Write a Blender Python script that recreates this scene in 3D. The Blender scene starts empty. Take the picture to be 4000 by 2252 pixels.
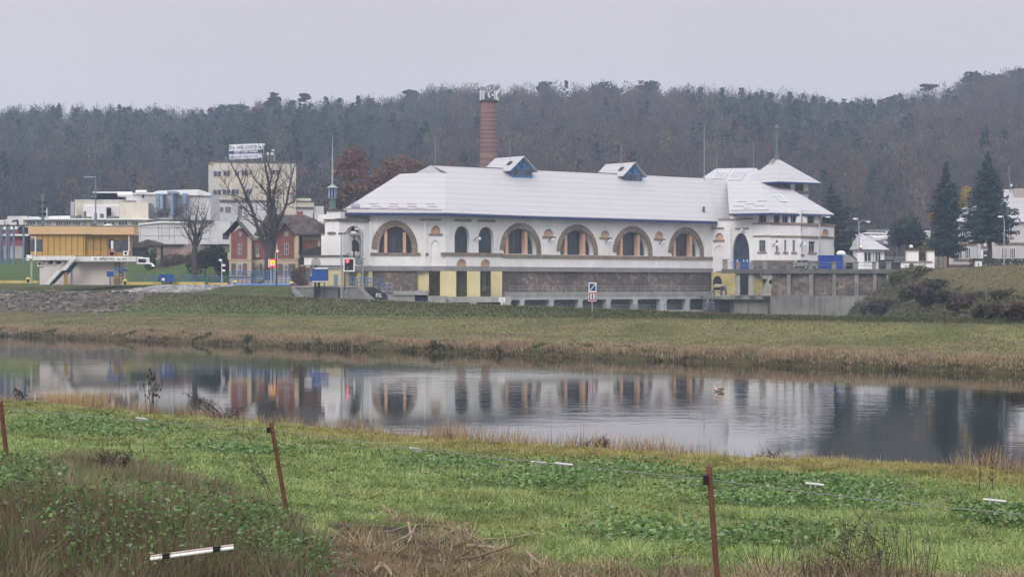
import bpy, math, random
import numpy as np
from mathutils import Vector
from mathutils.geometry import tessellate_polygon
R = random.Random(7)
NR = np.random.default_rng(11)
C = bpy.context.scene.collection
F = 7778.0; CX = 2000.0; YH = 1118.0; HC = 6.0      # focal length in pixels, principal column, horizon row, eye height over the water

# ------------------------------------------------------------------ projection helpers
def P(px, py, D): return Vector(((px-CX)/F*D, D, HC+(YH-py)/F*D))
def XY(px, D): return ((px-CX)/F*D, D)
def Z(py, D): return HC+(YH-py)/F*D
def crop(x0, y0, x1, w):
    k = (x1-x0)/w
    return lambda x, y: (x0+x*k, y0+y*k)
K1 = crop(1180,780,1480,1036); K2 = crop(1440,800,1740,1036); K3 = crop(1700,800,2000,1036)
K4 = crop(1900,560,2650,1599); K5 = crop(2600,460,3350,1326); K6 = crop(2640,880,3040,1526)
K7 = crop(2960,780,3360,1450); K8 = crop(3250,540,4000,1470); K9 = crop(3340,880,3740,1450)
K10 = crop(3640,680,4000,1305); K11 = crop(1840,320,2000,682); K12 = crop(80,860,560,2486)
K13 = crop(800,520,1240,1679); K14 = crop(860,820,1280,1791); K15 = crop(0,680,500,1908)
K16 = crop(460,700,900,1772); K17 = crop(1900,580,2140,1933); K19 = crop(700,480,1400,1336)
KD = lambda x, y: (x*1.5534, y*1.5534)

# ------------------------------------------------------------------ numpy noise
def _hash(i, j, seed):
    n = (i*374761393 + j*668265263 + seed*974711) & 0x7fffffff
    n = ((n ^ (n >> 13))*1274126177) & 0x7fffffff
    return ((n ^ (n >> 16)) & 0xffff)/65535.0
def vnoise(x, y, seed=0):
    x = np.asarray(x, float); y = np.asarray(y, float)
    i = np.floor(x).astype(np.int64); j = np.floor(y).astype(np.int64)
    u = x-i; v = y-j; u = u*u*(3-2*u); v = v*v*(3-2*v)
    a = _hash(i,j,seed); b = _hash(i+1,j,seed); c = _hash(i,j+1,seed); d = _hash(i+1,j+1,seed)
    return (a*(1-u)+b*u)*(1-v)+(c*(1-u)+d*u)*v
def fbm(x, y, seed=0, o=3):
    r = 0; a = .5; tot = 0
    for k in range(o):
        r = r+a*vnoise(np.asarray(x)*2**k, np.asarray(y)*2**k, seed+k*17); tot += a; a *= .5
    return r/tot
def sstep(x, a, b):
    t = np.clip((x-a)/(b-a), 0, 1); return t*t*(3-2*t)

# ------------------------------------------------------------------ materials
def srgb(r, g, b):
    f = lambda c: (c/255/12.92) if c/255 <= .04045 else ((c/255+.055)/1.055)**2.4
    return (f(r), f(g), f(b))
MATS = {}
def nodes(name):
    m = bpy.data.materials.new(name); m.use_nodes = True
    nt = m.node_tree; b = nt.nodes['Principled BSDF']
    return m, nt, b
def N(nt, t, **kw):
    n = nt.nodes.new(t)
    for k, v in kw.items():
        if k in n.inputs.keys(): n.inputs[k].default_value = v
        else: setattr(n, k, v)
    return n
def mix(nt, fac, a, b):
    n = nt.nodes.new('ShaderNodeMix'); n.data_type = 'RGBA'
    for sock, val in ((n.inputs[0], fac), (n.inputs[6], a), (n.inputs[7], b)):
        if hasattr(val, 'links') or isinstance(val, bpy.types.NodeSocket): nt.links.new(val, sock)
        elif isinstance(val, (int, float)): sock.default_value = val
        else: sock.default_value = (*val, 1)
    return n.outputs[2]
def ramp(nt, sock, a, b):
    n = nt.nodes.new('ShaderNodeMapRange'); n.inputs[1].default_value = a; n.inputs[2].default_value = b
    nt.links.new(sock, n.inputs[0]); return n.outputs[0]
def pos(nt, scale=(1,1,1)):
    g = nt.nodes.new('ShaderNodeTexCoord'); m = nt.nodes.new('ShaderNodeMapping')
    m.inputs['Scale'].default_value = scale
    nt.links.new(g.outputs['Object'], m.inputs[0]); return m.outputs[0]
def noise(nt, vec, scale, detail=3, rough=.55):
    n = nt.nodes.new('ShaderNodeTexNoise'); n.inputs['Scale'].default_value = scale
    n.inputs['Detail'].default_value = detail; n.inputs['Roughness'].default_value = rough
    nt.links.new(vec, n.inputs['Vector']); return n.outputs['Fac']
def bump(nt, b, sock, dist, strength=.6):
    n = nt.nodes.new('ShaderNodeBump'); n.inputs['Strength'].default_value = strength; n.inputs['Distance'].default_value = dist
    nt.links.new(sock, n.inputs['Height']); nt.links.new(n.outputs[0], b.inputs['Normal'])
def mat(name, col, rough=.75, var=.12, scale=.6, metal=0, streak=0, streakcol=None, spec=.3, fine=.05):
    """painted / plastered surface: base colour with broad and fine mottling, optional rain streaks"""
    if name in MATS: return MATS[name]
    m, nt, b = nodes(name)
    dark = tuple(c*(1-var*1.6) for c in col); lite = tuple(min(1, c*(1+var*.7)) for c in col)
    f = ramp(nt, noise(nt, pos(nt), scale, 4), .32, .68)
    o = mix(nt, f, dark, lite)
    if fine:
        g = ramp(nt, noise(nt, pos(nt), scale*9+2, 2), .3, .7)
        o = mix(nt, g, o, tuple(c*(1-fine*3) for c in col)) if False else o
    if streak:
        sf = ramp(nt, noise(nt, pos(nt, (1.6,1.6,.16)), 1.0, 4, .65), .5, .8)
        mm = N(nt, 'ShaderNodeMath', operation='MULTIPLY'); mm.inputs[1].default_value = streak
        nt.links.new(sf, mm.inputs[0])
        o = mix(nt, mm.outputs[0], o, streakcol or tuple(c*.35 for c in col))
    nt.links.new(o, b.inputs['Base Color']); b.inputs['Roughness'].default_value = rough
    b.inputs['Metallic'].default_value = metal; b.inputs['Specular IOR Level'].default_value = spec
    MATS[name] = m; return m
def mat_stone(name, cols, scale=1.6, mortar=(.2,.18,.17), zs=1.5):
    m, nt, b = nodes(name)
    v = nt.nodes.new('ShaderNodeTexVoronoi'); v.inputs['Scale'].default_value = scale
    d = nt.nodes.new('ShaderNodeTexVoronoi'); d.feature = 'DISTANCE_TO_EDGE'; d.inputs['Scale'].default_value = scale
    p = pos(nt, (1,1,zs)); nt.links.new(p, v.inputs['Vector']); nt.links.new(p, d.inputs['Vector'])
    sp = nt.nodes.new('ShaderNodeSeparateColor'); nt.links.new(v.outputs['Color'], sp.inputs[0])
    c = mix(nt, sp.outputs[0], cols[0], cols[1]); c = mix(nt, ramp(nt, sp.outputs[1], .55, .95), c, cols[2])
    n = ramp(nt, noise(nt, pos(nt), .25, 4), .35, .7); c = mix(nt, n, c, tuple(x*.5 for x in cols[0]))
    e = ramp(nt, d.outputs['Distance'], .0, .09); c = mix(nt, e, mortar, c)
    nt.links.new(c, b.inputs['Base Color']); b.inputs['Roughness'].default_value = .9
    bump(nt, b, e, .05); MATS[name] = m; return m
def mat_attr(name, rough=.85, trans=0, spec=.2, alphaless=True):
    m, nt, b = nodes(name)
    a = N(nt, 'ShaderNodeVertexColor', layer_name='col'); nt.links.new(a.outputs['Color'], b.inputs['Base Color'])
    b.inputs['Roughness'].default_value = rough; b.inputs['Specular IOR Level'].default_value = spec
    if trans:
        t = nt.nodes.new('ShaderNodeBsdfTranslucent'); nt.links.new(a.outputs['Color'], t.inputs['Color'])
        ms = nt.nodes.new('ShaderNodeMixShader'); ms.inputs[0].default_value = trans
        nt.links.new(b.outputs[0], ms.inputs[1]); nt.links.new(t.outputs[0], ms.inputs[2])
        nt.links.new(ms.outputs[0], nt.nodes['Material Output'].inputs['Surface'])
    MATS[name] = m; return m
def mat_glass(name, col=(.02,.024,.03), rough=.12, spec=.5, blinds=None):
    m, nt, b = nodes(name)
    f = ramp(nt, noise(nt, pos(nt, (1,1,.35)), 1.1, 3), .35, .7)
    o = mix(nt, f, col, blinds or tuple(c*1.8 for c in col))
    nt.links.new(o, b.inputs['Base Color']); b.inputs['Roughness'].default_value = rough; b.inputs['Specular IOR Level'].default_value = spec
    MATS[name] = m; return m
def mat_emit(name, col, s):
    m, nt, b = nodes(name); b.inputs['Base Color'].default_value = (*col, 1)
    b.inputs['Emission Color'].default_value = (*col, 1); b.inputs['Emission Strength'].default_value = s
    MATS[name] = m; return m

# ------------------------------------------------------------------ mesh builder
class MB:
    def __init__(s): s.v = []; s.f = []; s.m = []
    def face(s, pts, mi=0):
        n = len(s.v); s.v += [tuple(p) for p in pts]; s.f.append(tuple(range(n, n+len(pts)))); s.m.append(mi)
    def box(s, x0, x1, y0, y1, z0, z1, mi=0):
        s.hexa([(x0,y0),(x1,y0),(x1,y1),(x0,y1)], z0, z1, mi)
    def hexa(s, poly, z0, z1, mi=0):
        n = len(s.v); k = len(poly)
        s.v += [(p[0],p[1],z0) for p in poly]+[(p[0],p[1],z1) for p in poly]
        s.f += [tuple(range(n+k-1, n-1, -1)), tuple(range(n+k, n+2*k))]
        s.f += [(n+i, n+(i+1)%k, n+k+(i+1)%k, n+k+i) for i in range(k)]; s.m += [mi]*(k+2)
    def obox(s, c, ax, ay, az, mi=0):
        """box from a centre and three half-axis vectors"""
        c = Vector(c); ax = Vector(ax); ay = Vector(ay); az = Vector(az); n = len(s.v)
        for k in (-1,1):
            for j, i in ((-1,-1),(-1,1),(1,1),(1,-1)): s.v.append(tuple(c+ax*i+ay*j+az*k))
        s.f += [(n+3,n+2,n+1,n),(n+4,n+5,n+6,n+7),(n,n+1,n+5,n+4),(n+1,n+2,n+6,n+5),(n+2,n+3,n+7,n+6),(n+3,n,n+4,n+7)]; s.m += [mi]*6
    def tube(s, pts, rads, k=6, mi=0, cap=True):
        pts = [Vector(p) for p in pts]
        if not hasattr(rads, '__len__'): rads = [rads]*len(pts)
        n = len(s.v); up = Vector((0,0,1))
        for i, p in enumerate(pts):
            d = (pts[min(i+1,len(pts)-1)]-pts[max(i-1,0)])
            d = d.normalized() if d.length > 1e-9 else up
            a = d.cross(Vector((0,1,0)) if abs(d.y) < .9 else Vector((1,0,0))).normalized(); b = d.cross(a)
            for j in range(k):
                t = 2*math.pi*j/k; s.v.append(tuple(p+(a*math.cos(t)+b*math.sin(t))*rads[i]))
        for i in range(len(pts)-1):
            for j in range(k):
                a0 = n+i*k+j; a1 = n+i*k+(j+1)%k
                s.f.append((a0, a1, a1+k, a0+k)); s.m.append(mi)
        if cap and k > 2:
            s.f += [tuple(range(n+k-1, n-1, -1)), tuple(range(n+(len(pts)-1)*k, n+len(pts)*k))]; s.m += [mi]*2
    def lathe(s, c, prof, k=16, mi=0):
        n = len(s.v)
        for r, z in prof:
            for j in range(k):
                t = 2*math.pi*j/k; s.v.append((c[0]+r*math.cos(t), c[1]+r*math.sin(t), z))
        for i in range(len(prof)-1):
            for j in range(k):
                a0 = n+i*k+j; a1 = n+i*k+(j+1)%k
                s.f.append((a0, a1, a1+k, a0+k)); s.m.append(mi)
        s.f += [tuple(range(n+k-1, n-1, -1)), tuple(range(n+(len(prof)-1)*k, n+len(prof)*k))]; s.m += [mi]*2
    def ball(s, c, r, k=8, mi=0, sx=1, sy=1, sz=1):
        rows = k//2+1; n = len(s.v)
        for i in range(rows):
            a = math.pi*i/(rows-1)
            for j in range(k):
                t = 2*math.pi*j/k
                s.v.append((c[0]+r*sx*math.sin(a)*math.cos(t), c[1]+r*sy*math.sin(a)*math.sin(t), c[2]+r*sz*math.cos(a)))
        for i in range(rows-1):
            for j in range(k):
                a0 = n+i*k+j; a1 = n+i*k+(j+1)%k
                s.f.append((a0, a0+k, a1+k, a1)); s.m.append(mi)
    def build(s, name, mats, parent=None, smooth=False, col=None):
        if not isinstance(mats, (list, tuple)): mats = [mats]
        off = Vector((0,0,0))
        q = parent
        while q: off += q.location; q = q.parent
        base = off
        if parent is None and s.v:
            a = np.array(s.v); base = Vector((float(a[:,0].mean()), float(a[:,1].mean()), float(a[:,2].min())))
        me = bpy.data.meshes.new(name)
        me.from_pydata([(x-base.x, y-base.y, z-base.z) for x, y, z in s.v], [], s.f)
        for m in mats: me.materials.append(m)
        if len(mats) > 1: me.polygons.foreach_set('material_index', s.m)
        if smooth: me.polygons.foreach_set('use_smooth', [True]*len(me.polygons))
        me.validate(); me.update()
        o = bpy.data.objects.new(name, me); C.objects.link(o)
        if parent: o.parent = parent
        else: o.location = base
        return o
def np_mesh(name, V, nper, material, col=None, parent=None, kind=None):
    """big soup of n-gons: V is (faces*nper, 3); col is per vertex"""
    n = len(V)//nper
    me = bpy.data.meshes.new(name); me.vertices.add(len(V)); me.vertices.foreach_set('co', np.ascontiguousarray(V, np.float32).ravel())
    me.loops.add(len(V)); me.loops.foreach_set('vertex_index', np.arange(len(V), dtype=np.int32))
    me.polygons.add(n); me.polygons.foreach_set('loop_start', np.arange(0, len(V), nper, dtype=np.int32))
    me.polygons.foreach_set('loop_total', np.full(n, nper, np.int32))
    if col is not None:
        a = me.color_attributes.new('col', 'FLOAT_COLOR', 'POINT')
        a.data.foreach_set('color', np.concatenate([np.clip(col,0,1), np.ones((len(V),1))], 1).astype(np.float32).ravel())
    me.materials.append(material); me.update(calc_edges=True)
    o = bpy.data.objects.new(name, me); C.objects.link(o)
    if parent:
        o.parent = parent
        a = np.array(parent.location); co = (V-a).astype(np.float32); me.vertices.foreach_set('co', np.ascontiguousarray(co).ravel())
    if kind: o['kind'] = kind
    return o
def tag(o, label, cat, group=None, kind=None):
    o['label'] = label; o['category'] = cat
    if group: o['group'] = group
    if kind: o['kind'] = kind
    return o
def thing(name, loc, label, cat, group=None):
    o = bpy.data.objects.new(name, None); o.empty_display_size = .3; C.objects.link(o); o.location = loc
    return tag(o, label, cat, group)
def copy_tree(o, parent=None):
    c = o.copy(); C.objects.link(c); c.parent = parent
    for ch in [x for x in bpy.data.objects if x.parent == o]: copy_tree(ch, c)
    return c
def text_mb(s, size, origin, ux, uz, off=0, mb=None, mi=0, w=None, bold=0):
    """flat lettering as a mesh: origin is the lower left corner, ux / uz are unit vectors of the sign's face"""
    cu = bpy.data.curves.new('lettering', 'FONT'); cu.body = s; cu.size = size; cu.resolution_u = 2; cu.offset = bold
    ob = bpy.data.objects.new('lettering', cu); C.objects.link(ob)
    bpy.context.view_layer.update()
    me = bpy.data.meshes.new_from_object(ob.evaluated_get(bpy.context.evaluated_depsgraph_get()))
    mb = mb or MB(); n = len(mb.v); o = Vector(origin); ux = Vector(ux); uz = Vector(uz); nn = ux.cross(uz)
    xs = [v.co.x for v in me.vertices]; k = 1
    if w and xs: k = w/(max(xs)-min(xs))
    x0 = min(xs) if xs else 0
    mb.v += [tuple(o+ux*((v.co.x-x0)*k)+uz*v.co.y+nn*off) for v in me.vertices]
    for p in me.polygons: mb.f.append(tuple(n+i for i in p.vertices)); mb.m.append(mi)
    bpy.data.objects.remove(ob); bpy.data.curves.remove(cu); bpy.data.meshes.remove(me)
    return mb

# ------------------------------------------------------------------ facades: an upright plane with u along it, z up, w out towards the viewer
class Fac:
    def __init__(s, p0, p1, w=0):
        s.d = Vector((p1[0]-p0[0], p1[1]-p0[1])); s.L = s.d.length; s.d.normalize(); s.n = Vector((s.d.y, -s.d.x))
        s.o = Vector(p0)+s.n*w
    def W(s, u, z, w=0): q = s.o+s.d*u+s.n*w; return (q.x, q.y, z)
    def hit(s, p):
        rx = (p[0]-CX)/F
        t = (s.o.x*s.d.y-s.o.y*s.d.x)/(rx*s.d.y-s.d.x); q = Vector((rx*t, t))-s.o
        return (q.dot(s.d), HC+(YH-p[1])/F*t)
    def off(s, w): f = Fac((0,0),(1,0)); f.d = s.d; f.n = s.n; f.L = s.L; f.o = s.o+s.n*w; return f
    def slab(s, mb, poly, w0, w1, mi=0, skew=0):
        """solid plate with outline poly [(u,z)] between depths w0 < w1"""
        k = len(poly); n = len(mb.v)
        mb.v += [s.W(u, z, w1) for u, z in poly]+[s.W(u+skew, z, w0) for u, z in poly]
        tri = tessellate_polygon([[Vector((u, z, 0)) for u, z in poly]])
        for t in tri:
            mb.f.append(tuple(n+i for i in t)); mb.f.append(tuple(n+k+i for i in reversed(t))); mb.m += [mi, mi]
        for i in range(k): mb.f.append((n+i, n+(i+1)%k, n+k+(i+1)%k, n+k+i)); mb.m.append(mi)
    def rect(s, mb, u0, u1, z0, z1, w0, w1, mi=0): s.slab(mb, [(u0,z0),(u1,z0),(u1,z1),(u0,z1)], w0, w1, mi)
    def prect(s, mb, K, x0, y0, x1, y1, w0, w1, mi=0):
        a = s.hit(K(x0,y1)); b = s.hit(K(x1,y0)); s.rect(mb, a[0], b[0], a[1], b[1], w0, w1, mi)
    def pr(s, K, x0, y0, x1, y1):
        a = s.hit(K(x0,y1)); b = s.hit(K(x1,y0)); return [(a[0],a[1]),(b[0],a[1]),(b[0],b[1]),(a[0],b[1])]
    def panel(s, mb, outer, holes, depth, mi=0, rmi=None, skew=0, w=0):
        allp = [outer]+holes; flat = [q for h in allp for q in h]; n = len(mb.v)
        mb.v += [s.W(u, z, w) for u, z in flat]
        for t in tessellate_polygon([[Vector((u, z, 0)) for u, z in h] for h in allp]):
            mb.f.append(tuple(n+i for i in t)); mb.m.append(mi)
        for h in holes:
            k = len(h)
            for i in range(k):
                a, b = h[i], h[(i+1)%k]
                mb.face([s.W(*a, w), s.W(*b, w), s.W(b[0]+skew, b[1], w-depth), s.W(a[0]+skew, a[1], w-depth)], mi if rmi is None else rmi)
def arch(u0, u1, z0, z1, v=.15, n=18, pw=1.0):
    """outline of an arched opening; v is the straight share of its height"""
    c = (u0+u1)/2; a = (u1-u0)/2; zs = z0+(z1-z0)*v; h = z1-zs
    return [(u0,z0),(u1,z0)]+[(c+a*math.cos(math.pi*i/n), zs+h*math.sin(math.pi*i/n)**pw) for i in range(n+1)]
def arch_top(u, u0, u1, z0, z1, v=.15, pw=1.0):
    c = (u0+u1)/2; a = (u1-u0)/2; x = min(1, abs(u-c)/a); zs = z0+(z1-z0)*v
    return zs+(z1-zs)*math.sqrt(1-x*x)**pw
# ------------------------------------------------------------------ the land: river frame (s across, t along), heights
P0 = (33.9, 131.8); RN = (.740, .673); RT = (-.673, .740)
def ST(X, Y):
    return (X-P0[0])*RN[0]+(Y-P0[1])*RN[1], (X-P0[0])*RT[0]+(Y-P0[1])*RT[1]
RIDGE_X = [-1500,-300,0,390,780,855,1087,1398,1553,1787,1911,2097,2330,2485,2641,2874,3107,3262,3418,3573,3728,3806,4000,4600,5500]
RIDGE_Y = [420,425,425,418,437,424,398,390,375,338,350,343,334,336,347,352,367,383,394,368,336,297,282,300,320]
def Hh(X, Y):
    X = np.asarray(X, float); Y = np.asarray(Y, float); s, t = ST(X, Y)
    px = CX+F*X/np.maximum(Y, 5)
    near = np.interp(s, [-125,-112,-103.7,-97,-90,-83,-81.3,-80.2,-78.6,-77,-70], [5.0,4.2,3.75,3.1,2.6,2.3,2.12,1.5,.25,-.8,-1.5])
    near = near+.30*sstep(px, 1500, 4000)*sstep(-s, 79.5, 81)+(.10*fbm(X*.8, Y*.8, 3)+.16*fbm(X*.25, Y*.25, 4)-.13)*(s < -79)
    bump_ = .5*np.exp(-(((X+3.4)/1.9)**2+((Y-15)/3.2)**2)) + .25*np.exp(-(((X+6.2)/2.2)**2+((Y-22)/5)**2))
    near = near+bump_*(s < -88)
    zc = np.interp(t, [10,45.8,61.5,81,97,116,140,165,215], [3.05,3.0,3.13,3.46,3.74,4.1,4.6,5.05,5.2])
    foot = np.minimum(np.interp(t, [30,60,116,165], [2.75,2.75,2.3,2.1]), zc-.25)
    mead = np.interp(s, [-70,1,3,3.8,5.5,12], [-1.5,-.8,0.02,.6,.95,1.4])
    z = np.where(s < 12, mead, 1.4+(foot-1.4)*sstep(s, 12, 30))
    z = z+(zc-foot)*sstep(s, 30, 41)
    z = z+.10*(fbm(X*.2, Y*.2, 5)-.5)*(s > 3)
    # behind the crest: lock platform on the left, tailrace channel in the middle
    plat = 6.1+4.3*sstep(s, 76, 92)*sstep(t, 222, 236)+5.0*sstep(Y, 385, 440)
    left = zc+(plat-zc)*sstep(s, 44.5, 56)
    chan = zc+(-1.2-zc)*sstep(s, 43.5, 52)
    lim = 1150+252*sstep(Y, 300.6, 302.6)
    back = np.where(s < 43, z, chan+(left-chan)*(1-sstep(px, lim-10, lim+12)))
    # power station yard and the bank at the right
    yard = 8.95
    back = np.where(((Y > 346.2) & (px > 2996)) | ((Y > 389.5) & (px > 2790)), yard, back)
    back = np.where(Y > 402, np.maximum(back, np.where(X > -25, 9.0, back)), back)
    d = X-(35.9+.068*Y)
    rise = sstep(d+2.5*(fbm(X*.12, Y*.12, 8)-.5), 0, np.interp(Y, [200,340], [17,9]))
    rb = 2.75+np.minimum(d, 0)*1.2+(8.75-2.75)*rise+.5*(fbm(X*.15, Y*.15, 9)-.5)*rise*(1-rise)*4
    right = (d > -4) & (Y < 347) & (Y > 110) & (s > 3)
    back = np.where(right, np.maximum(back, rb), back)
    z = np.where(s < -70, near, back)
    # the wooded hill
    ridge = HC+(YH-np.interp(px, RIDGE_X, RIDGE_Y))/F*950-11.5
    f = np.clip((Y-520)/430, 0, 1)
    base = np.where(Y > 430, 11.0, z)
    hill = 11+(ridge-11)*f**.85+6*(fbm(X*.012, Y*.012, 12)-.5)*sstep(f, 0, .2)*(1-f)-.02*np.maximum(Y-950, 0)
    z = np.where(Y > 520, hill, np.where(Y > 440, z+(11-z)*sstep(Y, 440, 520), z))
    return z
DG = np.concatenate([np.geomspace(9, 70, 700), np.geomspace(70.2, 130, 60), np.linspace(130.2, 420, 900), np.geomspace(421, 1000, 200)])
def ground(p, dmin=0):
    """first hit of the sight line with the land"""
    px, py = p
    X = (px-CX)/F*DG; zr = HC+(YH-py)/F*DG; h = Hh(X, DG)
    k = np.nonzero((zr <= h) & (DG > dmin))[0]
    if not len(k): return None
    D = DG[k[0]]; return Vector((float((px-CX)/F*D), float(D), float(h[k[0]])))
def gz(X, Y): return float(Hh(np.array([X]), np.array([Y]))[0])
def proj(X, Y, Zz): return CX+F*X/Y, YH-(Zz-HC)*F/Y

POLY_WEED = np.array([(-200,1830),(380,1770),(700,1840),(960,1960),(1150,2030),(1240,2120),(1260,2400),(-200,2400)],float)
POLY_DRY = np.array([(1250,2110),(1330,2040),(1560,2040),(1800,2050),(1950,2160),(2150,2200),(2450,2225),(2800,2225),(3300,2250),(4200,2275),(4200,2420),(1200,2420)],float)
def inpoly(px, py, poly):
    r = np.zeros(len(px), bool); j = len(poly)-1
    for i in range(len(poly)):
        xi, yi = poly[i]; xj, yj = poly[j]; c = ((yi > py) != (yj > py)) & (px < (xj-xi)*(py-yi)/(yj-yi+1e-9)+xi); r ^= c; j = i
    return r
def build_ground():
    cols = np.concatenate([np.linspace(-2600, -350, 40), np.linspace(-320, 4320, 330), np.linspace(4350, 6600, 40)])
    D = np.concatenate([np.geomspace(3, 9, 14), np.geomspace(9.2, 66, 250), np.geomspace(66.5, 128, 24), np.linspace(128.5, 350, 330),
                        np.linspace(351, 440, 50), np.linspace(445, 1000, 75), np.geomspace(1010, 2600, 18)])
    G, DD = np.meshgrid(cols, D); X = (G-CX)/F*DD; Y = DD; Zz = Hh(X, Y)
    s, t = ST(X, Y); n1 = fbm(X*.9, Y*.9, 21); n2 = fbm(X*.16, Y*.1, 22); n3 = fbm(X*3, Y*3, 23, 2)
    stretch = fbm(s*.55, t*.045, 24)
    col = np.zeros(X.shape+(3,))
    def put(m, a, b, f):
        m = np.clip(m, 0, 1)[..., None]; c = np.array(a)*(1-f[..., None])+np.array(b)*f[..., None]
        col[...] = col*(1-m)+c*m
    one = np.ones_like(X)
    put(one, (.085,.12,.042), (.13,.165,.06), n1)                                      # near meadow
    put(sstep(s, -90, -84)*(s < -70), (.13,.12,.036), (.10,.12,.035), n2)                  # yellowed strip by the bank
    put((s > -82)*(s < -60)*1., (.09,.065,.035), (.06,.05,.03), n1)
    gpx, gpy = proj(X, Y, Zz); nearm = ((s < -80) & (Y > 9)).ravel()
    wd = np.zeros(X.size); dr = np.zeros(X.size); jx = (90*(n1-.5)).ravel(); jy = (70*(n2-.5)).ravel()
    wd[nearm] = inpoly((gpx.ravel()+jx)[nearm], (gpy.ravel()+jy)[nearm], POLY_WEED); dr[nearm] = inpoly((gpx.ravel()+jx)[nearm], (gpy.ravel()+jy)[nearm], POLY_DRY)
    put(wd.reshape(X.shape), (.075,.065,.042), (.11,.095,.06), n3)
    put(dr.reshape(X.shape), (.05,.038,.028), (.12,.09,.06), sstep(n1*.6+n3*.4,.4,.62))
    put((s > -2)*1., (.10,.075,.045), (.06,.065,.03), n1)                                  # far bank
    put(sstep(s, 5, 9), (.19,.185,.085), (.145,.16,.066), stretch)                          # mown meadow: greyed olive
    put(sstep(s, 5, 9)*sstep(stretch, .56, .68)*.75, (.20,.16,.105), (.17,.14,.09), n1)
    put(sstep(s, 5, 9)*sstep(n2, .55, .7)*.6, (.075,.105,.034), (.085,.11,.036), n1)
    put(sstep(s, 27, 31)*(1-sstep(s, 33, 36)), (.09,.13,.045), (.105,.14,.05), n1)       # greener foot
    put(sstep(s, 33, 36)*(1-sstep(s, 40, 41)), (.062,.07,.032), (.13,.125,.06), fbm(X*.7, Y*.35, 27))
    put(sstep(s, 40, 41), (.15,.16,.07), (.13,.15,.06), n1)
    put(sstep(s, 44, 46), (.05,.075,.026), (.065,.09,.03), n1)                             # upper bank
    # rubble slope at the left
    rub = sstep(t+14*(n2-.5), 168, 178)*sstep(s, 30, 32.5)*(1-sstep(s, 40, 41))
    put(rub, (.085,.08,.055), (.19,.17,.155), sstep(n3*.6+n1*.4, .35, .65))
    dry = sstep(t, 205, 212)*sstep(s, 31, 33)*(1-sstep(s, 40, 41))
    put(dry*.75, (.11,.085,.065), (.15,.12,.10), n3)
    rub2 = sstep(t, 172, 176)*(1-sstep(t, 187, 191))*sstep(s, 43, 45)*(1-sstep(s, 55, 56))
    put(rub2, (.13,.12,.11), (.38,.37,.37), sstep(n3*.6+n1*.4, .38, .62))
    ramp_ = sstep(t-s*.25, 206-8.5, 206.6-8.5)*(1-sstep(t-s*.25, 210-8.5, 210.6-8.5))*sstep(s, 31, 32)*(1-sstep(s, 41, 41.5))
    put(ramp_, (.22,.20,.18), (.30,.28,.26), n3)
    put((s > 57)*(Y < 348)*(G < 1402)*1., (.25,.24,.22), (.32,.31,.29), n1)                            # paved platform
    put((s > 74)*(t > 215)*(Y < 440)*1., (.055,.10,.025), (.07,.115,.03), n1)
    dd = X-(35.9+.068*Y)
    rb = sstep(dd, -.5, 1)*(Y < 346)*(s > 3)
    put(rb, (.055,.055,.03), (.09,.075,.048), n2)
    put(rb*sstep(dd+5*(n2-.5), 4, 8)*(G > 3600), (.115,.11,.05), (.15,.125,.07), n1)
    put((Y > 346)*(G > 2780)*(Y < 520)*1., (.10,.10,.09), (.13,.13,.12), n1)
    put((Y > 420)*1., (.05,.055,.03), (.07,.06,.04), n1)
    put((Y > 520)*1., (.045,.035,.03), (.075,.055,.045), n1)
    ny, nx = X.shape
    V = np.stack([X, Y, Zz], -1).reshape(-1, 3); idx = np.arange(ny*nx).reshape(ny, nx)
    Q = np.stack([idx[:-1,:-1], idx[:-1,1:], idx[1:,1:], idx[1:,:-1]], -1).reshape(-1, 4)
    me = bpy.data.meshes.new('ground'); me.vertices.add(len(V)); me.vertices.foreach_set('co', V.astype(np.float32).ravel())
    me.loops.add(Q.size); me.loops.foreach_set('vertex_index', Q.astype(np.int32).ravel())
    me.polygons.add(len(Q)); me.polygons.foreach_set('loop_start', np.arange(0, Q.size, 4, dtype=np.int32))
    me.polygons.foreach_set('loop_total', np.full(len(Q), 4, np.int32)); me.polygons.foreach_set('use_smooth', np.ones(len(Q), bool))
    a = me.color_attributes.new('col', 'FLOAT_COLOR', 'POINT')
    a.data.foreach_set('color', np.concatenate([col.reshape(-1,3), np.ones((len(V),1))], 1).astype(np.float32).ravel())
    m, nt, b = nodes('soil_and_turf')
    at = N(nt, 'ShaderNodeVertexColor', layer_name='col')
    p = pos(nt); nf = ramp(nt, noise(nt, p, 3.2, 5, .7), .3, .72); nb = ramp(nt, noise(nt, p, .45, 4, .6), .3, .7)
    dk = N(nt, 'ShaderNodeMix'); dk.data_type = 'RGBA'; dk.blend_type = 'MULTIPLY'; dk.inputs[0].default_value = 1
    nt.links.new(at.outputs['Color'], dk.inputs[6])
    g = mix(nt, nf, (.55,.56,.55), (1.3,1.28,1.22)); g2 = mix(nt, nb, (.8,.82,.8), (1.15,1.1,1.08))
    k2 = N(nt, 'ShaderNodeMix'); k2.data_type = 'RGBA'; k2.blend_type = 'MULTIPLY'; k2.inputs[0].default_value = 1
    nt.links.new(g, k2.inputs[6]); nt.links.new(g2, k2.inputs[7]); nt.links.new(k2.outputs[2], dk.inputs[7])
    nt.links.new(dk.outputs[2], b.inputs['Base Color']); b.inputs['Roughness'].default_value = .95; b.inputs['Specular IOR Level'].default_value = .1
    bump(nt, b, nf, .12, .7)
    me.materials.append(m); me.update(calc_edges=True)
    o = bpy.data.objects.new('ground', me); C.objects.link(o); o['kind'] = 'structure'; return o
build_ground()

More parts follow.
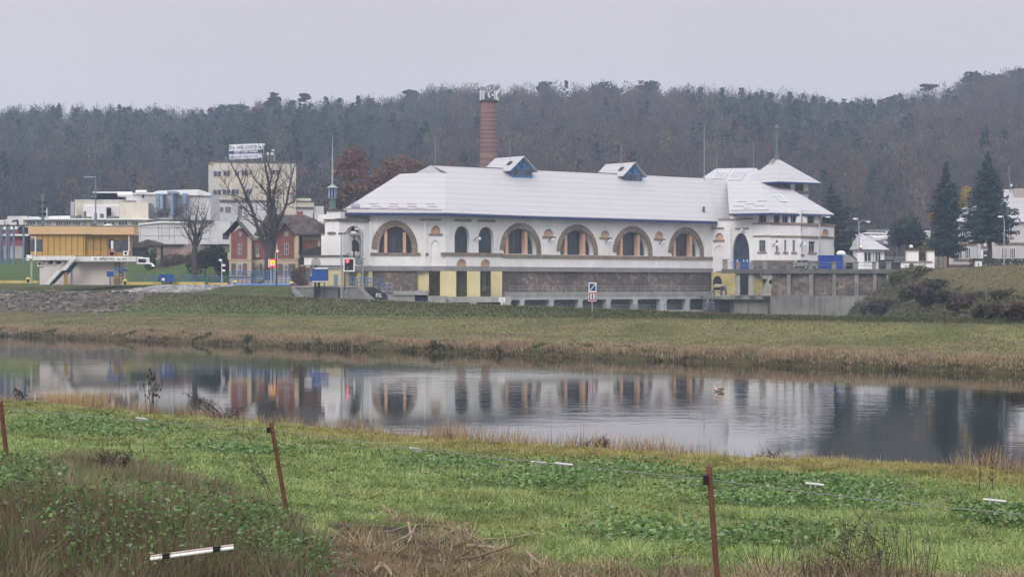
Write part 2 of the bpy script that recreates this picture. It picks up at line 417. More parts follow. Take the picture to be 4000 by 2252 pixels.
# ------------------------------------------------------------------ the river
def build_water():
    mb = MB(); a = [(-90,-95),(-90,6),(-90,110)]
    def q(s, t): return (P0[0]+RN[0]*s+RT[0]*t, P0[1]+RN[1]*s+RT[1]*t, 0)
    mb.face([q(-79.6,-260), q(3.8,-260), q(3.8,420), q(-79.6,420)])
    mb.face([q(43,-20), q(80,-20), q(80,175), q(43,175)])
    m, nt, b = nodes('river_water')
    b.inputs['Base Color'].default_value = (.014,.018,.014,1); b.inputs['Roughness'].default_value = .035
    b.inputs['IOR'].default_value = 1.333; b.inputs['Specular IOR Level'].default_value = .5
    p = pos(nt); n = noise(nt, pos(nt, (1,1,1)), .55, 2, .5); n2 = noise(nt, pos(nt, (1,1.3,1)), 1.7, 2, .5)
    mask = ramp(nt, noise(nt, pos(nt, (1,.5,1)), .05, 3, .6), .42, .58)
    mm = N(nt, 'ShaderNodeMath', operation='MULTIPLY_ADD'); nt.links.new(n2, mm.inputs[0]); mm.inputs[1].default_value = .35; nt.links.new(n, mm.inputs[2])
    ms = N(nt, 'ShaderNodeMath', operation='MULTIPLY_ADD'); nt.links.new(mask, ms.inputs[0]); ms.inputs[1].default_value = 1.25; ms.inputs[2].default_value = .2
    mx = N(nt, 'ShaderNodeMath', operation='MULTIPLY'); nt.links.new(mm.outputs[0], mx.inputs[0]); nt.links.new(ms.outputs[0], mx.inputs[1])
    bn = N(nt, 'ShaderNodeBump'); bn.inputs['Strength'].default_value = 1; bn.inputs['Distance'].default_value = WATER_BUMP
    nt.links.new(mx.outputs[0], bn.inputs['Height']); nt.links.new(bn.outputs[0], b.inputs['Normal'])
    o = mb.build('river', m); o['kind'] = 'structure'; return o
WATER_BUMP = .0070
build_water()

# ------------------------------------------------------------------ air, sky, sun, camera
def build_light():
    sc = bpy.context.scene
    w = bpy.data.worlds.new('World'); sc.world = w; w.use_nodes = True; nt = w.node_tree
    bg = nt.nodes['Background']; sky = nt.nodes.new('ShaderNodeTexSky'); sky.sky_type = 'NISHITA'; sky.sun_disc = False
    el, az = math.radians(38), math.radians(205)
    sky.sun_elevation = el; sky.sun_rotation = az; sky.air_density = 1.2; sky.dust_density = 3
    tc = nt.nodes.new('ShaderNodeTexCoord'); sp = nt.nodes.new('ShaderNodeSeparateXYZ'); nt.links.new(tc.outputs['Generated'], sp.inputs[0])
    low = mix(nt, ramp(nt, sp.outputs[2], .0, .14), (5.2,4.75,4.9), (4.75,4.38,4.58))
    cloud = mix(nt, ramp(nt, sp.outputs[2], .14, .85), low, (13.4,13.2,13.6))
    cn = ramp(nt, noise(nt, tc.outputs['Generated'], 3.2, 4, .55), .3, .7)
    cl2 = mix(nt, cn, (.95,.95,.955), (1.03,1.03,1.03))
    mu = N(nt, 'ShaderNodeMix'); mu.data_type = 'RGBA'; mu.blend_type = 'MULTIPLY'; mu.inputs[0].default_value = 1
    nt.links.new(cloud, mu.inputs[6]); nt.links.new(cl2, mu.inputs[7])
    nt.links.new(mix(nt, .97, sky.outputs[0], mu.outputs[2]), bg.inputs['Color']); bg.inputs['Strength'].default_value = .1
    l = bpy.data.lights.new('sun', 'SUN'); l.energy = 1.2; l.angle = math.radians(25); l.color = (1,.96,.9)
    o = bpy.data.objects.new('sun', l); C.objects.link(o)
    o.rotation_euler = (math.radians(52), 0, math.radians(-25))
    # the haze
    mb = MB(); mb.box(-2200, 2200, -40, 2700, -3, 170)
    m = bpy.data.materials.new('hazy_air'); m.use_nodes = True; nt = m.node_tree; nt.nodes.clear()
    out = nt.nodes.new('ShaderNodeOutputMaterial'); v = nt.nodes.new('ShaderNodeVolumePrincipled')
    v.inputs['Color'].default_value = (.62,.76,1,1); v.inputs['Density'].default_value = HAZE; v.inputs['Anisotropy'].default_value = .2
    nt.links.new(v.outputs[0], out.inputs['Volume'])
    h = mb.build('haze', m); h['kind'] = 'stuff'
    cam = bpy.data.cameras.new('camera'); cam.lens = 70; cam.sensor_width = 36; cam.clip_start = .5; cam.clip_end = 6000
    cam.shift_y = -(1126-YH)/4000
    co = bpy.data.objects.new('camera', cam); C.objects.link(co); co.location = (0,0,HC); co.rotation_euler = (math.radians(90),0,0)
    sc.camera = co
    sc.view_settings.view_transform = 'Standard'; sc.view_settings.look = 'None'; sc.view_settings.exposure = .5; sc.view_settings.gamma = 1
    sc.view_settings.use_curve_mapping = False
    cy = sc.cycles; cy.max_bounces = 6; cy.diffuse_bounces = 2; cy.glossy_bounces = 3; cy.transmission_bounces = 2; cy.volume_bounces = 1
    cy.transparent_max_bounces = 4; cy.caustics_reflective = False; cy.caustics_refractive = False; cy.use_adaptive_sampling = False
    cy.use_denoising = True
    try: cy.denoiser = 'OPENIMAGEDENOISE'
    except Exception: pass
HAZE = .00030
build_light()
# ------------------------------------------------------------------ materials of the built things
white = mat('white_stucco', (.82,.805,.805), .85, .06, .35, streak=.38, streakcol=(.45,.41,.38))
beam_c = mat('grey_concrete_band', (.27,.265,.27), .9, .12, .5, streak=.35)
conc = mat('weathered_concrete', (.27,.26,.245), .92, .22, .35, streak=.75, streakcol=(.07,.065,.06))
conc_l = mat('pale_concrete', (.36,.35,.33), .92, .15, .5, streak=.4)
yellow = mat('yellow_plaster', (.64,.55,.31), .85, .06, .5, streak=.2)
yellow_d = mat('shaded_stained_yellow', (.50,.42,.17), .88, .2, .4, streak=.5)  # yellow darkened to paint in the shade of the recesses, plus stain streaks
peach = mat('peach_plaster', (.66,.40,.265), .85, .06, .6)
sand = mat_stone('sandstone_blocks', ((.27,.205,.15),(.35,.27,.195),(.40,.31,.225)), .9, (.13,.10,.08), 1)
sill_m = mat('sandstone_sill', (.27,.205,.15), .9, .25, .9)
rubble = mat_stone('rubble_masonry', ((.12,.095,.08),(.23,.175,.14),(.35,.27,.205)), 1.5, (.10,.085,.085), 1.3)
rubble_r = mat_stone('reddish_rubble_masonry', ((.10,.085,.08),(.24,.18,.15),(.36,.29,.24)), 1.7, (.16,.13,.12), 1.3)
glassm = mat_glass('dark_glazing', (.030,.034,.042), .25, .35, (.075,.08,.09))
glass2 = mat_glass('window_glass', (.025,.028,.034), .12, .5, (.09,.10,.12))
blue = mat('blue_paint', (.012,.075,.29), .5, .1, .8)
blue_l = mat('light_blue_paint', (.05,.16,.36), .55, .12, .8)
blue_d = mat('dark_blue_fascia', (.018,.035,.13), .6, .15, .8)
steel_b = mat('grey_blue_steel', (.17,.21,.23), .55, .15, 1.2)
steel = mat('galvanised_steel', (.34,.35,.36), .5, .12, 1.5)
black = mat('black_paint', (.012,.012,.013), .5, .1, 1)
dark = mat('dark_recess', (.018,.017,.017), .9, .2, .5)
green_m = mat('green_copper', (.10,.155,.14), .7, .15, .8)
whitep = mat('white_paint', (.78,.78,.78), .5, .05, 1)
frame_b = mat('grey_window_frame', (.22,.25,.31), .6, .08, 1)
brownw = mat('rust_brown_iron', (.13,.055,.04), .85, .25, 6)

def roof_mat():
    m, nt, b = nodes('white_sheet_roof')
    p = pos(nt); z = nt.nodes.new('ShaderNodeSeparateXYZ'); nt.links.new(p, z.inputs[0])
    w = nt.nodes.new('ShaderNodeTexWave'); w.wave_type = 'BANDS'; w.bands_direction = 'Z'; w.inputs['Scale'].default_value = .30
    w.inputs['Distortion'].default_value = .5; w.inputs['Detail'].default_value = 2; w.inputs['Detail Scale'].default_value = .4
    nt.links.new(p, w.inputs['Vector'])
    c = mix(nt, ramp(nt, w.outputs['Fac'], .0, .2), (.372,.358,.37), (.42,.41,.435))
    f = ramp(nt, noise(nt, pos(nt, (.5,.5,.12)), 1.1, 5, .65), .52, .75); mm = N(nt,'ShaderNodeMath',operation='MULTIPLY'); mm.inputs[1].default_value=.35  # blades by the waterline coloured dark as the shadow under the reeds
    nt.links.new(f, mm.inputs[0]); c = mix(nt, mm.outputs[0], c, (.32,.295,.29))
    f = ramp(nt, noise(nt, pos(nt), 2.4, 3, .6), .66, .8); mm = N(nt,'ShaderNodeMath',operation='MULTIPLY'); mm.inputs[1].default_value=.4
    nt.links.new(f, mm.inputs[0]); c = mix(nt, mm.outputs[0], c, (.30,.285,.30))
    nt.links.new(c, b.inputs['Base Color']); b.inputs['Roughness'].default_value = .6; b.inputs['Specular IOR Level'].default_value = .3
    bump(nt, b, w.outputs['Fac'], .03, .3); MATS['roof'] = m; return m
roofm = roof_mat()
def tri_plane(a, b, c, p):
    """where the sight line through pixel p meets the plane of three points"""
    a, b, c = Vector(a), Vector(b), Vector(c); n = (b-a).cross(c-a); d = Vector(((p[0]-CX)/F, 1, (YH-p[1])/F)); o = Vector((0,0,HC))
    return o+d*(n.dot(a-o)/n.dot(d))

# ================================================================== the power station
PS = thing('power_station', (5, 372, 8), 'long white power station under a broad white hipped roof, with a row of arched windows', 'power station')
cA0 = XY(1445, 347); cAB = XY(1740, 350); cBC = XY(1962, 360); cC = XY(2781.5, 394)
fA = Fac(cA0, cAB); fB = Fac(cAB, cBC); fC = Fac(cBC, cC)
ZB0, ZB1, ZE = 8.72, 9.56, 19.0
def mk(name, m, fn, par=PS, **kw):
    b = MB(); fn(b); return b.build(name, m, par, **kw)

# --- arched openings
def big_win(f, K, x0, x1, ytop, ysill, pil, ring, skew=0, dep=1.35):
    a = f.hit(K(x0, ysill)); b = f.hit(K(x1, ysill)); zt = f.hit(K((x0+x1)/2, ytop))[1]; z0 = (a[1]+b[1])/2
    hole = arch(a[0], b[0], z0, zt, .12)
    w = MB(); g = .25
    f.slab(w, arch(a[0]-g+skew, b[0]+g+skew, z0-.1, zt+g, .12), -dep-.12, -dep)
    uc = [f.hit(K(*p))[0] for p in pil]
    for i in range(1, 8):                                             # glazing bars
        u = a[0]+(b[0]-a[0])*i/8+skew
        f.rect(w, u-.035, u+.035, z0, arch_top(u-skew, a[0], b[0], z0, zt, .12)-.05, -dep, -dep+.04, 1)
    win = w.build('arched_window', [glassm, black], PS)
    s = MB(); k = .25*ring
    o = arch(a[0]-ring, b[0]+ring, z0, zt+ring, .12); n = len(o)
    inn = hole
    # ring of sandstone standing proud of the wall
    for i in range(1, n-1):
        p, q, r, t = o[i], o[i+1], inn[i+1], inn[i]
        s.face([f.W(*p,.1), f.W(*q,.1), f.W(*r,.1), f.W(*t,.1)]); s.face([f.W(*p,.1), f.W(*p,-.05), f.W(*q,-.05), f.W(*q,.1)])
        s.face([f.W(*t,.1), f.W(*r,.1), f.W(*r,-.3), f.W(*t,-.3)])
    s.build('window_surround', sand, win)
    for i in range(0, len(pil), 2):
        u0, u1 = uc[i], uc[i+1]; m = (u0+u1)/2
        zz = min(arch_top(u0, a[0], b[0], z0, zt, .12), arch_top(u1, a[0], b[0], z0, zt, .12))+.05
        q = MB(); f.rect(q, u0, u1, z0, zz, -dep+.06, -.32); q.build('pillar', peach, win)
    return hole
holesC = []
holesC.append(big_win(fC, K4, 146, 420, 705, 920, [(170,925),(193,925),(330,925),(352,925)], 1.0))
holesC.append(big_win(fC, K4, 617, 893, 718, 928, [(662,930),(683,930),(812,930),(834,930)], 1.0))
holesC.append(big_win(fC, K4, 1084, 1350, 731, 934, [(1125,936),(1146,936),(1267,936),(1288,936)], 1.0))
holesC.append(big_win(fC, K6, -62, 360, 101, 462, [(-18,462),(18,462),(228,462),(262,462)], 1.0))
hA = [big_win(fA, K2, 113, 583, 287, 645, [(218,645),(256,645),(474,645),(508,645)], 1.0, skew=.55, dep=1.3)]

# --- niches with a peach or white back
def niche(f, K, x0, x1, ytop, y0, m, dep=.45, v=.2, sill=True, lab=None):
    a = f.hit(K(x0, y0)); b = f.hit(K(x1, y0)); zt = f.hit(K((x0+x1)/2, ytop))[1]; z0 = (a[1]+b[1])/2
    h = arch(a[0], b[0], z0, zt, v, 12); q = MB(); f.slab(q, arch(a[0]-.1, b[0]+.1, z0-.05, zt+.1, v, 12), -dep-.1, -dep)
    o = q.build('niche', m, PS)
    if sill:
        q = MB(); f.rect(q, a[0]-.35, b[0]+.35, z0-.35, z0, -.1, .16); q.build('sill', sill_m, o)
    return h
holesC.append(niche(fC, K4, 478, 560, 712, 772, peach)); holesC.append(niche(fC, K4, 952, 1027, 724, 781, peach)); holesC.append(niche(fC, K4, 1405, 1476, 733, 791, peach))
hA.append(niche(fA, K2, 838, 968, 280, 385, peach)); hA.append(niche(fA, K2, 835, 965, 474, 822, white, .22, .7, False))
hB = [niche(fB, K3, 290, 430, 726, 832, peach, sill=False), niche(fB, K3, 614, 752, 732, 836, peach, sill=False)]
def tall_win(f, K, x0, x1, ytop, y0):
    a = f.hit(K(x0, y0)); b = f.hit(K(x1, y0)); zt = f.hit(K((x0+x1)/2, ytop))[1]; z0 = (a[1]+b[1])/2
    h = arch(a[0], b[0], z0, zt, .6); q = MB(); f.slab(q, arch(a[0]-.1, b[0]+.1, z0-.1, zt+.1, .6), -.75, -.65)
    for i in range(1, 5):
        u = a[0]+(b[0]-a[0])*i/5; f.rect(q, u-.035, u+.035, z0, arch_top(u, a[0], b[0], z0, zt, .6)-.05, -.65, -.6, 1)
    for k in range(1, 4): zz = z0+(zt-z0)*.65*k/3; f.rect(q, a[0], b[0], zz-.03, zz+.03, -.65, -.59, 1)
    q.build('tall_window', [glassm, black], PS); return h
hB += [tall_win(fB, K3, 262, 464, 285, 652), tall_win(fB, K3, 586, 788, 294, 656)]

# --- walls
mk('wall', white, lambda b: (
    fA.panel(b, [(0,ZB1),(fA.L,ZB1),(fA.L,ZE),(0,ZE)], hA, 1.3, 0, skew=.55),
    fB.panel(b, [(0,ZB1),(fB.L,ZB1),(fB.L,ZE),(0,ZE)], hB, .7),
    fC.panel(b, [(0,ZB1),(fC.L,ZB1),(fC.L,ZE),(0,ZE)], holesC, 1.4),
    b.hexa([cA0, cAB, cBC, cC, (cC[0]-13, cC[1]+17), (cA0[0]-7, cA0[1]+22)], ZE-.3, ZE-.02)))
mk('concrete_band', beam_c, lambda b: [f.rect(b, -.12, f.L+.12, ZB0, ZB1, -.3, .28) for f in (fA, fB, fC)])
def sills(b):
    fA.prect(b, K2, 20, 645, 695, 677, -.1, .22); fA.prect(b, K2, 758, 648, 806, 678, -.1, .2); fA.prect(b, K2, 690, 194, 978, 212, -.1, .2)
    za = fB.hit(K3(80,678))[1]
    fB.prect(b, K3, 80, 652, 905, 680, -.1, .22); fB.prect(b, K3, 258, 197, 478, 220, -.1, .22); fB.prect(b, K3, 582, 205, 800, 228, -.1, .22)
    zs = fC.hit(K4(135,922))[1]; fC.rect(b, 0, fC.hit(K6(560,490))[0], zs-.55, zs, -.1, .24)
mk('sandstone_ledges', sill_m, sills)
mk('rubble_plinth', rubble, lambda b: (fC.rect(b, 0, fC.L, 2.5, ZB0, -1.2, -.12), fA.rect(b, -.4, fA.hit(K2(652,880))[0], 3, ZB0, -1.2, -.15)))
# --- yellow piers under the faceted end
def piers(b):
    fP = Fac(XY(1600,349.6), XY(1990,349.6))
    fP.prect(b, K2, 655, 886, 812, 1172, -2.6, 0); fP.prect(b, K3, 65, 892, 280, 1236, -2.6, 0)
    fP2 = Fac(XY(1800,353), XY(1990,353)); fP2.prect(b, K3, 428, 894, 605, 1236, -2.8, 0)
    fP3 = Fac(XY(1800,357), XY(1990,357)); fP3.prect(b, K3, 750, 896, 902, 1236, -2.8, 0)
mk('piers', yellow, piers)
mk('recess_wall', yellow_d, lambda b: Fac(XY(1600,356), XY(1990,362)).prect(b, K2, 690, 860, 2000, 1250, -.4, 0))
mk('recess_rail', steel, lambda b: Fac(XY(1700,352), XY(1990,356)).prect(b, K3, 280, 1117, 428, 1123, -.05, 0))
mk('recess_rail', steel, lambda b: Fac(XY(1700,355), XY(1990,357)).prect(b, K3, 604, 1117, 752, 1123, -.05, 0))
mk('inner_pillar', yellow, lambda b: Fac(XY(1600,355.5), XY(1990,361.5)).prect(b, K3, 640, 900, 686, 1165, -.3, 0))

# --- the main roof
E0 = P(1327, 828, 345.0); EAB = P(1738, 831.5, 347.4); EBC = P(2026, 841, 360.6); EC = P(2800, 865, 392.6)
for e in (E0, EAB, EBC, EC): e.z = ZE-.1
ZR = 28.2
R1 = P(1684, 644, 22.2*F/474); R2 = P(2752, 694, 22.2*F/424)
PL = tri_plane(EBC, EC, R1, (1745, 672)); LL = tri_plane(E0, EAB, PL, (1562, 679))
ML = tri_plane(LL, PL, R1, (1625, 676))
VA = tri_plane(EBC, EC, R1, (2840, 709)); X1 = tri_plane(EBC, EC, R1, (2912, 864))
back = Vector((-.634,.773,0))
B1 = R1+back*13+Vector((0,0,-9.2)); B2 = R2+back*13+Vector((0,0,-9.2)); B0 = E0+Vector((-3,22,0))
def main_roof(b):
    th = Vector((0,0,-.16))
    for pl in ([E0,EAB,PL],[E0,PL,LL], [EAB,EBC,PL], [EBC,EC,R1], [EBC,R1,PL], [EC,R2,R1], [EC,X1,VA,R2], [LL,PL,ML], [PL,R1,ML], [R1,R2,B2,B1], [E0,LL,ML,B0], [ML,R1,B1,B0]):
        b.face(pl); b.face([p+th for p in reversed(pl)])
    for p, q in ((E0,EAB),(EAB,EBC),(EBC,EC),(EC,X1)): b.face([p, q, q+th, p+th])
RF = mk('main_roof', roofm, main_roof)
def strip(b, p, q, h, t, dz=0, mi=0):
    p = Vector(p); q = Vector(q); d = (q-p); ln = d.length; d.normalize(); n = d.cross(Vector((0,0,1))).normalized()
    b.obox((p+q)/2+Vector((0,0,dz-h/2)), d*ln/2, n*t/2, Vector((0,0,h/2)), mi)
mk('eave_fascia', blue_d, lambda b: [strip(b, p, q, .42, .16, -.16) for p, q in ((E0,EAB),(EAB,EBC),(EBC,EC))], RF)
def guards(b):
    gm = mat('grey_brown_snow_guard', (.30,.25,.235), .8, .2, 2); b = MB(); strip(b, E0.lerp(EAB,.02)+Vector((0,.5,.62)), E0.lerp(EAB,.97)+Vector((0,.5,.55)), .14, .08); b.build('snow_guard', gm, RF)
    nrm = (EAB-E0).cross(LL-E0).normalized()
    for row, (v, js) in enumerate(((.09,(.16,.34,.52,.70)), (.13,(.24,.42,.61,.82)), (.19,(.18,.40,.59,.79)))):
        for u in js:
            p = E0.lerp(EAB, u).lerp(LL.lerp(PL, u), v)+nrm*.03; q = E0.lerp(EAB, u+.10).lerp(LL.lerp(PL, u+.10), v)+nrm*.03
            b = MB(); strip(b, p, q, .09, .09, .06); b.build('snow_guard', gm, RF)
guards(None)
mk('ridge_cap', mat('dark_ridge_tar', (.07,.065,.065), .8, .2, 2), lambda b: strip(b, R1+Vector((0,0,.05)), R2+Vector((0,0,.05)), .16, .3), RF)
def flue(b):
    p = tri_plane(EBC, EC, R1, K5(263,652)); b.box(p.x-.22, p.x+.22, p.y-.2, p.y+.25, p.z-.3, p.z+1.1)
mk('roof_flue', mat('brown_flue', (.12,.07,.05), .8, .2, 2), flue, RF)
def sky1(b):
    p = tri_plane(E0, EAB, PL, K3(-1,0)) if False else tri_plane(E0, EAB, PL, crop(1250,560,2000,1599)(295,525))
    n = (EAB-E0).cross(LL-E0).normalized(); x = (EAB-E0).normalized(); y = n.cross(x)
    b.obox(p+n*.12, x*.75, y*.7, n*.1)
mk('roof_hatch', frame_b, sky1, RF)
mk('roof_patch', mat('grey_patch', (.47,.46,.49), .6, .05, 2), lambda b: [b.face([tri_plane(EBC,EC,R1,K4(*q))+Vector((.02,-.03,.03)) for q in ((768,303),(790,303),(850,365),(835,367))])], RF)

# --- dormers: small gabled roofs facing the viewer's left-hand side of the slope
def dormer(K, pts, vent):
    """pts: gable apex, gable right tip, gable left tip, far ridge end, far left eave, sill left, sill right"""
    ap, rt, lt, fr, fl, sl, sr = pts
    q0 = tri_plane(EBC, EC, R1, K(*sl)); q1 = tri_plane(EBC, EC, R1, K(*sr))
    f = Fac((q0.x, q0.y), (q1.x, q1.y)); f = f.off(.12)
    g = lambda p, w=0: Vector(f.W(*f.hit(K(*p)), w))
    d = MB(); A, RT_, LT = g(ap,.55), g(rt,.55), g(lt,.55); nb = Vector((-f.n.x, -f.n.y, 0))
    s0, s1 = f.hit(K(*sl)), f.hit(K(*sr)); a = f.hit(K(*ap)); zl = f.hit(K(*lt))[1]+.12
    uc = a[0]; hw = (s1[0]-s0[0])/2; cm = (s0[0]+s1[0])/2; zs = min(s0[1], s1[1])-.15
    wall = MB(); top = a[1]-.35
    f.slab(wall, [(cm-hw, zs),(cm+hw, zs),(cm+hw, zl+.15),(cm, top),(cm-hw, zl+.15)], -7, 0)
    D = wall.build('dormer', blue_l, PS)
    rf = MB(); hw2 = hw+.95; L = 8.2; zr = a[1]+.05; ze = zl-.25
    for sg in (-1, 1):
        p = [f.W(cm, zr, .65), f.W(cm+sg*hw2, ze, .65), f.W(cm+sg*hw2, ze, -L), f.W(cm, zr, -L)]
        rf.face(p); rf.face([(x,y,z-.16) for x,y,z in p]); rf.face([p[0],p[1],(p[1][0],p[1][1],p[1][2]-.16),(p[0][0],p[0][1],p[0][2]-.16)])
        rf.face([p[1],p[2],(p[2][0],p[2][1],p[2][2]-.16),(p[1][0],p[1][1],p[1][2]-.16)])
    rf.build('dormer_roof', roofm, D)
    w = MB(); z1 = zl+.05; z0 = zs+.55
    f.rect(w, cm-hw+.2, cm-.13, z0, z1, -.1, .03); f.rect(w, cm+.13, cm+hw-.2, z0, z1, -.1, .03); w.build('dormer_window', glass2, D)
    t = MB(); f.rect(t, cm-.06, cm+.06, z1+.1, top-.3, 0, .08)
    f.slab(t, [(cm-.9, z1+1.2),(cm-.75, z1+1.35),(cm+.05, z1+.2),(cm-.1, z1+.1)], 0, .09)
    t.build('gable_brace', blue_d, D)
    v = MB(); n = (Vector(f.W(cm,zr,0))-Vector(f.W(cm-hw2,ze,0))); n = Vector((f.d.x*-(zr-ze), f.d.y*-(zr-ze), hw2)).normalized()
    c = Vector(f.W(cm-hw2*.5, (zr+ze)/2, -1.6))+n*.12; x = Vector((nb.x, nb.y, 0)); v.obox(c, x*.42, n.cross(x)*.5, n*.12)
    v.build('dormer_hatch', black, D)
dormer(K17, [(1180,250),(1540,700),(810,670),(560,250),(540,685),(810,910),(1440,940)], None)
dormer(K4, [(1235,160),(1320,270),(1150,265),(1080,160),(1085,268),(1150,322),(1292,330)], None)

# --- right wing: faceted front, its roof and the look-out tower
WC = [XY(2781.5,394), XY(2851,390.5), XY(2941,387), XY(3008,384.5), XY(3128,386.5), XY(3200,391), XY(3259,397)]
WF = [Fac(WC[i], WC[i+1]) for i in range(6)]
ZW = 9.0; zc1 = WF[1].hit(K6(940,0))[1]
wholes = [[] for _ in WF]
wholes[0].append(niche(WF[0], K6, 580, 708, 112, 215, peach)); wholes[0].append(niche(WF[0], K6, 566, 714, 303, 640, white, .2, .7, False))
# portal with blue doors
f = WF[1]; a = f.hit(K6(842,640)); b_ = f.hit(K6(1096,640)); zt = f.hit(K6(970,115))[1]
ph = arch(a[0], b_[0], ZW, zt, .42, 16, .92); wholes[1].append(ph)
q = MB(); f.slab(q, arch(a[0]-.1, b_[0]+.1, ZW, zt+.1, .42, 16, .92), -.65, -.55)
zb = f.hit(K6(970,500))[1]
f.rect(q, a[0], b_[0], ZW, zb, -.55, -.46, 1)
for i in range(0, 7):
    u = a[0]+(b_[0]-a[0])*i/6; f.rect(q, u-.05, u+.05, zb if i != 3 else ZW, max(zb+.1, arch_top(min(max(u,a[0]+.05),b_[0]-.05), a[0], b_[0], ZW, zt, .42, .92)-.1), -.55, -.44 if i == 3 else -.48, 2)
for k in range(1, 6): zz = zb+(zt-zb)*k/6.5; w_ = (b_[0]-a[0])/2*(1 if k < 3 else (1-.02*k*k)); f.rect(q, f.L*0+(a[0]+b_[0])/2-w_*.96, (a[0]+b_[0])/2+w_*.96, zz-.04, zz+.04, -.55, -.49, 2)
for u in (.22,.6,.8): uu = a[0]+(b_[0]-a[0])*u; f.rect(q, uu-.1, uu+.1, zb-.55, zb-.1, -.46, -.42, 3)
DR = q.build('portal_door', [glassm, blue, blue_d, whitep], PS)
def small_win(i, K, x0, y0, x1, y1, bars=(1,1), m=glass2, sill=True, dep=.3, nm='window'):
    f = WF[i]; a = f.hit(K(x0,y1)); b = f.hit(K(x1,y0)); h = [(a[0],a[1]),(b[0],a[1]),(b[0],b[1]),(a[0],b[1])]
    wholes[i].append(h); q = MB(); f.rect(q, a[0]-.05, b[0]+.05, a[1]-.05, b[1]+.05, -dep-.1, -dep)
    o = q.build(nm, m, PS); fr = MB(); t = .07
    for u in [a[0]+(b[0]-a[0])*k/(bars[0]+1) for k in range(bars[0]+2)]: f.rect(fr, u-t, u+t, a[1], b[1], -dep, -dep+.06)
    for k in range(bars[1]+2): z = a[1]+(b[1]-a[1])*(k/(bars[1]+1) if k in (0, bars[1]+1) else .68); f.rect(fr, a[0], b[0], z-t*.8, z+t*.8, -dep, -dep+.065)
    fr.build('window_frame', frame_b, o)
    if sill: s = MB(); f.rect(s, a[0]-.3, b[0]+.3, a[1]-.32, a[1]-.002, -.1, .18); s.build('sill', sill_m, o)
small_win(2, K6, 1238, 220, 1335, 392, (2,1))
for x0, x1 in ((258,288),(375,408),(494,530)): small_win(3, K7, x0, 570, x1, 738, (1,1))
small_win(4, K7, 622, 582, 640, 770, (0,1)); small_win(4, K7, 722, 588, 812, 742, (1,1))
wholes[5].append(niche(WF[5], K7, 905, 1012, 412, 520, peach))
for i, xs in ((2,((1225-1225+0,0),)),):
    pass
for i, x0, x1 in ((2,-35,0),(2,8,118),(3,228,312),(3,350,432),(3,468,548),(4,605,640),(4,702,812)):
    if x0 >= 0: small_win(i, K7, x0, 192, x1, 322 if i < 4 else 335, (1,0) if x1-x0 > 60 else (0,0), m=dark, sill=False, dep=.5, nm='clerestory_window')
ZW1 = WF[3].hit(K7(350,182))[1]+.6; ZW2 = WF[5].hit(K7(980,368))[1]
Zp = WF[1].hit(K6(900,-30))[1]
tops = [19.0, Zp+2.2, ZW1, ZW1, ZW1, ZW2]
mk('wing_wall', white, lambda b: [f.panel(b, [(0,ZW-.5),(f.L,ZW-.5),(f.L,tops[i]),(0,tops[i])], wholes[i], .6) for i, f in enumerate(WF)] + [
    b.face([(WC[6][0],WC[6][1],ZW-.5),(WC[6][0]+2,WC[6][1]+14,ZW-.5),(WC[6][0]+2,WC[6][1]+14,ZW2),(WC[6][0],WC[6][1],ZW2)]),
    b.face([(WC[5][0],WC[5][1],ZW),(WC[5][0]+1,WC[5][1]+14,ZW),(WC[5][0]+1,WC[5][1]+14,ZW1),(WC[5][0],WC[5][1],ZW1)]),
    b.hexa([WC[5], WC[6], (WC[6][0]+2,WC[6][1]+14), (WC[5][0]+1,WC[5][1]+14)], ZW2-.2, ZW2-.01)])
def wbands(b):
    for i, (ya, yb) in {2:(146,172), }.items(): WF[i].prect(b, K6, 1155, ya, 1405, yb, -.1, .16)
    WF[3].prect(b, K7, 175, 508, 612, 530, -.1, .16); WF[4].prect(b, K7, 612, 516, 872, 542, -.1, .16); WF[5].prect(b, K7, 872, 524, 1087, 546, -.1, .16)
    WF[2].prect(b, K7, -70, 322, 175, 348, -.1, .2); WF[3].prect(b, K7, 175, 324, 612, 350, -.1, .2); WF[4].prect(b, K7, 612, 338, 872, 364, -.1, .2); WF[5].prect(b, K7, 872, 348, 1090, 370, -.1, .2)
    WF[0].prect(b, K6, 540, 30, 720, 52, -.1, .2); WF[1].prect(b, K6, 890, 35, 1082, 58, -.1, .2)
    WF[1].prect(b, K6, 805, -105, 1150, -80, -.1, .25); WF[0].prect(b, K6, 640, -105, 805, -78, -.1, .25)
    WF[2].prect(b, K6, 1130, 515, 1405, 540, -.1, .2); WF[3].prect(b, K7, 175, 855, 612, 880, -.1, .2); WF[4].prect(b, K7, 612, 862, 872, 884, -.1, .2)
mk('wing_ledges', sill_m, wbands)
mk('wing_plinth', rubble, lambda b: [f.rect(b, 0, f.L, ZW-.5, f.hit((CX+F*f.W(f.L/2,0)[0]/f.W(f.L/2,0)[1], 1022))[1], -.3, .06) for f in WF[2:5]])
mk('downpipe', whitep, lambda b: [b.tube([P(*KA(*p), D_) for p in pts], .1, 6) for KA, pts, D_ in (
    (K6, [(812,0),(815,635)], 389.5), (K2, [(762,215),(760,830)], 348.3), (K1, [(915,290),(912,880)], 346), (K7, [(876,350),(876,890)], 389.8))])
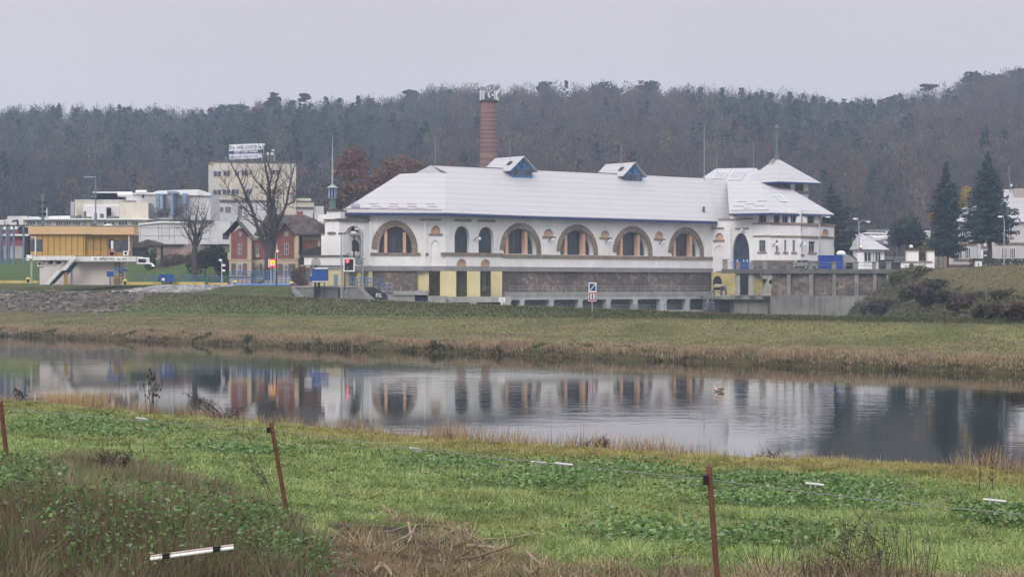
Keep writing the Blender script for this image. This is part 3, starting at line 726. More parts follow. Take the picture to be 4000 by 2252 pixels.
# wing roof
W0 = P(*K5(430,655), 388); W1 = P(*K5(722,653), 382); W2 = P(*K5(1165,668), 392)
ze = 20.2
for w_ in (W0, W1, W2): w_.z = ze
W0 = P(*K5(440,655), 386); W0.z = ze
WR1 = tri_plane(W0, W1, VA, K5(350,350)); WR2 = tri_plane(W0, W1, VA, K5(618,346))
WRz = (WR1.z+WR2.z)/2
WK = tri_plane(W0, W1, VA, K5(614,380))
WB = Vector((W2.x-14, W2.y+24, ze)); WL = tri_plane(W0, W1, VA, K5(238,422))
def wing_roof(b):
    th = Vector((0,0,-.16))
    for pl in ([W0,W1,WK,VA],[VA,WK,WR2,WR1],[WL,VA,WR1],[W1,W2,WR2,WK],[W2,WB,WR2],[WR1,WR2,WB],[WL,WR1,WB],[W0,VA,X1]):
        b.face(pl); b.face([p+th for p in reversed(pl)])
    for p, q in ((W0,W1),(W1,W2)): b.face([p,q,q+th,p+th])
WRf = mk('wing_roof', roofm, wing_roof)
mk('wing_fascia', blue_d, lambda b: (strip(b, W0, W1, .38, .16, -.16), strip(b, W1, W2, .38, .16, -.16)), WRf)
def on_plane(a, b, c, K, pts, lift): 
    n = (Vector(b)-Vector(a)).cross(Vector(c)-Vector(a)).normalized(); n = n if n.z > 0 else -n
    return [tri_plane(a, b, c, K(*p))+n*lift for p in pts], n
def skylight(abc, pts):
    q = MB(); p, n = on_plane(*abc, K5, pts, .14); c = sum(p, Vector())/4
    q.face(p); q.face([x-n*.3 for x in reversed(p)])
    for i in range(4): q.face([p[i], p[i]-n*.3, p[(i+1)%4]-n*.3, p[(i+1)%4]])
    o = q.build('skylight', mat_glass('skylight_glass', (.23,.26,.28), .3, .5, (.30,.33,.35)) if 'skyl' not in MATS else MATS['skyl'], WRf)
    MATS['skyl'] = o.data.materials[0]
    r = MB()
    for i in range(4): r.tube([p[i]+n*.03, p[(i+1)%4]+n*.03], .08, 4)
    for k in range(1, 4): r.tube([p[0].lerp(p[1], k/4)+n*.03, p[3].lerp(p[2], k/4)+n*.03], .04, 4)
    r.build('skylight_frame', whitep, o)
skylight((WR1, WR2, VA), [(318,422),(405,425),(432,380),(352,378)])
skylight((WR1, WR2, VA), [(434,432),(522,433),(557,377),(466,377)])
skylight((W1, W2, WR2), [(795,580),(840,583),(800,540),(750,537)])
def wguards(b):
    gm = MATS['grey_brown_snow_guard']; mk('snow_guard', gm, lambda b: strip(b, W0.lerp(W1,.05)+Vector((0,.4,.55)), W0.lerp(W1,.98)+Vector((0,.4,.55)), .14, .08), WRf)
    for x0, x1, y in ((470,540,612),(500,560,580),(540,590,627),(610,680,610),(635,700,577),(550,615,597)):
        p, n = on_plane(W0, W1, WK, K5, [(x0,y),(x1,y)], .05); mk('snow_guard', gm, lambda b: strip(b, p[0], p[1], .09, .09, .06), WRf)
wguards(None)
# tower
T = MB(); TD = 407
fT0 = P(*K5(783,540), TD); fT = Fac(XY(K5(730,0)[0], TD+5), XY(K5(870,0)[0], TD)); fT2 = Fac(XY(K5(870,0)[0], TD), XY(K5(985,0)[0], TD+4))
zt0 = 15; zt1 = fT2.hit(K5(930,445))[1]+.4
for f in (fT, fT2): f.rect(T, 0, f.L, zt0, zt1, -.4, 0)
T.hexa([fT.W(0,0,-.2)[:2], fT.W(fT.L,0,-.2)[:2], fT2.W(fT2.L,0,-.2)[:2], (fT2.W(fT2.L,0)[0]-9, fT2.W(fT2.L,0)[1]+9)], zt0, zt1-.05)
TW = T.build('tower_wall', white, PS)
q = MB(); fT2.prect(q, K5, 893, 453, 950, 507, -.1, .04); fT.prect(q, K5, 800, 446, 866, 490, -.1, .04); q.build('tower_window', dark, TW)
q = MB(); fT2.prect(q, K5, 868, 508, 990, 522, -.1, .2); fT.prect(q, K5, 800, 500, 868, 514, -.1, .2); q.build('tower_ledge', sill_m, TW)
ap = P(*K5(768,278), 411); e1 = P(*K5(780,438), 403); e2 = P(*K5(1075,451), 409); ezt = (e1.z+e2.z)/2; e1.z = e2.z = ezt
e0 = P(*K5(520,400), 412); e0.z = ezt; e3 = Vector((e2.x-11, e2.y+14, ezt)); e4 = Vector((e0.x+2, e0.y+12, ezt))
q = MB()
for pl in ([e0,e1,ap],[e1,e2,ap],[e2,e3,ap],[e3,e4,ap],[e4,e0,ap]): q.face(pl)
q.face([p+Vector((0,0,-.15)) for p in (e0,e1,e2,e3,e4)]); TR = q.build('tower_roof', roofm, PS)
mk('tower_fascia', blue_d, lambda b: (strip(b, e1, e2, .35, .15, -.02), strip(b, e0, e1, .35, .15, -.02)), TR)
mk('finial', green_m, lambda b: b.lathe((ap.x, ap.y), [(.5,ap.z-.5),(.45,ap.z+.9),(.66,ap.z+1),(.66,ap.z+1.25),(.27,ap.z+1.3),(.2,Z(K5(0,62)[1],411)-.6),(.5,Z(K5(0,62)[1],411)-.4),(.5,Z(K5(0,62)[1],411)-.1),(.2,Z(K5(0,48)[1],411)-.1),(.1,Z(K5(0,46)[1],411)+.1)], 10), TR)
mk('roof_hatch', sill_m, lambda b: (lambda pn: b.face(pn[0]))(on_plane(e0, e1, ap, K5, [(715,318),(745,318),(772,282),(740,284)], .12)), TR)
# lightning rods along the ridges
for KK, x, y0, y1, D, r in ((K5,267,410,45,401,.09),(K5,354,350,188,404,.05),(K5,608,346,175,402,.05),(crop(1250,560,2000,1599),960,170,-60,365,.06),(K17,745,240,-330,372,.05),(K4,1122,155,10,391,.05)):
    b = MB(); a = P(*KK(x,y0), D); c = P(*KK(x,y1), D); c.x = a.x; b.tube([a-Vector((0,0,.8)), c], [r, r*.5], 5); b.build('lightning_rod', steel, PS)

# --- left porch and its stepped tower
fTw = Fac(XY(K1(258,0)[0], 343.5), XY(K1(500,0)[0], 342.5)); fPo = Fac(XY(K1(500,0)[0], 342.5), XY(K1(905,0)[0], 346.9))
po = MB()
zp0 = ZB1-.1; zp1 = fPo.hit(K1(700,290))[1]
a = fPo.hit(K1(552,745)); b_ = fPo.hit(K1(838,745)); zt = fPo.hit(K1(690,350))[1]
fPo.panel(po, [(0,zp0),(fPo.L,zp0),(fPo.L,zp1),(0,zp1)], [arch(a[0], b_[0], ZB1+.9, zt, .45)], .8)
fPo.rect(po, -.2, fPo.L, zp0, zp1+.1, -2.6, -1.7)                         # inner back wall of the porch
fTw.prect(po, K1, 258, 460, 545, 760, -6, 0); fTw.prect(po, K1, 300, 262, 502, 461, -5.5, -.25); fTw.prect(po, K1, 312, 148, 500, 263, -5, -.6)
fTw.prect(po, K1, 48, 768, 545, 885, -7, .7)
fPo.rect(po, 0, fPo.L, zp1, ZE-.5, -6, -2.2)
PO = po.build('porch', white, PS)
fb = fPo.off(-1.7)
q = MB()
for x0, x1, yt, y0, v in ((652,782,358,484,.25),(645,768,540,700,.4)):
    a = fb.hit(K1(x0,y0)); b_ = fb.hit(K1(x1,y0)); fb.slab(q, arch(a[0], b_[0], a[1], fb.hit(K1(700,yt))[1], v), -.1, .04)
q.build('arched_window', glassm, PO)
q = MB(); fb.prect(q, K1, 640, 470, 785, 488, 0, .25); fTw.prect(q, K1, 310, 133, 508, 152, -5, -.35); fTw.prect(q, K1, 292, 258, 505, 280, -5.6, .1); fPo.prect(q, K1, 500, 262, 905, 290, -2, .3)
fTw.prect(q, K1, 258, 442, 302, 466, -6, .2); fTw.prect(q, K1, 495, 442, 550, 464, -1, .2); fTw.prect(q, K1, 35, 745, 552, 770, -7.2, .95)
fTw.slab(q, [(fTw.hit(K1(396+56*math.cos(t), 448-16*math.sin(t)))) for t in [2*math.pi*k/14 for k in range(14)]], -.5, .25)
q.build('cornice', sill_m if False else mat('mossy_stone_cornice', (.13,.12,.10), .95, .3, 1.2), PO)
q = MB(); fPo.prect(q, K1, 543, 470, 590, 745, -1.6, -.75); q.build('porch_recess', rubble, PO)
q = MB(); c = P(*K1(700,742), 344.3); q.ball((c.x, c.y, c.z-.1), 1.0, 14, sx=1.3, sy=.8, sz=.75); q.build('stone_bay', conc_l, PO, smooth=True)
fBs = fTw.off(.7); h = fBs.hit(K1(125,880)); h2 = fBs.hit(K1(250,880)); q = MB(); fBs.slab(q, arch(h[0], h2[0], h[1], fBs.hit(K1(190,778))[1], .2), -.1, .05); q.build('niche', conc_l, PO)
q = MB(); fTw.prect(q, K1, 135, 880, 545, 937, -7, .5); fPo.rect(q, 0, fPo.L+.3, ZB0, ZB1, -4, .3); q.build('concrete_band', beam_c, PO)
q = MB(); fTw.prect(q, K1, 5, 876, 140, 977, -5, 1.2); q.build('concrete_slab', conc_l, PO)
q = MB(); fTw.prect(q, K1, 55, 932, 545, 1175, -6, .35); fPo.rect(q, 0, fPo.L, 4.5, ZB0, -4, -1.2); fPo.prect(q, K1, 895, 940, 940, 1175, -1, .2); fPo.prect(q, K1, 750, 940, 800, 1175, -1.4, -.1); q.build('yellow_base', yellow, PO)
q = MB(); fTw.prect(q, K1, 440, 1006, 494, 1168, 0, .42); fPo.prect(q, K1, 640, 960, 745, 1170, -1.4, -1.1); q.build('blue_door', mat('faded_blue_door', (.19,.27,.30), .7, .1, 1), PO)
# lantern spire
lc = P(*K19(1142,640), 345.5); Lz = lambda y: Z(K19(0,y)[1], 345.5); lr = 30*.524/F*345.5
SP = MB(); SP.lathe(lc, [(lr*1.05,Lz(645)),(lr*1.05,Lz(630)),(lr*.85,Lz(628)),(lr*.8,Lz(572)),(lr*1.05,Lz(570)),(lr*1.05,Lz(560)),(lr*.3,Lz(558))], 8)
S = SP.build('lantern_base', green_m, PS)
q = MB(); q.lathe(lc, [(lr*.72,Lz(562)),(lr*.72,Lz(486))], 8); q.build('lantern_light', mat_glass('blue_glass', (.012,.02,.12), .2, .5, (.02,.04,.2)), S)
q = MB()
for k in range(8): t = math.pi*k/4; x, y = lc.x+lr*.9*math.cos(t), lc.y+lr*.9*math.sin(t); q.tube([(x,y,Lz(562)),(x,y,Lz(484))], .08, 5)
q.build('lantern_post', mat('pale_blue_paint', (.30,.38,.46), .6, .1, 1), S)
q = MB(); q.lathe(lc, [(lr*1.35,Lz(486)),(lr*1.35,Lz(481)),(lr*.35,Lz(462)),(.16,Lz(455)),(.14,Lz(330)),(.05,Lz(88))], 10); q.build('lantern_cap', mat('pale_green_metal', (.32,.36,.36), .6, .1, 1), S)
# wall lamps
for f, K, x, y in ((fC,K4,525,805),(fC,K4,998,815),(fC,K4,1447,825),(fB,K3,540,460),(WF[1],K6,1000,75),(WF[3],K7,225,640),(WF[4],K7,605,640)):
    u, z = f.hit(K(x,y)); q = MB(); q.tube([f.W(u-.2,z-.3,0), f.W(u-.25,z+.1,.3), f.W(u,z+.35,.6), f.W(u+.2,z+.3,.7)], .07, 5); o = q.build('wall_lamp', black, PS)
    q = MB(); p = f.W(u+.3,z+.05,.75); q.ball(p, .34, 8); q.build('lamp_globe', whitep, o, smooth=True)
# ------------------------------------------------------------------ small helpers
def frontal(x0, x1, D, rot=0):
    a = XY(x0, D); b = XY(x1, D); return Fac(a, (b[0], b[1]+rot))
def block(f, mb, K, x0, y0, x1, y1, back, front=0, mi=0): f.prect(mb, K, x0, y0, x1, y1, -back, front, mi)
def part(name, m, par, fn, **kw): b = MB(); fn(b); return b.build(name, m, par, **kw)
def win_part(f, K, x0, y0, x1, y1, par, bars=(1,1), fm=None, name='window', pane=None, w=.03, proud=.0):
    q = MB(); f.prect(q, K, x0, y0, x1, y1, -.1, w); o = q.build(name, pane or glass2, par)
    a = f.hit(K(x0,y1)); b = f.hit(K(x1,y0)); t = max(.05, (b[0]-a[0])*.035); q = MB()
    for k in range(bars[0]+2): u = a[0]+(b[0]-a[0])*k/(bars[0]+1); f.rect(q, u-t, u+t, a[1], b[1], w, w+.07)
    for k in range(bars[1]+2):
        z = a[1]+(b[1]-a[1])*k/(bars[1]+1); f.rect(q, a[0]-t, b[0]+t, z-t, z+t, w, w+.075)
    q.build('window_frame', fm or whitep, o); return o
WH = Vector((1,0,0)); UP = Vector((0,0,1))

# ================================================================== intake deck in front of the station
fD = fC.off(3.2)
D0 = thing('intake_deck', (fD.W(fD.L/2,3)), 'long concrete intake deck on white piers along the foot of the white power station', 'deck')
zt = 4.35; zw = fD.hit(K4(800,1270))[1]; za = fD.hit(K4(800,1236))[1]
u0 = fD.hit(K4(190,1300))[0]; u1 = fD.hit(K6(900,1240))[0]
part('walkway', conc_l, D0, lambda b: fD.rect(b, u0, u1, zw-.05, za, -3.3, .0))
hs = []
for x0, x1, K in ((205,285,K4),(317,530,K4),(562,773,K4),(802,1003,K4),(1035,1230,K4),(1262,1452,K4),(1482,1596,K4)):
    a = fD.hit(K(x0,1300))[0]; b_ = fD.hit(K(x1,1300))[0]; zh = zw-.62; r = .45
    hs.append([(a,.7),(b_,.7),(b_,zh-r),(b_-r*.3,zh-r*.3),(b_-r,zh),(a+r,zh),(a+r*.3,zh-r*.3),(a,zh-r)])
a, b_ = fD.hit(K6(20,1085))[0], fD.hit(K6(160,1085))[0]
a2, b2 = fD.hit(K6(212,1085))[0], fD.hit(K6(470,1085))[0]; hs = hs[:-1]
for a, b_ in ((hs[-1][1][0]+1.6, fD.hit(K6(160,1085))[0]), (a2, b2)): hs.append([(a,.7),(b_,.7),(b_,zh-r),(b_-r*.3,zh-r*.3),(b_-r,zh),(a+r,zh),(a+r*.3,zh-r*.3),(a,zh-r)])
wd = mat('weathered_white_concrete', (.50,.51,.505), .85, .15, .5, streak=.35)
part('white_piers', wd, D0, lambda b: fD.panel(b, [(u0,.4),(u1,.4),(u1,zw),(u0,zw)], hs, 1.2, w=-.05))
part('shaded_back_wall', conc, D0, lambda b: fD.rect(b, u0-1, u1, -1, zw-.1, -3.4, -2.6))
part('low_beam', wd, D0, lambda b: fD.rect(b, fD.hit(K4(1250,1390))[0], u1, .95, 1.5, -.3, .9))
def rail(b, f, u0, u1, z, h, n, r=.035, rows=2, w=0):
    for k in range(n+1): u = u0+(u1-u0)*k/n; b.tube([f.W(u,z,w), f.W(u,z+h,w)], r, 4)
    for k in range(rows): zz = z+h*(k+1)/rows; b.tube([f.W(u0,zz,w), f.W(u1,zz,w)], r*.9, 4)
part('railing', steel, D0, lambda b: rail(b, fD, u0, u1, za, 1.05, 26, .035))
part('lower_railing', steel_b, D0, lambda b: rail(b, fD, u0+2, u1, 1.5, 1.0, 22, .04, w=.8))
# faceted end: deck under the yellow piers
E1 = thing('inlet_block', P(*K3(500,1290), 346), 'low grey concrete inlet block with dark slots beneath the yellow piers', 'concrete block')
f = frontal(1440, 2030, 345)
part('concrete_beam', conc_l, E1, lambda b: (f.prect(b, K3, 180, 1238, 470, 1312, -8, 0), f.prect(b, K3, 560, 1240, 900, 1312, -8, 0), f.prect(b, K3, 470, 1240, 560, 1420, -6, .1), f.prect(b, K3, 900, 1238, 1010, 1420, -6, .15), f.prect(b, K3, -20, 1236, 182, 1420, -6, -.1)))
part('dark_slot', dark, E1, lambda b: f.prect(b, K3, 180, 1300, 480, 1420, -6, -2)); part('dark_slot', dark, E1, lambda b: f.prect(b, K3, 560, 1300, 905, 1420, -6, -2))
f2 = frontal(1440, 2030, 342)
part('step_slab', conc_l, E1, lambda b: (f2.prect(b, K2, 330, 1160, 790, 1214, -6, 0), f2.prect(b, K2, 250, 1212, 620, 1420, -6, -.3), f2.prect(b, K2, 800, 1228, 1036, 1420, -6, -.2)))
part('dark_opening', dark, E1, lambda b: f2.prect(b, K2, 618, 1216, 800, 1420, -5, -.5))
part('blue_railing', blue_l, E1, lambda b: rail(b, f2, f2.hit(K2(250,1300))[0], f2.hit(K2(860,1300))[0], 2.2, 1.2, 9, .05, 2, .4))
part('grey_railing', steel, E1, lambda b: [b.tube([P(*K2(x0,y0), 340), P(*K2(x1,y1), 340)], .06, 4) for x0,y0,x1,y1 in ((182,1055,182,1165),(250,1055,250,1165),(316,1055,316,1165),(182,1055,316,1055),(182,1110,316,1110),(182,1165,316,1165),(430,1100,430,1160),(655,1150,800,1165),(800,1100,800,1230))])

# ================================================================== lock wall with stairs in front of the porch
LWD = 300
f = frontal(1150, 1470, LWD)
LW = thing('concrete_wall', f.W(f.L/2, 2), 'stained grey concrete wall with a sloping end below the blue railings', 'wall')
def lw(b):
    p = [f.hit(K1(*q)) for q in ((-110,1168),(740,1182),(800,1192),(985,1365),(1010,1460),(-110,1460))]
    f.slab(b, p[::-1], -3, 0)
part('wall_body', conc, LW, lw)
part('coping', conc_l, LW, lambda b: (f.prect(b, K1, -110, 1160, 742, 1184, -3.1, .12), b.face([f.W(*f.hit(K1(742,1178)), .12), f.W(*f.hit(K1(812,1188)), .12), f.W(*f.hit(K1(1000,1365)), .12), f.W(*f.hit(K1(930,1365)), .12)])))
part('stain_buttress', mat('black_stained_timber', (.045,.042,.04), .9, .3, 1), LW, lambda b: (f.prect(b, K1, 160, 1178, 192, 1440, 0, .35), f.prect(b, K1, 205, 1178, 236, 1440, 0, .35), f.prect(b, K1, 487, 1185, 512, 1440, 0, .2)))
f3 = frontal(1440, 1560, 306)
ST_ = thing('blue_stairs', f3.W(2,2), 'dark steel stair with blue handrails going down beside the concrete wall', 'stairs')
def stair(b):
    p = [f3.hit(K2(*q)) for q in ((-60,1110),(60,1100),(250,1215),(262,1420),(110,1420),(80,1290))]; f3.slab(b, p[::-1], -1.2, 0)
part('stair_side', mat('dark_stair_steel', (.05,.055,.065), .7, .2, 1), ST_, stair)
part('handrail', blue_l, ST_, lambda b: [b.tube([P(*K2(x0,y0), 305.8), P(*K2(x1,y1), 305.8)], .06, 4) for x0,y0,x1,y1 in ((-140,985,150,985),(150,985,260,1120),(-140,1040,150,1045),(150,1045,240,1150),(150,985,150,1100),(60,985,60,1100),(-20,985,-20,1110),(-80,985,-80,1110),(240,1120,240,1240),(195,1040,195,1160))])
NP = part('number_board', whitep, None, lambda b: frontal(1440,1560,304.5).prect(b, K2, 97, 1190, 182, 1243, -.05, 0)); tag(NP, 'small white board with black number 240 on the dark stair side', 'number board')
o = P(*K2(106,1237), 304.4); t = text_mb('240', 1.0, o, WH, UP, .0); t.build('lettering', black, NP)

# blue handrails on top of the wall
part_rail = thing('blue_railing', f.W(f.hit(K1(700,1170))[0], 6), 'blue tube railing on the concrete wall in front of the yellow base', 'railing')
part('rails', blue_l, part_rail, lambda b: [b.tube([P(*K1(x0,y0), 304), P(*K1(x1,y1), 304)], .05, 4) for x0,y0,x1,y1 in [(640,1058,930,1058),(640,1112,930,1112)]])
part('posts', blue_l, part_rail, lambda b: [b.tube([P(*K1(x,1058), 304), P(*K1(x,1172), 304)], .05, 4) for x in range(640, 931, 36)])

# stone chute beside the platform
CH = part('stone_chute', mat_stone('grey_blue_stone', ((.13,.145,.17),(.19,.20,.22),(.25,.25,.26)), 2.2), None, lambda b: b.face([P(*K14(1110,1288), 297), P(*K14(1245,1290), 297), P(*K14(1420,1460), 284), P(*K14(1270,1460), 284)]) or b.face([P(*K14(1270,1470), 284), P(*K14(1420,1470), 284), P(*K14(1245,1300), 297.5), P(*K14(1110,1300), 297.5)]))
tag(CH, 'sloping grey blue stone chute at the end of the grassy bank', 'chute')

# ================================================================== terrace wall right of the station
fT_ = frontal(2781, 3540, 345)
TWL = thing('retaining_wall', fT_.W(fT_.L/2, 2), 'tall terrace wall of reddish rubble with concrete pilasters and a stained lower wall', 'retaining wall')
zb0 = Z(1067.5,345); zb1 = Z(1050.2,345); zl = Z(1155,345)
ux = lambda K, x: fT_.hit(K(x,0))[0]
part('parapet_beam', mat('dark_stained_concrete', (.15,.145,.135), .92, .25, .5, streak=.6, streakcol=(.05,.05,.045)), TWL, lambda b: fT_.rect(b, ux(K6,690), ux(K9,640), zb0, zb1, -1.2, .35))
part('rubble_infill', rubble_r, TWL, lambda b: fT_.rect(b, ux(K7,190), ux(K9,645), zl-.2, zb0, -1.2, -.45))
part('lower_wall', mat('streaked_grey_concrete', (.25,.235,.225), .92, .25, .22, streak=.95, streakcol=(.06,.05,.048)), TWL, lambda b: (fT_.rect(b, ux(K7,180), ux(K9,645), -1.5, zl, -1.2, .3), fT_.rect(b, ux(K6,880), ux(K7,180), -1.5, zl+.15, -8, -2)))
pil = [(K7,410,465),(K7,725,785),(K7,1055,1110),(K7,1368,1425),(K9,255,305),(K9,446,515)]
for K, x0, x1 in pil:
    part('pilaster', conc, TWL, lambda b: (fT_.rect(b, ux(K,x0), ux(K,x1), zl-.05, zb0+.02, -.5, .12), fT_.rect(b, ux(K,x0)+.05, ux(K,x1)-.05, zb1-.02, Z(1024,345), -1.0, .1), fT_.rect(b, ux(K,x0)-.15, ux(K,x1)+.1, Z(1024,345), Z(1021,345), -1.1, .25)))
part('buttress', conc_l, TWL, lambda b: fT_.slab(b, [fT_.hit(K6(*q)) for q in ((1290,1050),(1425,1050),(1420,960),(1440,900),(1380,840),(1440,790),(1440,700),(1290,700),(1295,795),(1370,800),(1330,920))], -3, -.1))
for x0, x1 in ((898,958),(1090,1155)): part('column', conc_l, TWL, lambda b: fT_.rect(b, ux(K6,x0), ux(K6,x1), Z(K6(0,1045)[1],345), zb0, -1.1, -.1))
part('yellow_recess', yellow_d, TWL, lambda b: (Fac(XY(2781,388), XY(3010,388)).prect(b, K6, 535, 700, 1300, 1060, -.5, 0)))
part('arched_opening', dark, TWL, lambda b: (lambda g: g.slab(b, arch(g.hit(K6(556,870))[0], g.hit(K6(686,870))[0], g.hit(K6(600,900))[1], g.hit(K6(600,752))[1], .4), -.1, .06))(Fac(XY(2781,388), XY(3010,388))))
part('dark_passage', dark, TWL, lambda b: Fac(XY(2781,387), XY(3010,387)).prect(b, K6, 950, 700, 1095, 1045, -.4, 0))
part('recess_floor', conc, TWL, lambda b: b.box(fT_.W(ux(K6,700),0)[0], fT_.W(ux(K7,180),0)[0], 346, 387, zl-.6, zl-.1))
part('terrace_railing', steel_b, TWL, lambda b: [b.tube([fT_.W(ux(K6,770),Z(y,345),-.4), fT_.W(ux(K9,500),Z(y,345),-.4)], .04, 4) for y in (1025,1036)])
part('end_block', conc, TWL, lambda b: (fT_.rect(b, ux(K6,705), ux(K6,770), zb1-.05, Z(1014,345), -1, .1), fT_.rect(b, ux(K6,700), ux(K6,812), Z(1014,345), Z(1012,345), -1.2, .2), fT_.rect(b, ux(K6,905), ux(K6,955), zb1-.05, Z(1022,345), -.9, 0), fT_.rect(b, ux(K6,1095), ux(K6,1145), zb1-.05, Z(1022,345), -.9, 0), fT_.rect(b, ux(K6,1300), ux(K6,1360), zb1-.05, Z(1022,345), -.9, 0)))

# trash rake: steel trestle with a roofed cabin
tr = lambda x, y, D=372: P(*K6(x,y), D)
RK = thing('trash_rake', tr(640,1210), 'grey blue steel trestle crane with a small roofed cabin on the deck', 'rake crane')
for p, q in (((535,960),(490,1215)),((690,930),(640,1210)),((735,930),(780,1210)),((560,960,376),(600,1210,376))): part('leg', steel_b, RK, lambda b: b.tube([tr(*p), tr(*q)], .2, 4))
part('braces', steel_b, RK, lambda b: [b.tube([tr(*p), tr(*q)], .09, 4) for p, q in (((540,990),(680,990)),((500,1120),(780,1120)),((400,1170),(860,1170)),((490,1060),(390,1180)),((480,1215),(800,1215)),((690,1000),(770,1200)))])
part('cabin', mat('dark_cabin_red', (.06,.022,.025), .8, .3, 1), RK, lambda b: b.hexa([XY(K6(560,0)[0],372),XY(K6(690,0)[0],371),XY(K6(745,0)[0],375),XY(K6(610,0)[0],376)], tr(0,965).z, tr(0,905).z))
part('cabin_roof', mat('yellowish_roof', (.30,.28,.17), .8, .2, 1), RK, lambda b: b.face([tr(545,915,371.6), tr(665,910,370.6), tr(735,878,375.6), tr(585,872,376.6)]) or b.hexa([XY(K6(545,0)[0],371.6),XY(K6(665,0)[0],370.6),XY(K6(745,0)[0],375.6),XY(K6(590,0)[0],376.6)], tr(0,912).z-.15, tr(0,900).z))
part('floodlight', steel_b, RK, lambda b: b.box(tr(705,0).x, tr(745,0).x, 370.5, 371.5, tr(0,935).z, tr(0,885).z))
part('flat_railing', steel_b, RK, lambda b: [b.tube([tr(x,1080), tr(x,1220)], .06, 4) for x in (790,860,910)])

# ================================================================== chimney with aerials
CD = 452; cc = lambda x, y: P(*K11(x,y), CD)
CHM = thing('brick_chimney', (cc(295,0).x, CD, 9), 'tall tapering brick chimney ringed with white aerials at its top', 'chimney')
zt_ = cc(0,335).z; zb_ = 9; r1 = (435-178)/2*.2346/F*CD; r0_ = (440-140)/2*.2346/F*CD; zm = cc(0,1410).z
rr = lambda z: r1+(r0_-r1)*(zt_-z)/(zt_-zm)
mbk, nt, b = nodes('chimney_brick'); 
bt = nt.nodes.new('ShaderNodeTexBrick'); bt.inputs['Scale'].default_value = 2.2; bt.inputs['Color1'].default_value = (.20,.125,.10,1); bt.inputs['Color2'].default_value = (.25,.16,.125,1); bt.inputs['Mortar'].default_value = (.25,.18,.15,1); bt.inputs['Mortar Size'].default_value = .012
cy_ = nt.nodes.new('ShaderNodeTexCoord'); mp = nt.nodes.new('ShaderNodeMapping'); mp.inputs['Rotation'].default_value = (math.radians(90),0,0); nt.links.new(cy_.outputs['Object'], mp.inputs[0]); nt.links.new(mp.outputs[0], bt.inputs['Vector'])
zz_ = ramp(nt, noise(nt, pos(nt, (.2,.2,1.4)), 1, 3), .4, .7); nt.links.new(mix(nt, zz_, bt.outputs[0], (.21,.10,.10)), b.inputs['Base Color']); b.inputs['Roughness'].default_value = .9
part('brick_shaft', mbk, CHM, lambda b: b.lathe((cc(295,0).x, CD), [(rr(zb_),zb_)]+[(rr(z), z) for z in np.linspace(zb_+2, zt_-.3, 12)]+[(r1+.12,zt_-.3),(r1+.12,zt_)], 28), smooth=False)
part('iron_hoops', mat('dark_hoop_iron', (.10,.055,.05), .8, .2, 1), CHM, lambda b: [b.lathe((cc(295,0).x, CD), [(rr(cc(0,y).z)+.02,cc(0,y).z-.09),(rr(cc(0,y).z)+.05,cc(0,y).z-.09),(rr(cc(0,y).z)+.05,cc(0,y).z+.09),(rr(cc(0,y).z)+.02,cc(0,y).z+.09)], 24) for y in (660,735,805,875,945,1020,1095,1165,1375,1290,600,520)])
part('aerial_platform', mat('dark_platform_steel', (.07,.09,.10), .7, .2, 1), CHM, lambda b: (b.lathe((cc(295,0).x, CD), [(r1+.35,zt_),(r1+.5,zt_+.15),(r1+.5,zt_+.4),(r1-.4,zt_+.4)], 20), b.lathe((cc(295,0).x, CD), [(r1*.5,zt_),(r1*.5,cc(0,200).z)], 12)))
for x, y0, y1 in ((155,320,150),(185,305,158),(215,302,152),(397,304,150),(424,306,160),(450,325,260),(450,218,150)):
    part('aerial', whitep, CHM, lambda b: (lambda a, c: b.box(a.x-.10, a.x+.10, CD-r1*.6-.5, CD-r1*.6-.2, a.z, c.z))(cc(x,y0), cc(x,y1)))
part('dishes', whitep, CHM, lambda b: [b.ball((cc(x,y).x, CD-r1-.6, cc(x,y).z), r, 8) for x, y, r in ((295,232,.26),(310,268,.25),(360,240,.25),(305,195,.16))])
part('mast_frame', steel_b, CHM, lambda b: [b.tube([cc(*p), cc(*q)], .13, 4) for p, q in (((150,100),(245,95)),((200,330),(200,90)),((245,95),(300,60)),((290,300),(290,70)),((300,60),(365,50)),((360,330),(360,55)),((430,330),(430,90)),((430,90),(460,85)),((330,110),(430,130)),((165,140),(235,120)),((255,330),(255,110)),((395,330),(395,120)),((320,140),(350,70)))])

# ================================================================== lock control house
HD = 312
fH = frontal(80, 640, HD); k12 = lambda x: fH.hit(K12(x,0))[0]
HO = thing('control_house', fH.W(k12(1200), 6.1), 'ochre panelled control house on a white base with an outside stair', 'control house')
ochre = mat('ochre_panels', (.47,.295,.08), .6, .07, .7, streak=.12, streakcol=(.2,.11,.03)); ochre_d = mat('darker_ochre_panels', (.36,.22,.06), .65, .14, 1, streak=.3, streakcol=(.12,.07,.025))
tan_ = mat('tan_fascia', (.60,.41,.23), .75, .04, .5); stucco_p = mat('pale_pink_stucco', (.60,.545,.52), .88, .05, .5, streak=.12)
part('flat_roof', mat('roof_felt', (.10,.095,.10), .9, .2, 1), HO, lambda b: fH.prect(b, K12, 205, 112, 2280, 130, -4, -.3))
part('roof_fascia', tan_, HO, lambda b: (fH.prect(b, K12, 170, 126, 1450, 282, -4, .5), fH.prect(b, K12, 1450, 134, 2300, 290, -4, .45)))
part('upper_wall', ochre, HO, lambda b: fH.prect(b, K12, 200, 282, 1305, 720, -4, 0))
part('recessed_wall', ochre_d, HO, lambda b: fH.prect(b, K12, 1305, 284, 2165, 720, -4, -.55))
part('panel_joints', mat('dark_joint', (.06,.04,.015), .9, .1, 1), HO, lambda b: [fH.prect(b, K12, x-5, 290, x+5, 716, -.05, .03) for x in (444,558,678,800,918,1038,1160,1276)]+[fH.prect(b, K12, x-5, 290, x+5, 716, -.7, -.52) for x in (1462,1608,1750)])
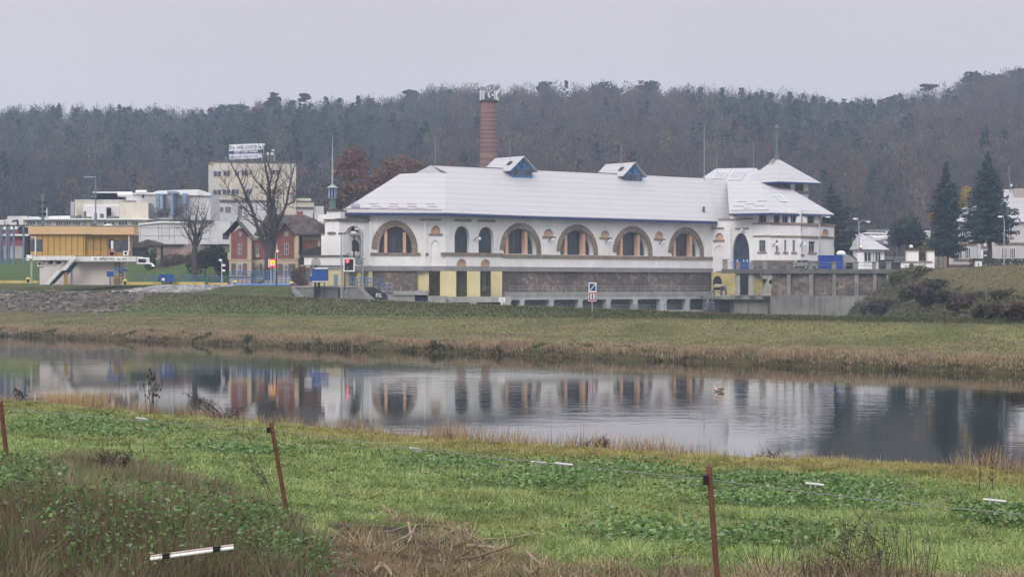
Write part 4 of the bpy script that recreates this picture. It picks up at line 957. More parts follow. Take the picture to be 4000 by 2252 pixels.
for x0, x1, y0, y1, w in ((205,312,388,626,.03),(328,442,388,628,.03),(1770,1880,385,716,-.5),(1885,2030,395,640,-.5),(2034,2180,395,640,-.5)):
    part('window', glass2 if x0 != 1770 else dark, HO, lambda b: fH.prect(b, K12, x0, y0, x1, y1, w-.2, w))
part('white_post', whitep, HO, lambda b: (fH.prect(b, K12, 296, 335, 318, 700, 0, .25), fH.prect(b, K12, 214, 332, 300, 350, 0, .2), fH.prect(b, K12, 2186, 300, 2200, 620, -.4, .1), fH.prect(b, K12, 1818, 410, 1868, 640, -.52, -.42)))
part('floor_slab', mat('white_floor_slab', (.66,.65,.65), .85, .06, .6, streak=.35, streakcol=(.35,.33,.31)), HO, lambda b: (fH.prect(b, K12, 255, 722, 1110, 806, -5, .45), fH.prect(b, K12, 1108, 730, 2358, 836, -5, 1.0)))
part('base_wall', stucco_p, HO, lambda b: (fH.prect(b, K12, 375, 806, 1000, 1300, -5, -.4), fH.prect(b, K12, 990, 806, 2000, 1305, -5, -.9)))
for x0 in (565,718,885): part('basement_window', dark, HO, lambda b: fH.prect(b, K12, x0, 822, x0+86, 884, -.6, -.37))
part('fins', stucco_p, HO, lambda b: [fH.prect(b, K12, x, 812, x+35, 900, -.4, -.15) for x in (508,652,835)])
part('blue_door', mat('pale_blue_door', (.34,.40,.47), .7, .06, 1), HO, lambda b: fH.prect(b, K12, 1866, 900, 1995, 1135, -.95, -.87))
part('ochre_panel', ochre, HO, lambda b: (fH.prect(b, K12, 1866, 1105, 1975, 1300, -.95, -.84), fH.prect(b, K12, 1870, 845, 1970, 925, -.95, -.84)))
def st_beam(b):
    p = [P(*K12(*q), HD-1.6) for q in ((640,1290),(800,1025),(915,1020),(1130,845))]
    b.tube([P(*K12(600,1300), HD-1.7), P(*K12(820,1040), HD-1.7)], .22, 4); b.tube([P(*K12(820,1040), HD-1.7), P(*K12(905,1040), HD-1.7)], .22, 4); b.tube([P(*K12(905,1050), HD-1.7), P(*K12(1130,850), HD-1.7)], .22, 4)
    b.tube([P(*K12(660,1280), HD-1.4), P(*K12(870,1060), HD-1.4)], .16, 4); b.tube([P(*K12(945,1090), HD-1.4), P(*K12(1130,870), HD-1.4)], .16, 4)
SB = part('stair_beam', mat('dark_blue_steel', (.03,.07,.16), .55, .2, 1), HO, st_beam)
def treads(b):
    for k in range(11): x = 560+k*23.0; y = 1275-k*25; a = P(*K12(x,y), HD-2); b.box(a.x-.32, a.x+.42, HD-2.6, HD-1.5, a.z-.06, a.z+.08)
    for k in range(11): x = 885+k*21; y = 1005-k*26; a = P(*K12(x,y), HD-2); b.box(a.x-.32, a.x+.42, HD-2.6, HD-1.5, a.z-.06, a.z+.08)
part('treads', whitep, SB, treads)
part('stair_rail', mat('pale_wire', (.5,.5,.5), .6, .1, 1), SB, lambda b: [b.tube([P(*K12(*p), HD-2.6), P(*K12(*q), HD-2.6)], .03, 4) for p, q in (((545,1140),(790,890)),((790,890),(880,880)),((880,880),(1100,700)),((545,1140),(545,1260)),((660,1020),(660,1140)),((790,890),(790,1010)),((980,790),(980,900)))])
part('stair_post', ochre, HO, lambda b: b.tube([P(*K12(920,1300), HD-1.6), P(*K12(918,1050), HD-1.6)], .3, 4))
part('notice_box', blue, HO, lambda b: (fH.prect(b, K12, 1762, 1035, 1900, 1140, .4, .7), fH.prect(b, K12, 1818, 1140, 1838, 1305, .45, .6)))
part('canopy', blue, HO, lambda b: fH.slab(b, [fH.hit(K12(*q)) for q in ((1955,1008),(2080,1030),(2170,1000),(2080,980),(1985,998))], -1.0, .9))
part('ladder', mat('dark_ladder', (.08,.075,.07), .8, .1, 1), HO, lambda b: [b.tube([P(*K12(*p), HD-.4), P(*K12(*q), HD-.4)], .06, 4) for p, q in [((2005,830),(2005,1300)),((2070,1030),(2070,1300))]+[((2005,y),(2070,y)) for y in (1060,1120,1180,1240)]])
for K, x0, y0, x1, y1, w in ((K12,2098,622,2200,712,.8),(K12,340,832,430,930,-.1)):
    q = MB(); fH.prect(q, K, x0, y0, x1, y1, w-.5, w); o = q.build('air_conditioner', whitep, HO)
    q = MB(); a = fH.hit(K(x0,y1)); b_ = fH.hit(K(x1,y0)); c = ((a[0]+b_[0])/2, (a[1]+b_[1])/2); r = (b_[1]-a[1])*.33
    fH.slab(q, [(c[0]+r*math.cos(t*.5236), c[1]+r*math.sin(t*.5236)) for t in range(12)], w, w+.04); q.build('fan_grille', black, o)
q = MB(); c = Vector(fH.W(*fH.hit(K12(1843,662)), -.2)); 
q.tube([c+Vector((.5*math.cos(t*.5236), 0, .58*math.sin(t*.5236))) for t in range(13)], .12, 6); LB = q.build('lifebuoy', mat('faded_red_lifebuoy', (.48,.17,.14), .6, .1, 1)); tag(LB, 'faded red lifebuoy hanging by the dark windows of the ochre control house', 'lifebuoy')
part('name_sign', whitep, HO, lambda b: fH.prect(b, K12, 1450, 732, 2150, 822, 1.0, 1.05))
q = MB()
a = P(*K12(1484,802), HD-1.06); e = P(*K12(2138,802), HD-1.06); text_mb('02 – MIŘEJOVICE – km 18.0', .5, a, WH, UP, 0, q, w=e.x-a.x, bold=.012); q.build('lettering', black, HO)
part('balcony_frame', whitep, HO, lambda b: [b.tube([P(*K16(*p), HD-.8), P(*K16(*q), HD-.8)], .13, 4) for p, q in (((310,1240),(490,1245)),((310,1325),(480,1325)),((460,1245),(462,1325)),((488,1240),(488,1325)),((310,1240),(312,1330)),((488,1325),(545,1330)),((545,1330),(555,1360)))])
part('balcony_panel', black, HO, lambda b: b.box(P(*K16(318,0),HD).x, P(*K16(440,0),HD).x, HD-.8, HD-.6, P(*K16(0,1310),HD-.8).z, P(*K16(0,1255),HD-.8).z))
part('spotlight', whitep, HO, lambda b: b.lathe((P(*K16(555,0),HD-.8).x, HD-.8), [(.32,P(*K16(0,1370),HD).z),(.12,P(*K16(0,1345),HD).z)], 8))
# camera post
cp = lambda x, y: P(*K12(x,y), 305)
CP = thing('camera_post', cp(222,1265), 'thick grey post with white camera boxes left of the ochre control house', 'camera post')
part('post', steel, CP, lambda b: b.tube([cp(222,1275), cp(222,800)], .17, 8))
part('camera_box', whitep, CP, lambda b: (b.box(cp(135,0).x, cp(245,0).x, 304.5, 305.3, cp(0,778).z, cp(0,700).z), b.box(cp(130,0).x, cp(205,0).x, 304.4, 305.2, cp(0,812).z, cp(0,790).z)))

# coping, bollards, railings, cabinets of the lock
for lab, x0, x1, y, D in (('yellow and black lock kerb left of the ochre control house',-60,150,1100,330),('long yellow painted lock kerb running under the blue cabinet',480,800,1106,312),('short yellow kerb piece left of the bright blue pipe',815,890,1109,312)):
    CO = part('lock_kerb', mat('yellow_edge_paint', (.55,.43,.12), .8, .15, 1), None, lambda b: b.obox((P(x0,y,D)+P(x1,y,D))/2, (P(x1,y,D)-P(x0,y,D))/2, (0,.5,0), (0,0,.22))); tag(CO, lab, 'kerb', 'yellow kerbs of the lock')
BC_ = part('blue_beam', mat('bright_blue_beam', (.05,.16,.42), .6, .06, 1), None, lambda b: b.tube([P(*K14(160,1252), 306), P(*K14(1175,1252), 306)], .25, 8)); tag(BC_, 'long bright blue pipe lying along the lock edge before the brick house', 'pipe')
g = 'mooring bollards on the lock edge'
bl = None
for i, (K, x, y, lab) in enumerate(((K12,150,1195,'yellow capped bollard on the lock edge, leftmost, left of the camera post'),(K12,2115,1235,'yellow capped bollard right of the control house ladder'),(K19,208,1200,'yellow capped bollard left of the blue cabinet and the grey camera post') if False else (K14,247,1210,'black bollard with a yellow cap in front of the brick house windows'),(K14,617,1262,'low yellow bollard on the bright blue pipe'),(K14,1187,1225,'small yellow bollard at the right end of the blue railing'))):
    c = P(*K(x,y), 307)
    if bl is None:
        bl = thing('bollard', (0,0,0), '', 'bollard', g); q = MB(); q.lathe((0,0), [(.2,0),(.18,.45),(.2,.5)], 10); q.build('post', black, bl); q = MB(); q.lathe((0,0), [(.34,.5),(.36,.62),(.2,.8),(.05,.85)], 10); q.build('cap', mat('yellow_cap', (.60,.50,.08), .6, .08, 1), bl); o = bl
    else: o = copy_tree(bl)
    o.location = (c.x, c.y, c.z-.5); o['label'] = lab
CB = thing('blue_cabinet', P(*KD(417,712), 310), 'blue control cabinet on short legs in front of the grassy bank', 'cabinet')
fc = frontal(600, 700, 310)
part('cabinet_body', blue, CB, lambda b: (fc.prect(b, KD, 400, 691, 436, 708, -1, 0), fc.prect(b, KD, 403, 689, 433, 692, -1.1, .1), fc.prect(b, KD, 397, 697, 401, 708, -.6, 0)))
part('white_plate', whitep, CB, lambda b: fc.prect(b, KD, 407, 699, 414, 705, 0, .05))
for x0, x1 in ((405,407),(427,430)): part('leg', black, CB, lambda b: fc.prect(b, KD, x0, 708, x1, 714, -.4, -.2))
def railing(name, lab, pts, D, h, n, r=.04, rows=4, m=None):
    t = thing(name, P(*pts[0], D), lab, 'railing'); a, c = P(*pts[0], D), P(*pts[1], D)
    part('rails', m or blue_l, t, lambda b: [b.tube([a+Vector((0,0,h*(k+1)/rows)), c+Vector((0,0,h*(k+1)/rows))], r, 4) for k in range(rows)])
    part('posts', m or blue_l, t, lambda b: [b.tube([a.lerp(c,k/n), a.lerp(c,k/n)+Vector((0,0,h))], r*1.3, 4) for k in range(n+1)]); return t
railing('blue_railing', 'blue steel railing in front of the red and cream brick house', (K14(155,1245), K14(1165,1245)), 316, 1.35*1.55, 14, .055, 5)
railing('blue_railing', 'pale blue railing along the grassy slope left of the brick house', (KD(342,712), KD(562,714)), 322, 1.3, 16, .04, 3)
fw = frontal(860, 1200, 315)
WP = part('walkway_panel', mat('blue_grey_panel', (.10,.13,.21), .7, .2, 1), None, lambda b: fw.prect(b, K14, 155, 1100, 520, 1142, -.06, 0)); tag(WP, 'blue grey panel fixed behind the blue railing, by the brick house', 'panel')
BT = part('upturned_boat', mat('dark_hull', (.10,.085,.08), .7, .2, 1), None, lambda b: b.tube([P(*K14(x,y), 313) for x, y in ((600,1225),(640,1205),(690,1190),(730,1178))], [.02,.22,.30,.12], 8)); tag(BT, 'dark upturned hull by the foot of the linden tree', 'boat')

# lamp posts and signal gear
def post(name, lab, cat, base, top, D, r=.09, m=None, group=None):
    a, c = P(*base, D), P(*top, D); t = thing(name, a, lab, cat, group); part('pole', m or steel, t, lambda b: b.tube([a-Vector((0,0,.5)), c], [r, r*.75], 8)); return t
LP1 = post('lamp_post', 'slim grey post with three small spotlights left of the brick house', 'lamp post', K14(28,1235), K14(28,830), 310, .13)
for y in (835,922,1008): part('spotlight', whitep, LP1, lambda b: b.ball(P(*K14(58 if y > 840 else 5,y), 309.8), .2, 6, sx=1.6))
LP2 = post('lamp_post', 'thin dark lamp post with a small white head beside the warning sign', 'lamp post', K14(937,1275), K14(937,665), 300, .1, black)
part('lamp_head', whitep, LP2, lambda b: b.ball(P(*K14(955,688), 299.8), .22, 8))
WS = post('warning_sign', 'illuminated red and yellow warning sign on a grey pole before the linden', 'sign', K14(848,1290), K14(848,950), 298, .12)
fs = frontal(860, 1200, 297.8)
part('sign_box', mat_emit('sign_red', (.75,.03,.05), .25), WS, lambda b: fs.prect(b, K14, 822, 815, 924, 955, -.5, 0))
part('sign_side', whitep, WS, lambda b: fs.prect(b, K14, 800, 815, 821, 950, -.5, -.1))
part('sign_face', mat_emit('sign_yellow', (.95,.68,.02), .75), WS, lambda b: fs.prect(b, K14, 836, 836, 910, 898, 0, .04))
part('sign_symbol', mat('sign_black', (.02,.012,.01), .8, .1, 1), WS, lambda b: [fs.prect(b, K14, x0, y0, x1, y1, .04, .06) for x0,y0,x1,y1 in ((844,852,858,862),(880,846,902,856),(852,872,896,882),(866,884,884,894),(888,864,900,874),(846,866,852,878))])
part('white_chevron', whitep, WS, lambda b: fs.slab(b, [fs.hit(K14(*q)) for q in ((836,900),(910,900),(910,940),(873,912),(836,940))][::-1], 0, .04))
# blue board box by the porch
fb_ = frontal(1200, 1300, 297)
BB = thing('blue_board', fb_.W(3, 2), 'large blue display box on dark posts by the yellow base of the porch', 'display box')
part('blue_housing', blue, BB, lambda b: (fb_.prect(b, K1, 134, 932, 345, 1092, -1.2, 0), fb_.prect(b, K1, 98, 1028, 136, 1100, -.9, -.2), fb_.prect(b, K1, 120, 1088, 320, 1118, -1, -.1)))
part('sun_roof', whitep, BB, lambda b: (fb_.prect(b, K1, 175, 915, 340, 934, -1.3, .1), fb_.prect(b, K1, 134, 1096, 345, 1108, -1, .12)))
part('horn', black, BB, lambda b: fb_.prect(b, K1, 165, 882, 200, 915, -.6, -.2))
for x0, x1, y1, w0, w1 in ((162,188,1190,-.8,-.3),(206,236,1190,-.8,-.3),(110,118,1165,-.6,-.4),(292,300,1165,-.6,-.4)): part('leg', black, BB, lambda b: fb_.prect(b, K1, x0, 1112, x1, y1, w0, w1))
# traffic signal
SG = post('signal', 'black signal board with a white border and a red light on a thin post', 'signal', K1(578,1170), K1(578,960), 298, .1, black)
fg = frontal(1300, 1420, 297.6)
part('board', black, SG, lambda b: fg.prect(b, K1, 556, 782, 711, 968, -.15, 0))
def border(b):
    for x0,y0,x1,y1 in ((556,782,711,800),(556,950,711,968),(556,800,574,950),(693,800,711,950)): fg.prect(b, K1, x0, y0, x1, y1, 0, .05)
part('white_border', whitep, SG, border)
part('red_light', mat_emit('red_lamp', (1,.06,.10), 2.2), SG, lambda b: (lambda c: b.lathe((c[0],c[1]), [(0.01,c[2])], 3) if False else fg.slab(b, [(lambda u,z:(u+.26*math.cos(t*.5236),z+.26*math.sin(t*.5236)))(*fg.hit(K1(612,825))) for t in range(12)], 0, .12))(fg.W(0,0)))
part('dull_lens', mat('dull_lens', (.16,.12,.12), .4, .1, 1), SG, lambda b: (fg.prect(b, K1, 588, 848, 616, 864, 0, .05), fg.prect(b, K1, 600, 905, 630, 930, 0, .04)))
LP3 = post('lamp_post', 'tall thin pale pole standing left of the signal board', 'lamp post', K1(530,1340), K1(528,470), 296, .13)
part('lamp_arm', steel, LP3, lambda b: b.tube([P(*K1(528,475),296), P(*K1(585,430),296), P(*K1(600,425),296)], .07, 5))
LP4 = post('lamp_post', 'grey lamp pole with long curved arm right of the signal board', 'lamp post', K1(818,1180), K1(815,430), 300, .15)
part('lamp_arm', steel, LP4, lambda b: b.tube([P(*K1(815,440),300), P(*K1(800,405),300), P(*K1(745,395),300)], .08, 5))
part('lamp_head', whitep, LP4, lambda b: (b.box(P(*K1(710,0),300).x, P(*K1(762,0),300).x, 299.7, 300.3, P(*K1(0,402),300).z, P(*K1(0,385),300).z), b.box(P(*K1(665,0),300).x, P(*K1(725,0),300).x, 299.3, 299.9, P(*K1(0,452),300).z, P(*K1(0,425),300).z)))
part('bracket', steel_b, LP4, lambda b: (b.tube([P(*K1(720,795),300), P(*K1(860,797),300)], .07, 4), b.box(P(*K1(725,0),300).x, P(*K1(800,0),300).x, 299.6, 300.4, P(*K1(0,880),300).z, P(*K1(0,800),300).z)))
HB = post('hanging_bell_lamp', 'black stem with a wide stone coloured hood in front of the porch arch', 'hooded lamp', K1(700,760), K1(700,480), 302, .13, black)
part('hood', sill_m, HB, lambda b: b.lathe((P(*K1(710,0),302).x, 302), [(.82,P(*K1(0,485),302).z),(.8,P(*K1(0,470),302).z),(.42,P(*K1(0,435),302).z),(.1,P(*K1(0,425),302).z)], 12))

# river sign on the levee
sx = lambda D: frontal(2260, 2420, D)
Kg = crop(2260,1080,2420,1289); fr_ = sx(212)
gr = ground(Kg(428,1040), 150); SD = 212
RS = thing('river_sign', P(*Kg(428,1045), SD), 'pair of square river signs, blue over red, on one post atop the levee', 'sign')
part('post', steel, RS, lambda b: b.tube([P(*Kg(428,1100), SD+.1), P(*Kg(432,300), SD+.1)], .055, 8))
part('upper_plate', whitep, RS, lambda b: fr_.slab(b, [fr_.hit(Kg(*q)) for q in ((318,485),(558,485),(568,185),(318,182))], -.04, 0))
part('blue_field', mat('sign_blue', (.025,.045,.17), .5, .08, 2), RS, lambda b: fr_.slab(b, [fr_.hit(Kg(*q)) for q in ((345,450),(535,450),(540,215),(345,217))], 0, .012))
part('white_bar', mat('sign_pale', (.55,.62,.68), .5, .05, 1), RS, lambda b: fr_.slab(b, [fr_.hit(Kg(*q)) for q in ((348,430),(372,446),(538,240),(538,216),(515,216))], .012, .022))
part('lower_plate', whitep, RS, lambda b: fr_.slab(b, [fr_.hit(Kg(*q)) for q in ((310,775),(562,775),(558,487),(318,487))], -.04, 0))
part('red_frame', mat('sign_dark_red', (.33,.03,.045), .5, .08, 2), RS, lambda b: fr_.slab(b, [fr_.hit(Kg(*q)) for q in ((328,755),(548,755),(548,495),(332,495))], 0, .012))
part('white_field', mat('sign_off_white', (.60,.56,.60), .5, .05, 1), RS, lambda b: fr_.slab(b, [fr_.hit(Kg(*q)) for q in ((362,718),(518,718),(518,530),(362,530))], .012, .022))
part('black_bar', black, RS, lambda b: fr_.slab(b, [fr_.hit(Kg(*q)) for q in ((420,695),(452,695),(452,548),(422,548))], .022, .032))
WSn = thing('notice_board', P(*K3(897,1330), 222), 'small white notice board on a short white post at the levee edge', 'notice board')
fn_ = frontal(1900, 2000, 222)
part('board', whitep, WSn, lambda b: fn_.prect(b, K3, 855, 1248, 943, 1308, -.05, 0)); part('post', whitep, WSn, lambda b: fn_.prect(b, K3, 885, 1308, 905, 1345, -.05, -.01))
part('faint_text', mat('faint_grey', (.45,.45,.45), .7, .1, 1), WSn, lambda b: [fn_.prect(b, K3, 868, y, 930, y+4, 0, .008) for y in (1268,1278,1288)])
# ================================================================== brick house with cream trim
BD = 345
brick = mat('red_brick', (.225,.085,.07), .85, .12, .8); cream = mat('cream_plaster', (.47,.385,.275), .85, .08, .6, streak=.2)
roofd = mat('dark_tiled_roof', (.085,.07,.062), .9, .35, 1.2); shut = mat('grey_brown_shutter', (.12,.10,.085), .8, .15, 1)
fHo = Fac(XY(K14(150,0)[0], BD), XY(K14(1800,0)[0], BD))
BH = thing('brick_house', fHo.W(14, 6.1), 'red brick house with cream trim and dark hipped roof behind the bare linden', 'house')
def bh_pr(b, x0, y0, x1, y1, back, front): fHo.prect(b, K14, x0, y0, x1, y1, -back, front)
# three bays: left gabled bay, recessed middle, right gabled bay, long right wing
part('wall', brick, BH, lambda b: (
    fHo.slab(b, [fHo.hit(K14(*q)) for q in ((185,830),(460,830),(460,440),(322,300),(185,390))], -9, 0),
    bh_pr(b, 525, 470, 760, 830, 9, -1.5), fHo.slab(b, [fHo.hit(K14(*q)) for q in ((920,830),(1240,830),(1240,440),(1100,260),(920,430))], -9, 0),
    bh_pr(b, 1340, 495, 1800, 1240, 9, -2.0)))
def trim(b):
    bh_pr(b, 150, 830, 520, 1240, 9, .06); bh_pr(b, 522, 826, 925, 1240, 9, -1.4); bh_pr(b, 915, 830, 1305, 1240, 9, .06)
    bh_pr(b, 160, 380, 186, 826, 6, .1); bh_pr(b, 130, 712, 186, 826, 5, .16); bh_pr(b, 455, 440, 520, 822, 6, .1); bh_pr(b, 1236, 430, 1305, 822, 6, .1); bh_pr(b, 1240, 740, 1325, 800, 6, .2)
    bh_pr(b, 920, 560, 958, 822, 6, .1); bh_pr(b, 525, 455, 760, 495, 8, -1.4); bh_pr(b, 1340, 430, 1800, 496, 8, -1.9); bh_pr(b, 1610, 496, 1648, 640, 8, -1.9)
    bh_pr(b, 150, 815, 520, 832, 6, .2); bh_pr(b, 915, 815, 1305, 832, 6, .2); bh_pr(b, 575, 740, 640, 782, 2, -1.1)
part('cream_trim', cream, BH, trim)
for x0, x1, y0, y1, w in ((300,352,562,738,.04),(582,636,575,736,-1.46),(1072,1135,560,742,.04),(300,356,908,1068,.1),(586,634,912,1072,-1.36),(1072,1122,915,1076,.1),(745,775,930,1072,-1.36),(862,888,930,1072,-1.36),(322,352,372,430,.04),(1080,1130,372,430,.04)):
    f0 = fHo.off(w)
    win_part(f0, K14, x0, y0, x1, y1, BH, (1,1), mat('grey_white_frame', (.40,.40,.40), .6, .05, 1), 'window', w=.05)
for x0, x1, y0, y1, w in ((188,260,888,1085,.09),(382,448,888,1085,.09),(526,556,890,1085,-1.36),(648,676,890,1085,-1.36),(955,1045,895,1088,.09),(1140,1250,895,1088,.09)):
    part('shutter_panel', shut, BH, lambda b: bh_pr(b, x0, y0, x1, y1, .0, w+.06))
def bh_roof(b):
    g = lambda x, y, w: Vector(fHo.W(*fHo.hit(K14(x,y)), w)); th = .15
    e = lambda pts: (b.face(pts), b.face([p-Vector((0,0,th)) for p in reversed(pts)]))
    zr = g(1000,55,-6).z; zl = g(1000,40,-5).z; ze = g(1100,410,0).z
    rl = g(720,60,-5); rr_ = g(1345,60,-6); hr = g(1740,380,-1); hr.z = ze; hl = g(560,430,0); hl.z = ze
    fr = g(1240,415,-1.0); fr.z = ze
    bl_ = Vector((hl.x, hl.y+12, ze)); br = Vector((hr.x+2, hr.y+12, ze)); k = g(1545,135,-3.5)
    e([hl, fr, hr, k, rr_, rl]); e([hl, rl, bl_]); e([hr, br, k]); e([rl, rr_, k, br, bl_])
    # gables over the two bays
    for xl, xa, xr, ya, yl, yr in ((62,275,520,175,408,470),(860,1090,1255,225,480,440)):
        A0 = g(xa,ya,.9); A1 = g(xa,ya,-6); L0 = g(xl,yl,.9); Rr0 = g(xr,yr,.9); L1 = L0+Vector((0,7,0)); R1_ = Rr0+Vector((0,7,0)); A1 = A0+Vector((0,7,0))
        e([L0,A0,A1,L1]); e([A0,Rr0,R1_,A1])
BR = part('roof', roofd, BH, bh_roof)
part('roof_spike', black, BR, lambda b: [b.tube([Vector(fHo.W(*fHo.hit(K14(x,y0)), -1)), Vector(fHo.W(*fHo.hit(K14(x,y1)), -1))], [.14,.03], 5) for x,y0,y1 in ((275,180,110),(1545,150,20),(300,180,140))])
part('chimney', brick, BR, lambda b: (bh_pr(b, 1240, 10, 1330, 130, 5, -4), bh_pr(b, 730, 150, 770, 260, 4, -3)))
part('eave_board', black, BR, lambda b: bh_pr(b, 1250, 405, 1735, 432, 8, -.9))
part('lean_to', mat('dark_shed', (.035,.03,.03), .9, .2, 1), BH, lambda b: fHo.slab(b, [fHo.hit(K14(*q)) for q in ((1330,880),(1800,880),(1800,600),(1660,605),(1330,690))], -3, .6))
fbk = frontal(1130, 1210, 330)
SW = part('stone_block', rubble_r, None, lambda b: fbk.prect(b, K14, 1180, 960, 1440, 1255, -5, 0)); tag(SW, 'low reddish stone wall block left of the yellow porch base', 'wall')

# ================================================================== office block with the roof sign
OD = 470; cr_o = mat('cream_render', (.60,.55,.46), .85, .06, .4, streak=.25, streakcol=(.35,.30,.26)); grey_w = mat('white_render', (.62,.61,.62), .85, .06, .4, streak=.2)
fO = Fac(XY(K13(85,0)[0], OD), XY(K13(1650,0)[0], OD+5)); 
OF = thing('office_block', fO.W(15, 11), 'cream four storey office block with a sign board on its flat roof', 'office building')
opr = lambda b, x0, y0, x1, y1, bk, fr=0: fO.prect(b, K13, x0, y0, x1, y1, -bk, fr)
part('wall', cr_o, OF, lambda b: (opr(b, 100, 430, 1360, 1500, 14), opr(b, 1055, 1010, 1630, 1110, 12, -.3), opr(b, 1360, 968, 1590, 1012, 11, -.8)))
part('base_wall', grey_w, OF, lambda b: (opr(b, -340, 1015, 1060, 1900, 13, .4), opr(b, 1060, 1105, 1620, 1900, 13, -.5), opr(b, 1610, 1085, 1780, 1900, 12, -1)))
part('roof_edge', mat('dark_roof_edge', (.13,.12,.11), .85, .2, 1), OF, lambda b: (opr(b, 100, 424, 1360, 436, 14, .15), opr(b, -340, 1000, 1060, 1018, 13, .7), opr(b, 1055, 1008, 1630, 1020, 12, -.1), opr(b, 1080, 1100, 1620, 1112, 12, 0)))
part('pale_pilaster', mat('pale_blue_corner', (.45,.52,.55), .7, .08, 1), OF, lambda b: opr(b, 88, 470, 112, 1000, 1, .1))
for (x0,x1,y0,y1) in [(128,243,566,650),(275,378,562,640),(448,512,560,638),(545,640,555,638),(672,705,545,598),(976,1136,546,625),(124,242,842,922),(264,375,840,918),(400,510,838,915),(620,700,830,905),(1090,1135,828,900),(1000,1065,830,905)]:
    win_part(fO, K13, x0, y0, x1, y1, OF, (1,0), mat('pale_window_frame', (.5,.5,.5), .6, .05, 1), w=.06)
fO2 = fO.off(.4)
for (x0,x1,y0,y1) in [(172,275,1100,1170),(305,385,1095,1180),(30,135,1145,1225),(-100,-40,1150,1225),(490,552,1095,1270),(50,150,1430,1500)]:
    win_part(fO2, K13, x0, y0, x1, y1, OF, (2,0), mat('pale_window_frame', (.5,.5,.5), .6, .05, 1), w=.06)
part('roof_dish', whitep, OF, lambda b: [b.ball(fO.W(*fO.hit(K13(x,y)), -3), r, 8) for x, y, r in ((897,158,.26),(955,298,.36),(1025,300,.42),(1020,245,.22),(1048,245,.22))])
part('aerial', steel, OF, lambda b: [b.tube([fO.W(*fO.hit(K13(x,430)), -3), fO.W(*fO.hit(K13(x,y)), -3)], .12, 4) for x, y in ((890,150),(955,290),(1000,280),(1045,205),(1060,320))])
part('roof_vent', green_m, OF, lambda b: opr(b, 308, 352, 352, 430, 3, -1))
part('yellow_corner_light', mat('dull_orange', (.45,.26,.10), .7, .1, 1), OF, lambda b: opr(b, 78, 432, 120, 470, 1, .3))
SG2 = thing('roof_sign', fO.W(*fO.hit(K13(615,400)), -2), 'white and navy sign board reading D8 - PARK LOGISTIK on the flat roof', 'sign board')
fS = Fac(XY(K13(362,0)[0], OD+2), XY(K13(864,0)[0], OD+2)); SK = [(363,172,865,152,865,242,365,268),(362,268,862,246,862,298,362,312),(360,312,862,298,862,370,360,398)]
for nm, q, m in (('white_panel',SK[0],whitep),('navy_panel',SK[1],mat('navy_panel', (.035,.04,.16), .6, .08, 1)),('lower_panel',SK[2],mat('bluish_white_panel', (.60,.60,.70), .6, .05, 1))):
    p = [(q[6],q[7]),(q[4],q[5]),(q[2],q[3]),(q[0],q[1])]
    part(nm, m, SG2, lambda b: fS.slab(b, [fS.hit(K13(*t)) for t in p], -.3, 0))
tilt = math.atan2(22, 500); ux_ = Vector((math.cos(tilt),0,math.sin(tilt))); uz_ = Vector((0,0,1))
q = MB(); o0 = fS.W(*fS.hit(K13(375,245)), .05); o1 = fS.W(*fS.hit(K13(848,215)), .05); text_mb('D 8 - PARK LOGISTIK a.s.', 1.15, o0, ux_, uz_, 0, q, w=(Vector(o1)-Vector(o0)).length, bold=.02)
q.build('lettering', mat('navy_letters', (.06,.05,.19), .6, .05, 1), SG2)
q = MB(); o0 = fS.W(*fS.hit(K13(440,296)), .05); o1 = fS.W(*fS.hit(K13(788,282)), .05); text_mb('SKLADY - VÝROBA - PRONÁJEM', .62, o0, ux_, uz_, 0, q, w=(Vector(o1)-Vector(o0)).length, bold=.02); q.build('small_lettering', whitep, SG2)
part('faint_print', mat('faint_lilac', (.42,.42,.52), .7, .05, 1), SG2, lambda b: [fS.prect(b, K13, x0, y-(x0-380)*.045, x1, y+22-(x0-380)*.045, 0, .03) for x0, x1, y in ((380,428,345),(436,470,345),(480,524,345),(570,650,348),(660,720,350),(730,790,352))])
part('sign_frame', steel, SG2, lambda b: [b.tube([fS.W(*fS.hit(K13(x,440)), -.4), fS.W(*fS.hit(K13(x,200)), -.4)], .12, 4) for x in (380,540,700,850)])

# ================================================================== factory buildings at the left
FD = 440
fF = Fac(XY(K15(0,0)[0], FD), XY(K15(1908,0)[0], FD)); fpr = lambda b, x0, y0, x1, y1, bk, fr=0, K=K15: fF.prect(b, K, x0, y0, x1, y1, -bk, fr)
FA = thing('factory_hall', fF.W(20, 11), 'cream and white stepped factory building behind the ochre control house', 'factory')
part('wall', cr_o, FA, lambda b: (fpr(b, 1025, 375, 1908, 700, 20, -6), fpr(b, 1283, 250, 1715, 380, 8, -8), fpr(b, 1725, 410, 2160, 700, 12, -4)))
part('white_wall', grey_w, FA, lambda b: (fpr(b, 1180, 460, 1722, 660, 4, -5), fpr(b, 1545, 490, 1618, 700, 3, -3), fpr(b, 1025, 400, 1032, 620, 2, -5)))
part('ledge', whitep, FA, lambda b: (fpr(b, 1180, 440, 1720, 465, 6, -4.5), fpr(b, 1275, 238, 1718, 256, 8, -7.7), fpr(b, 1025, 366, 1908, 378, 20, -5.8)))
part('window', glass2, FA, lambda b: fpr(b, 1318, 262, 1345, 322, 2, -7.9)); part('window', glass2, FA, lambda b: fF.prect(b, K16, 460, 515, 538, 582, -5, -3.9))
LO = thing('low_factory', fF.W(10, 9), 'long low white factory row with a strip of windows under its flat roof', 'factory')
part('wall', mat('yellowish_render', (.56,.53,.42), .85, .08, .4, streak=.2), LO, lambda b: fpr(b, 375, 680, 2200, 800, 12, 2))
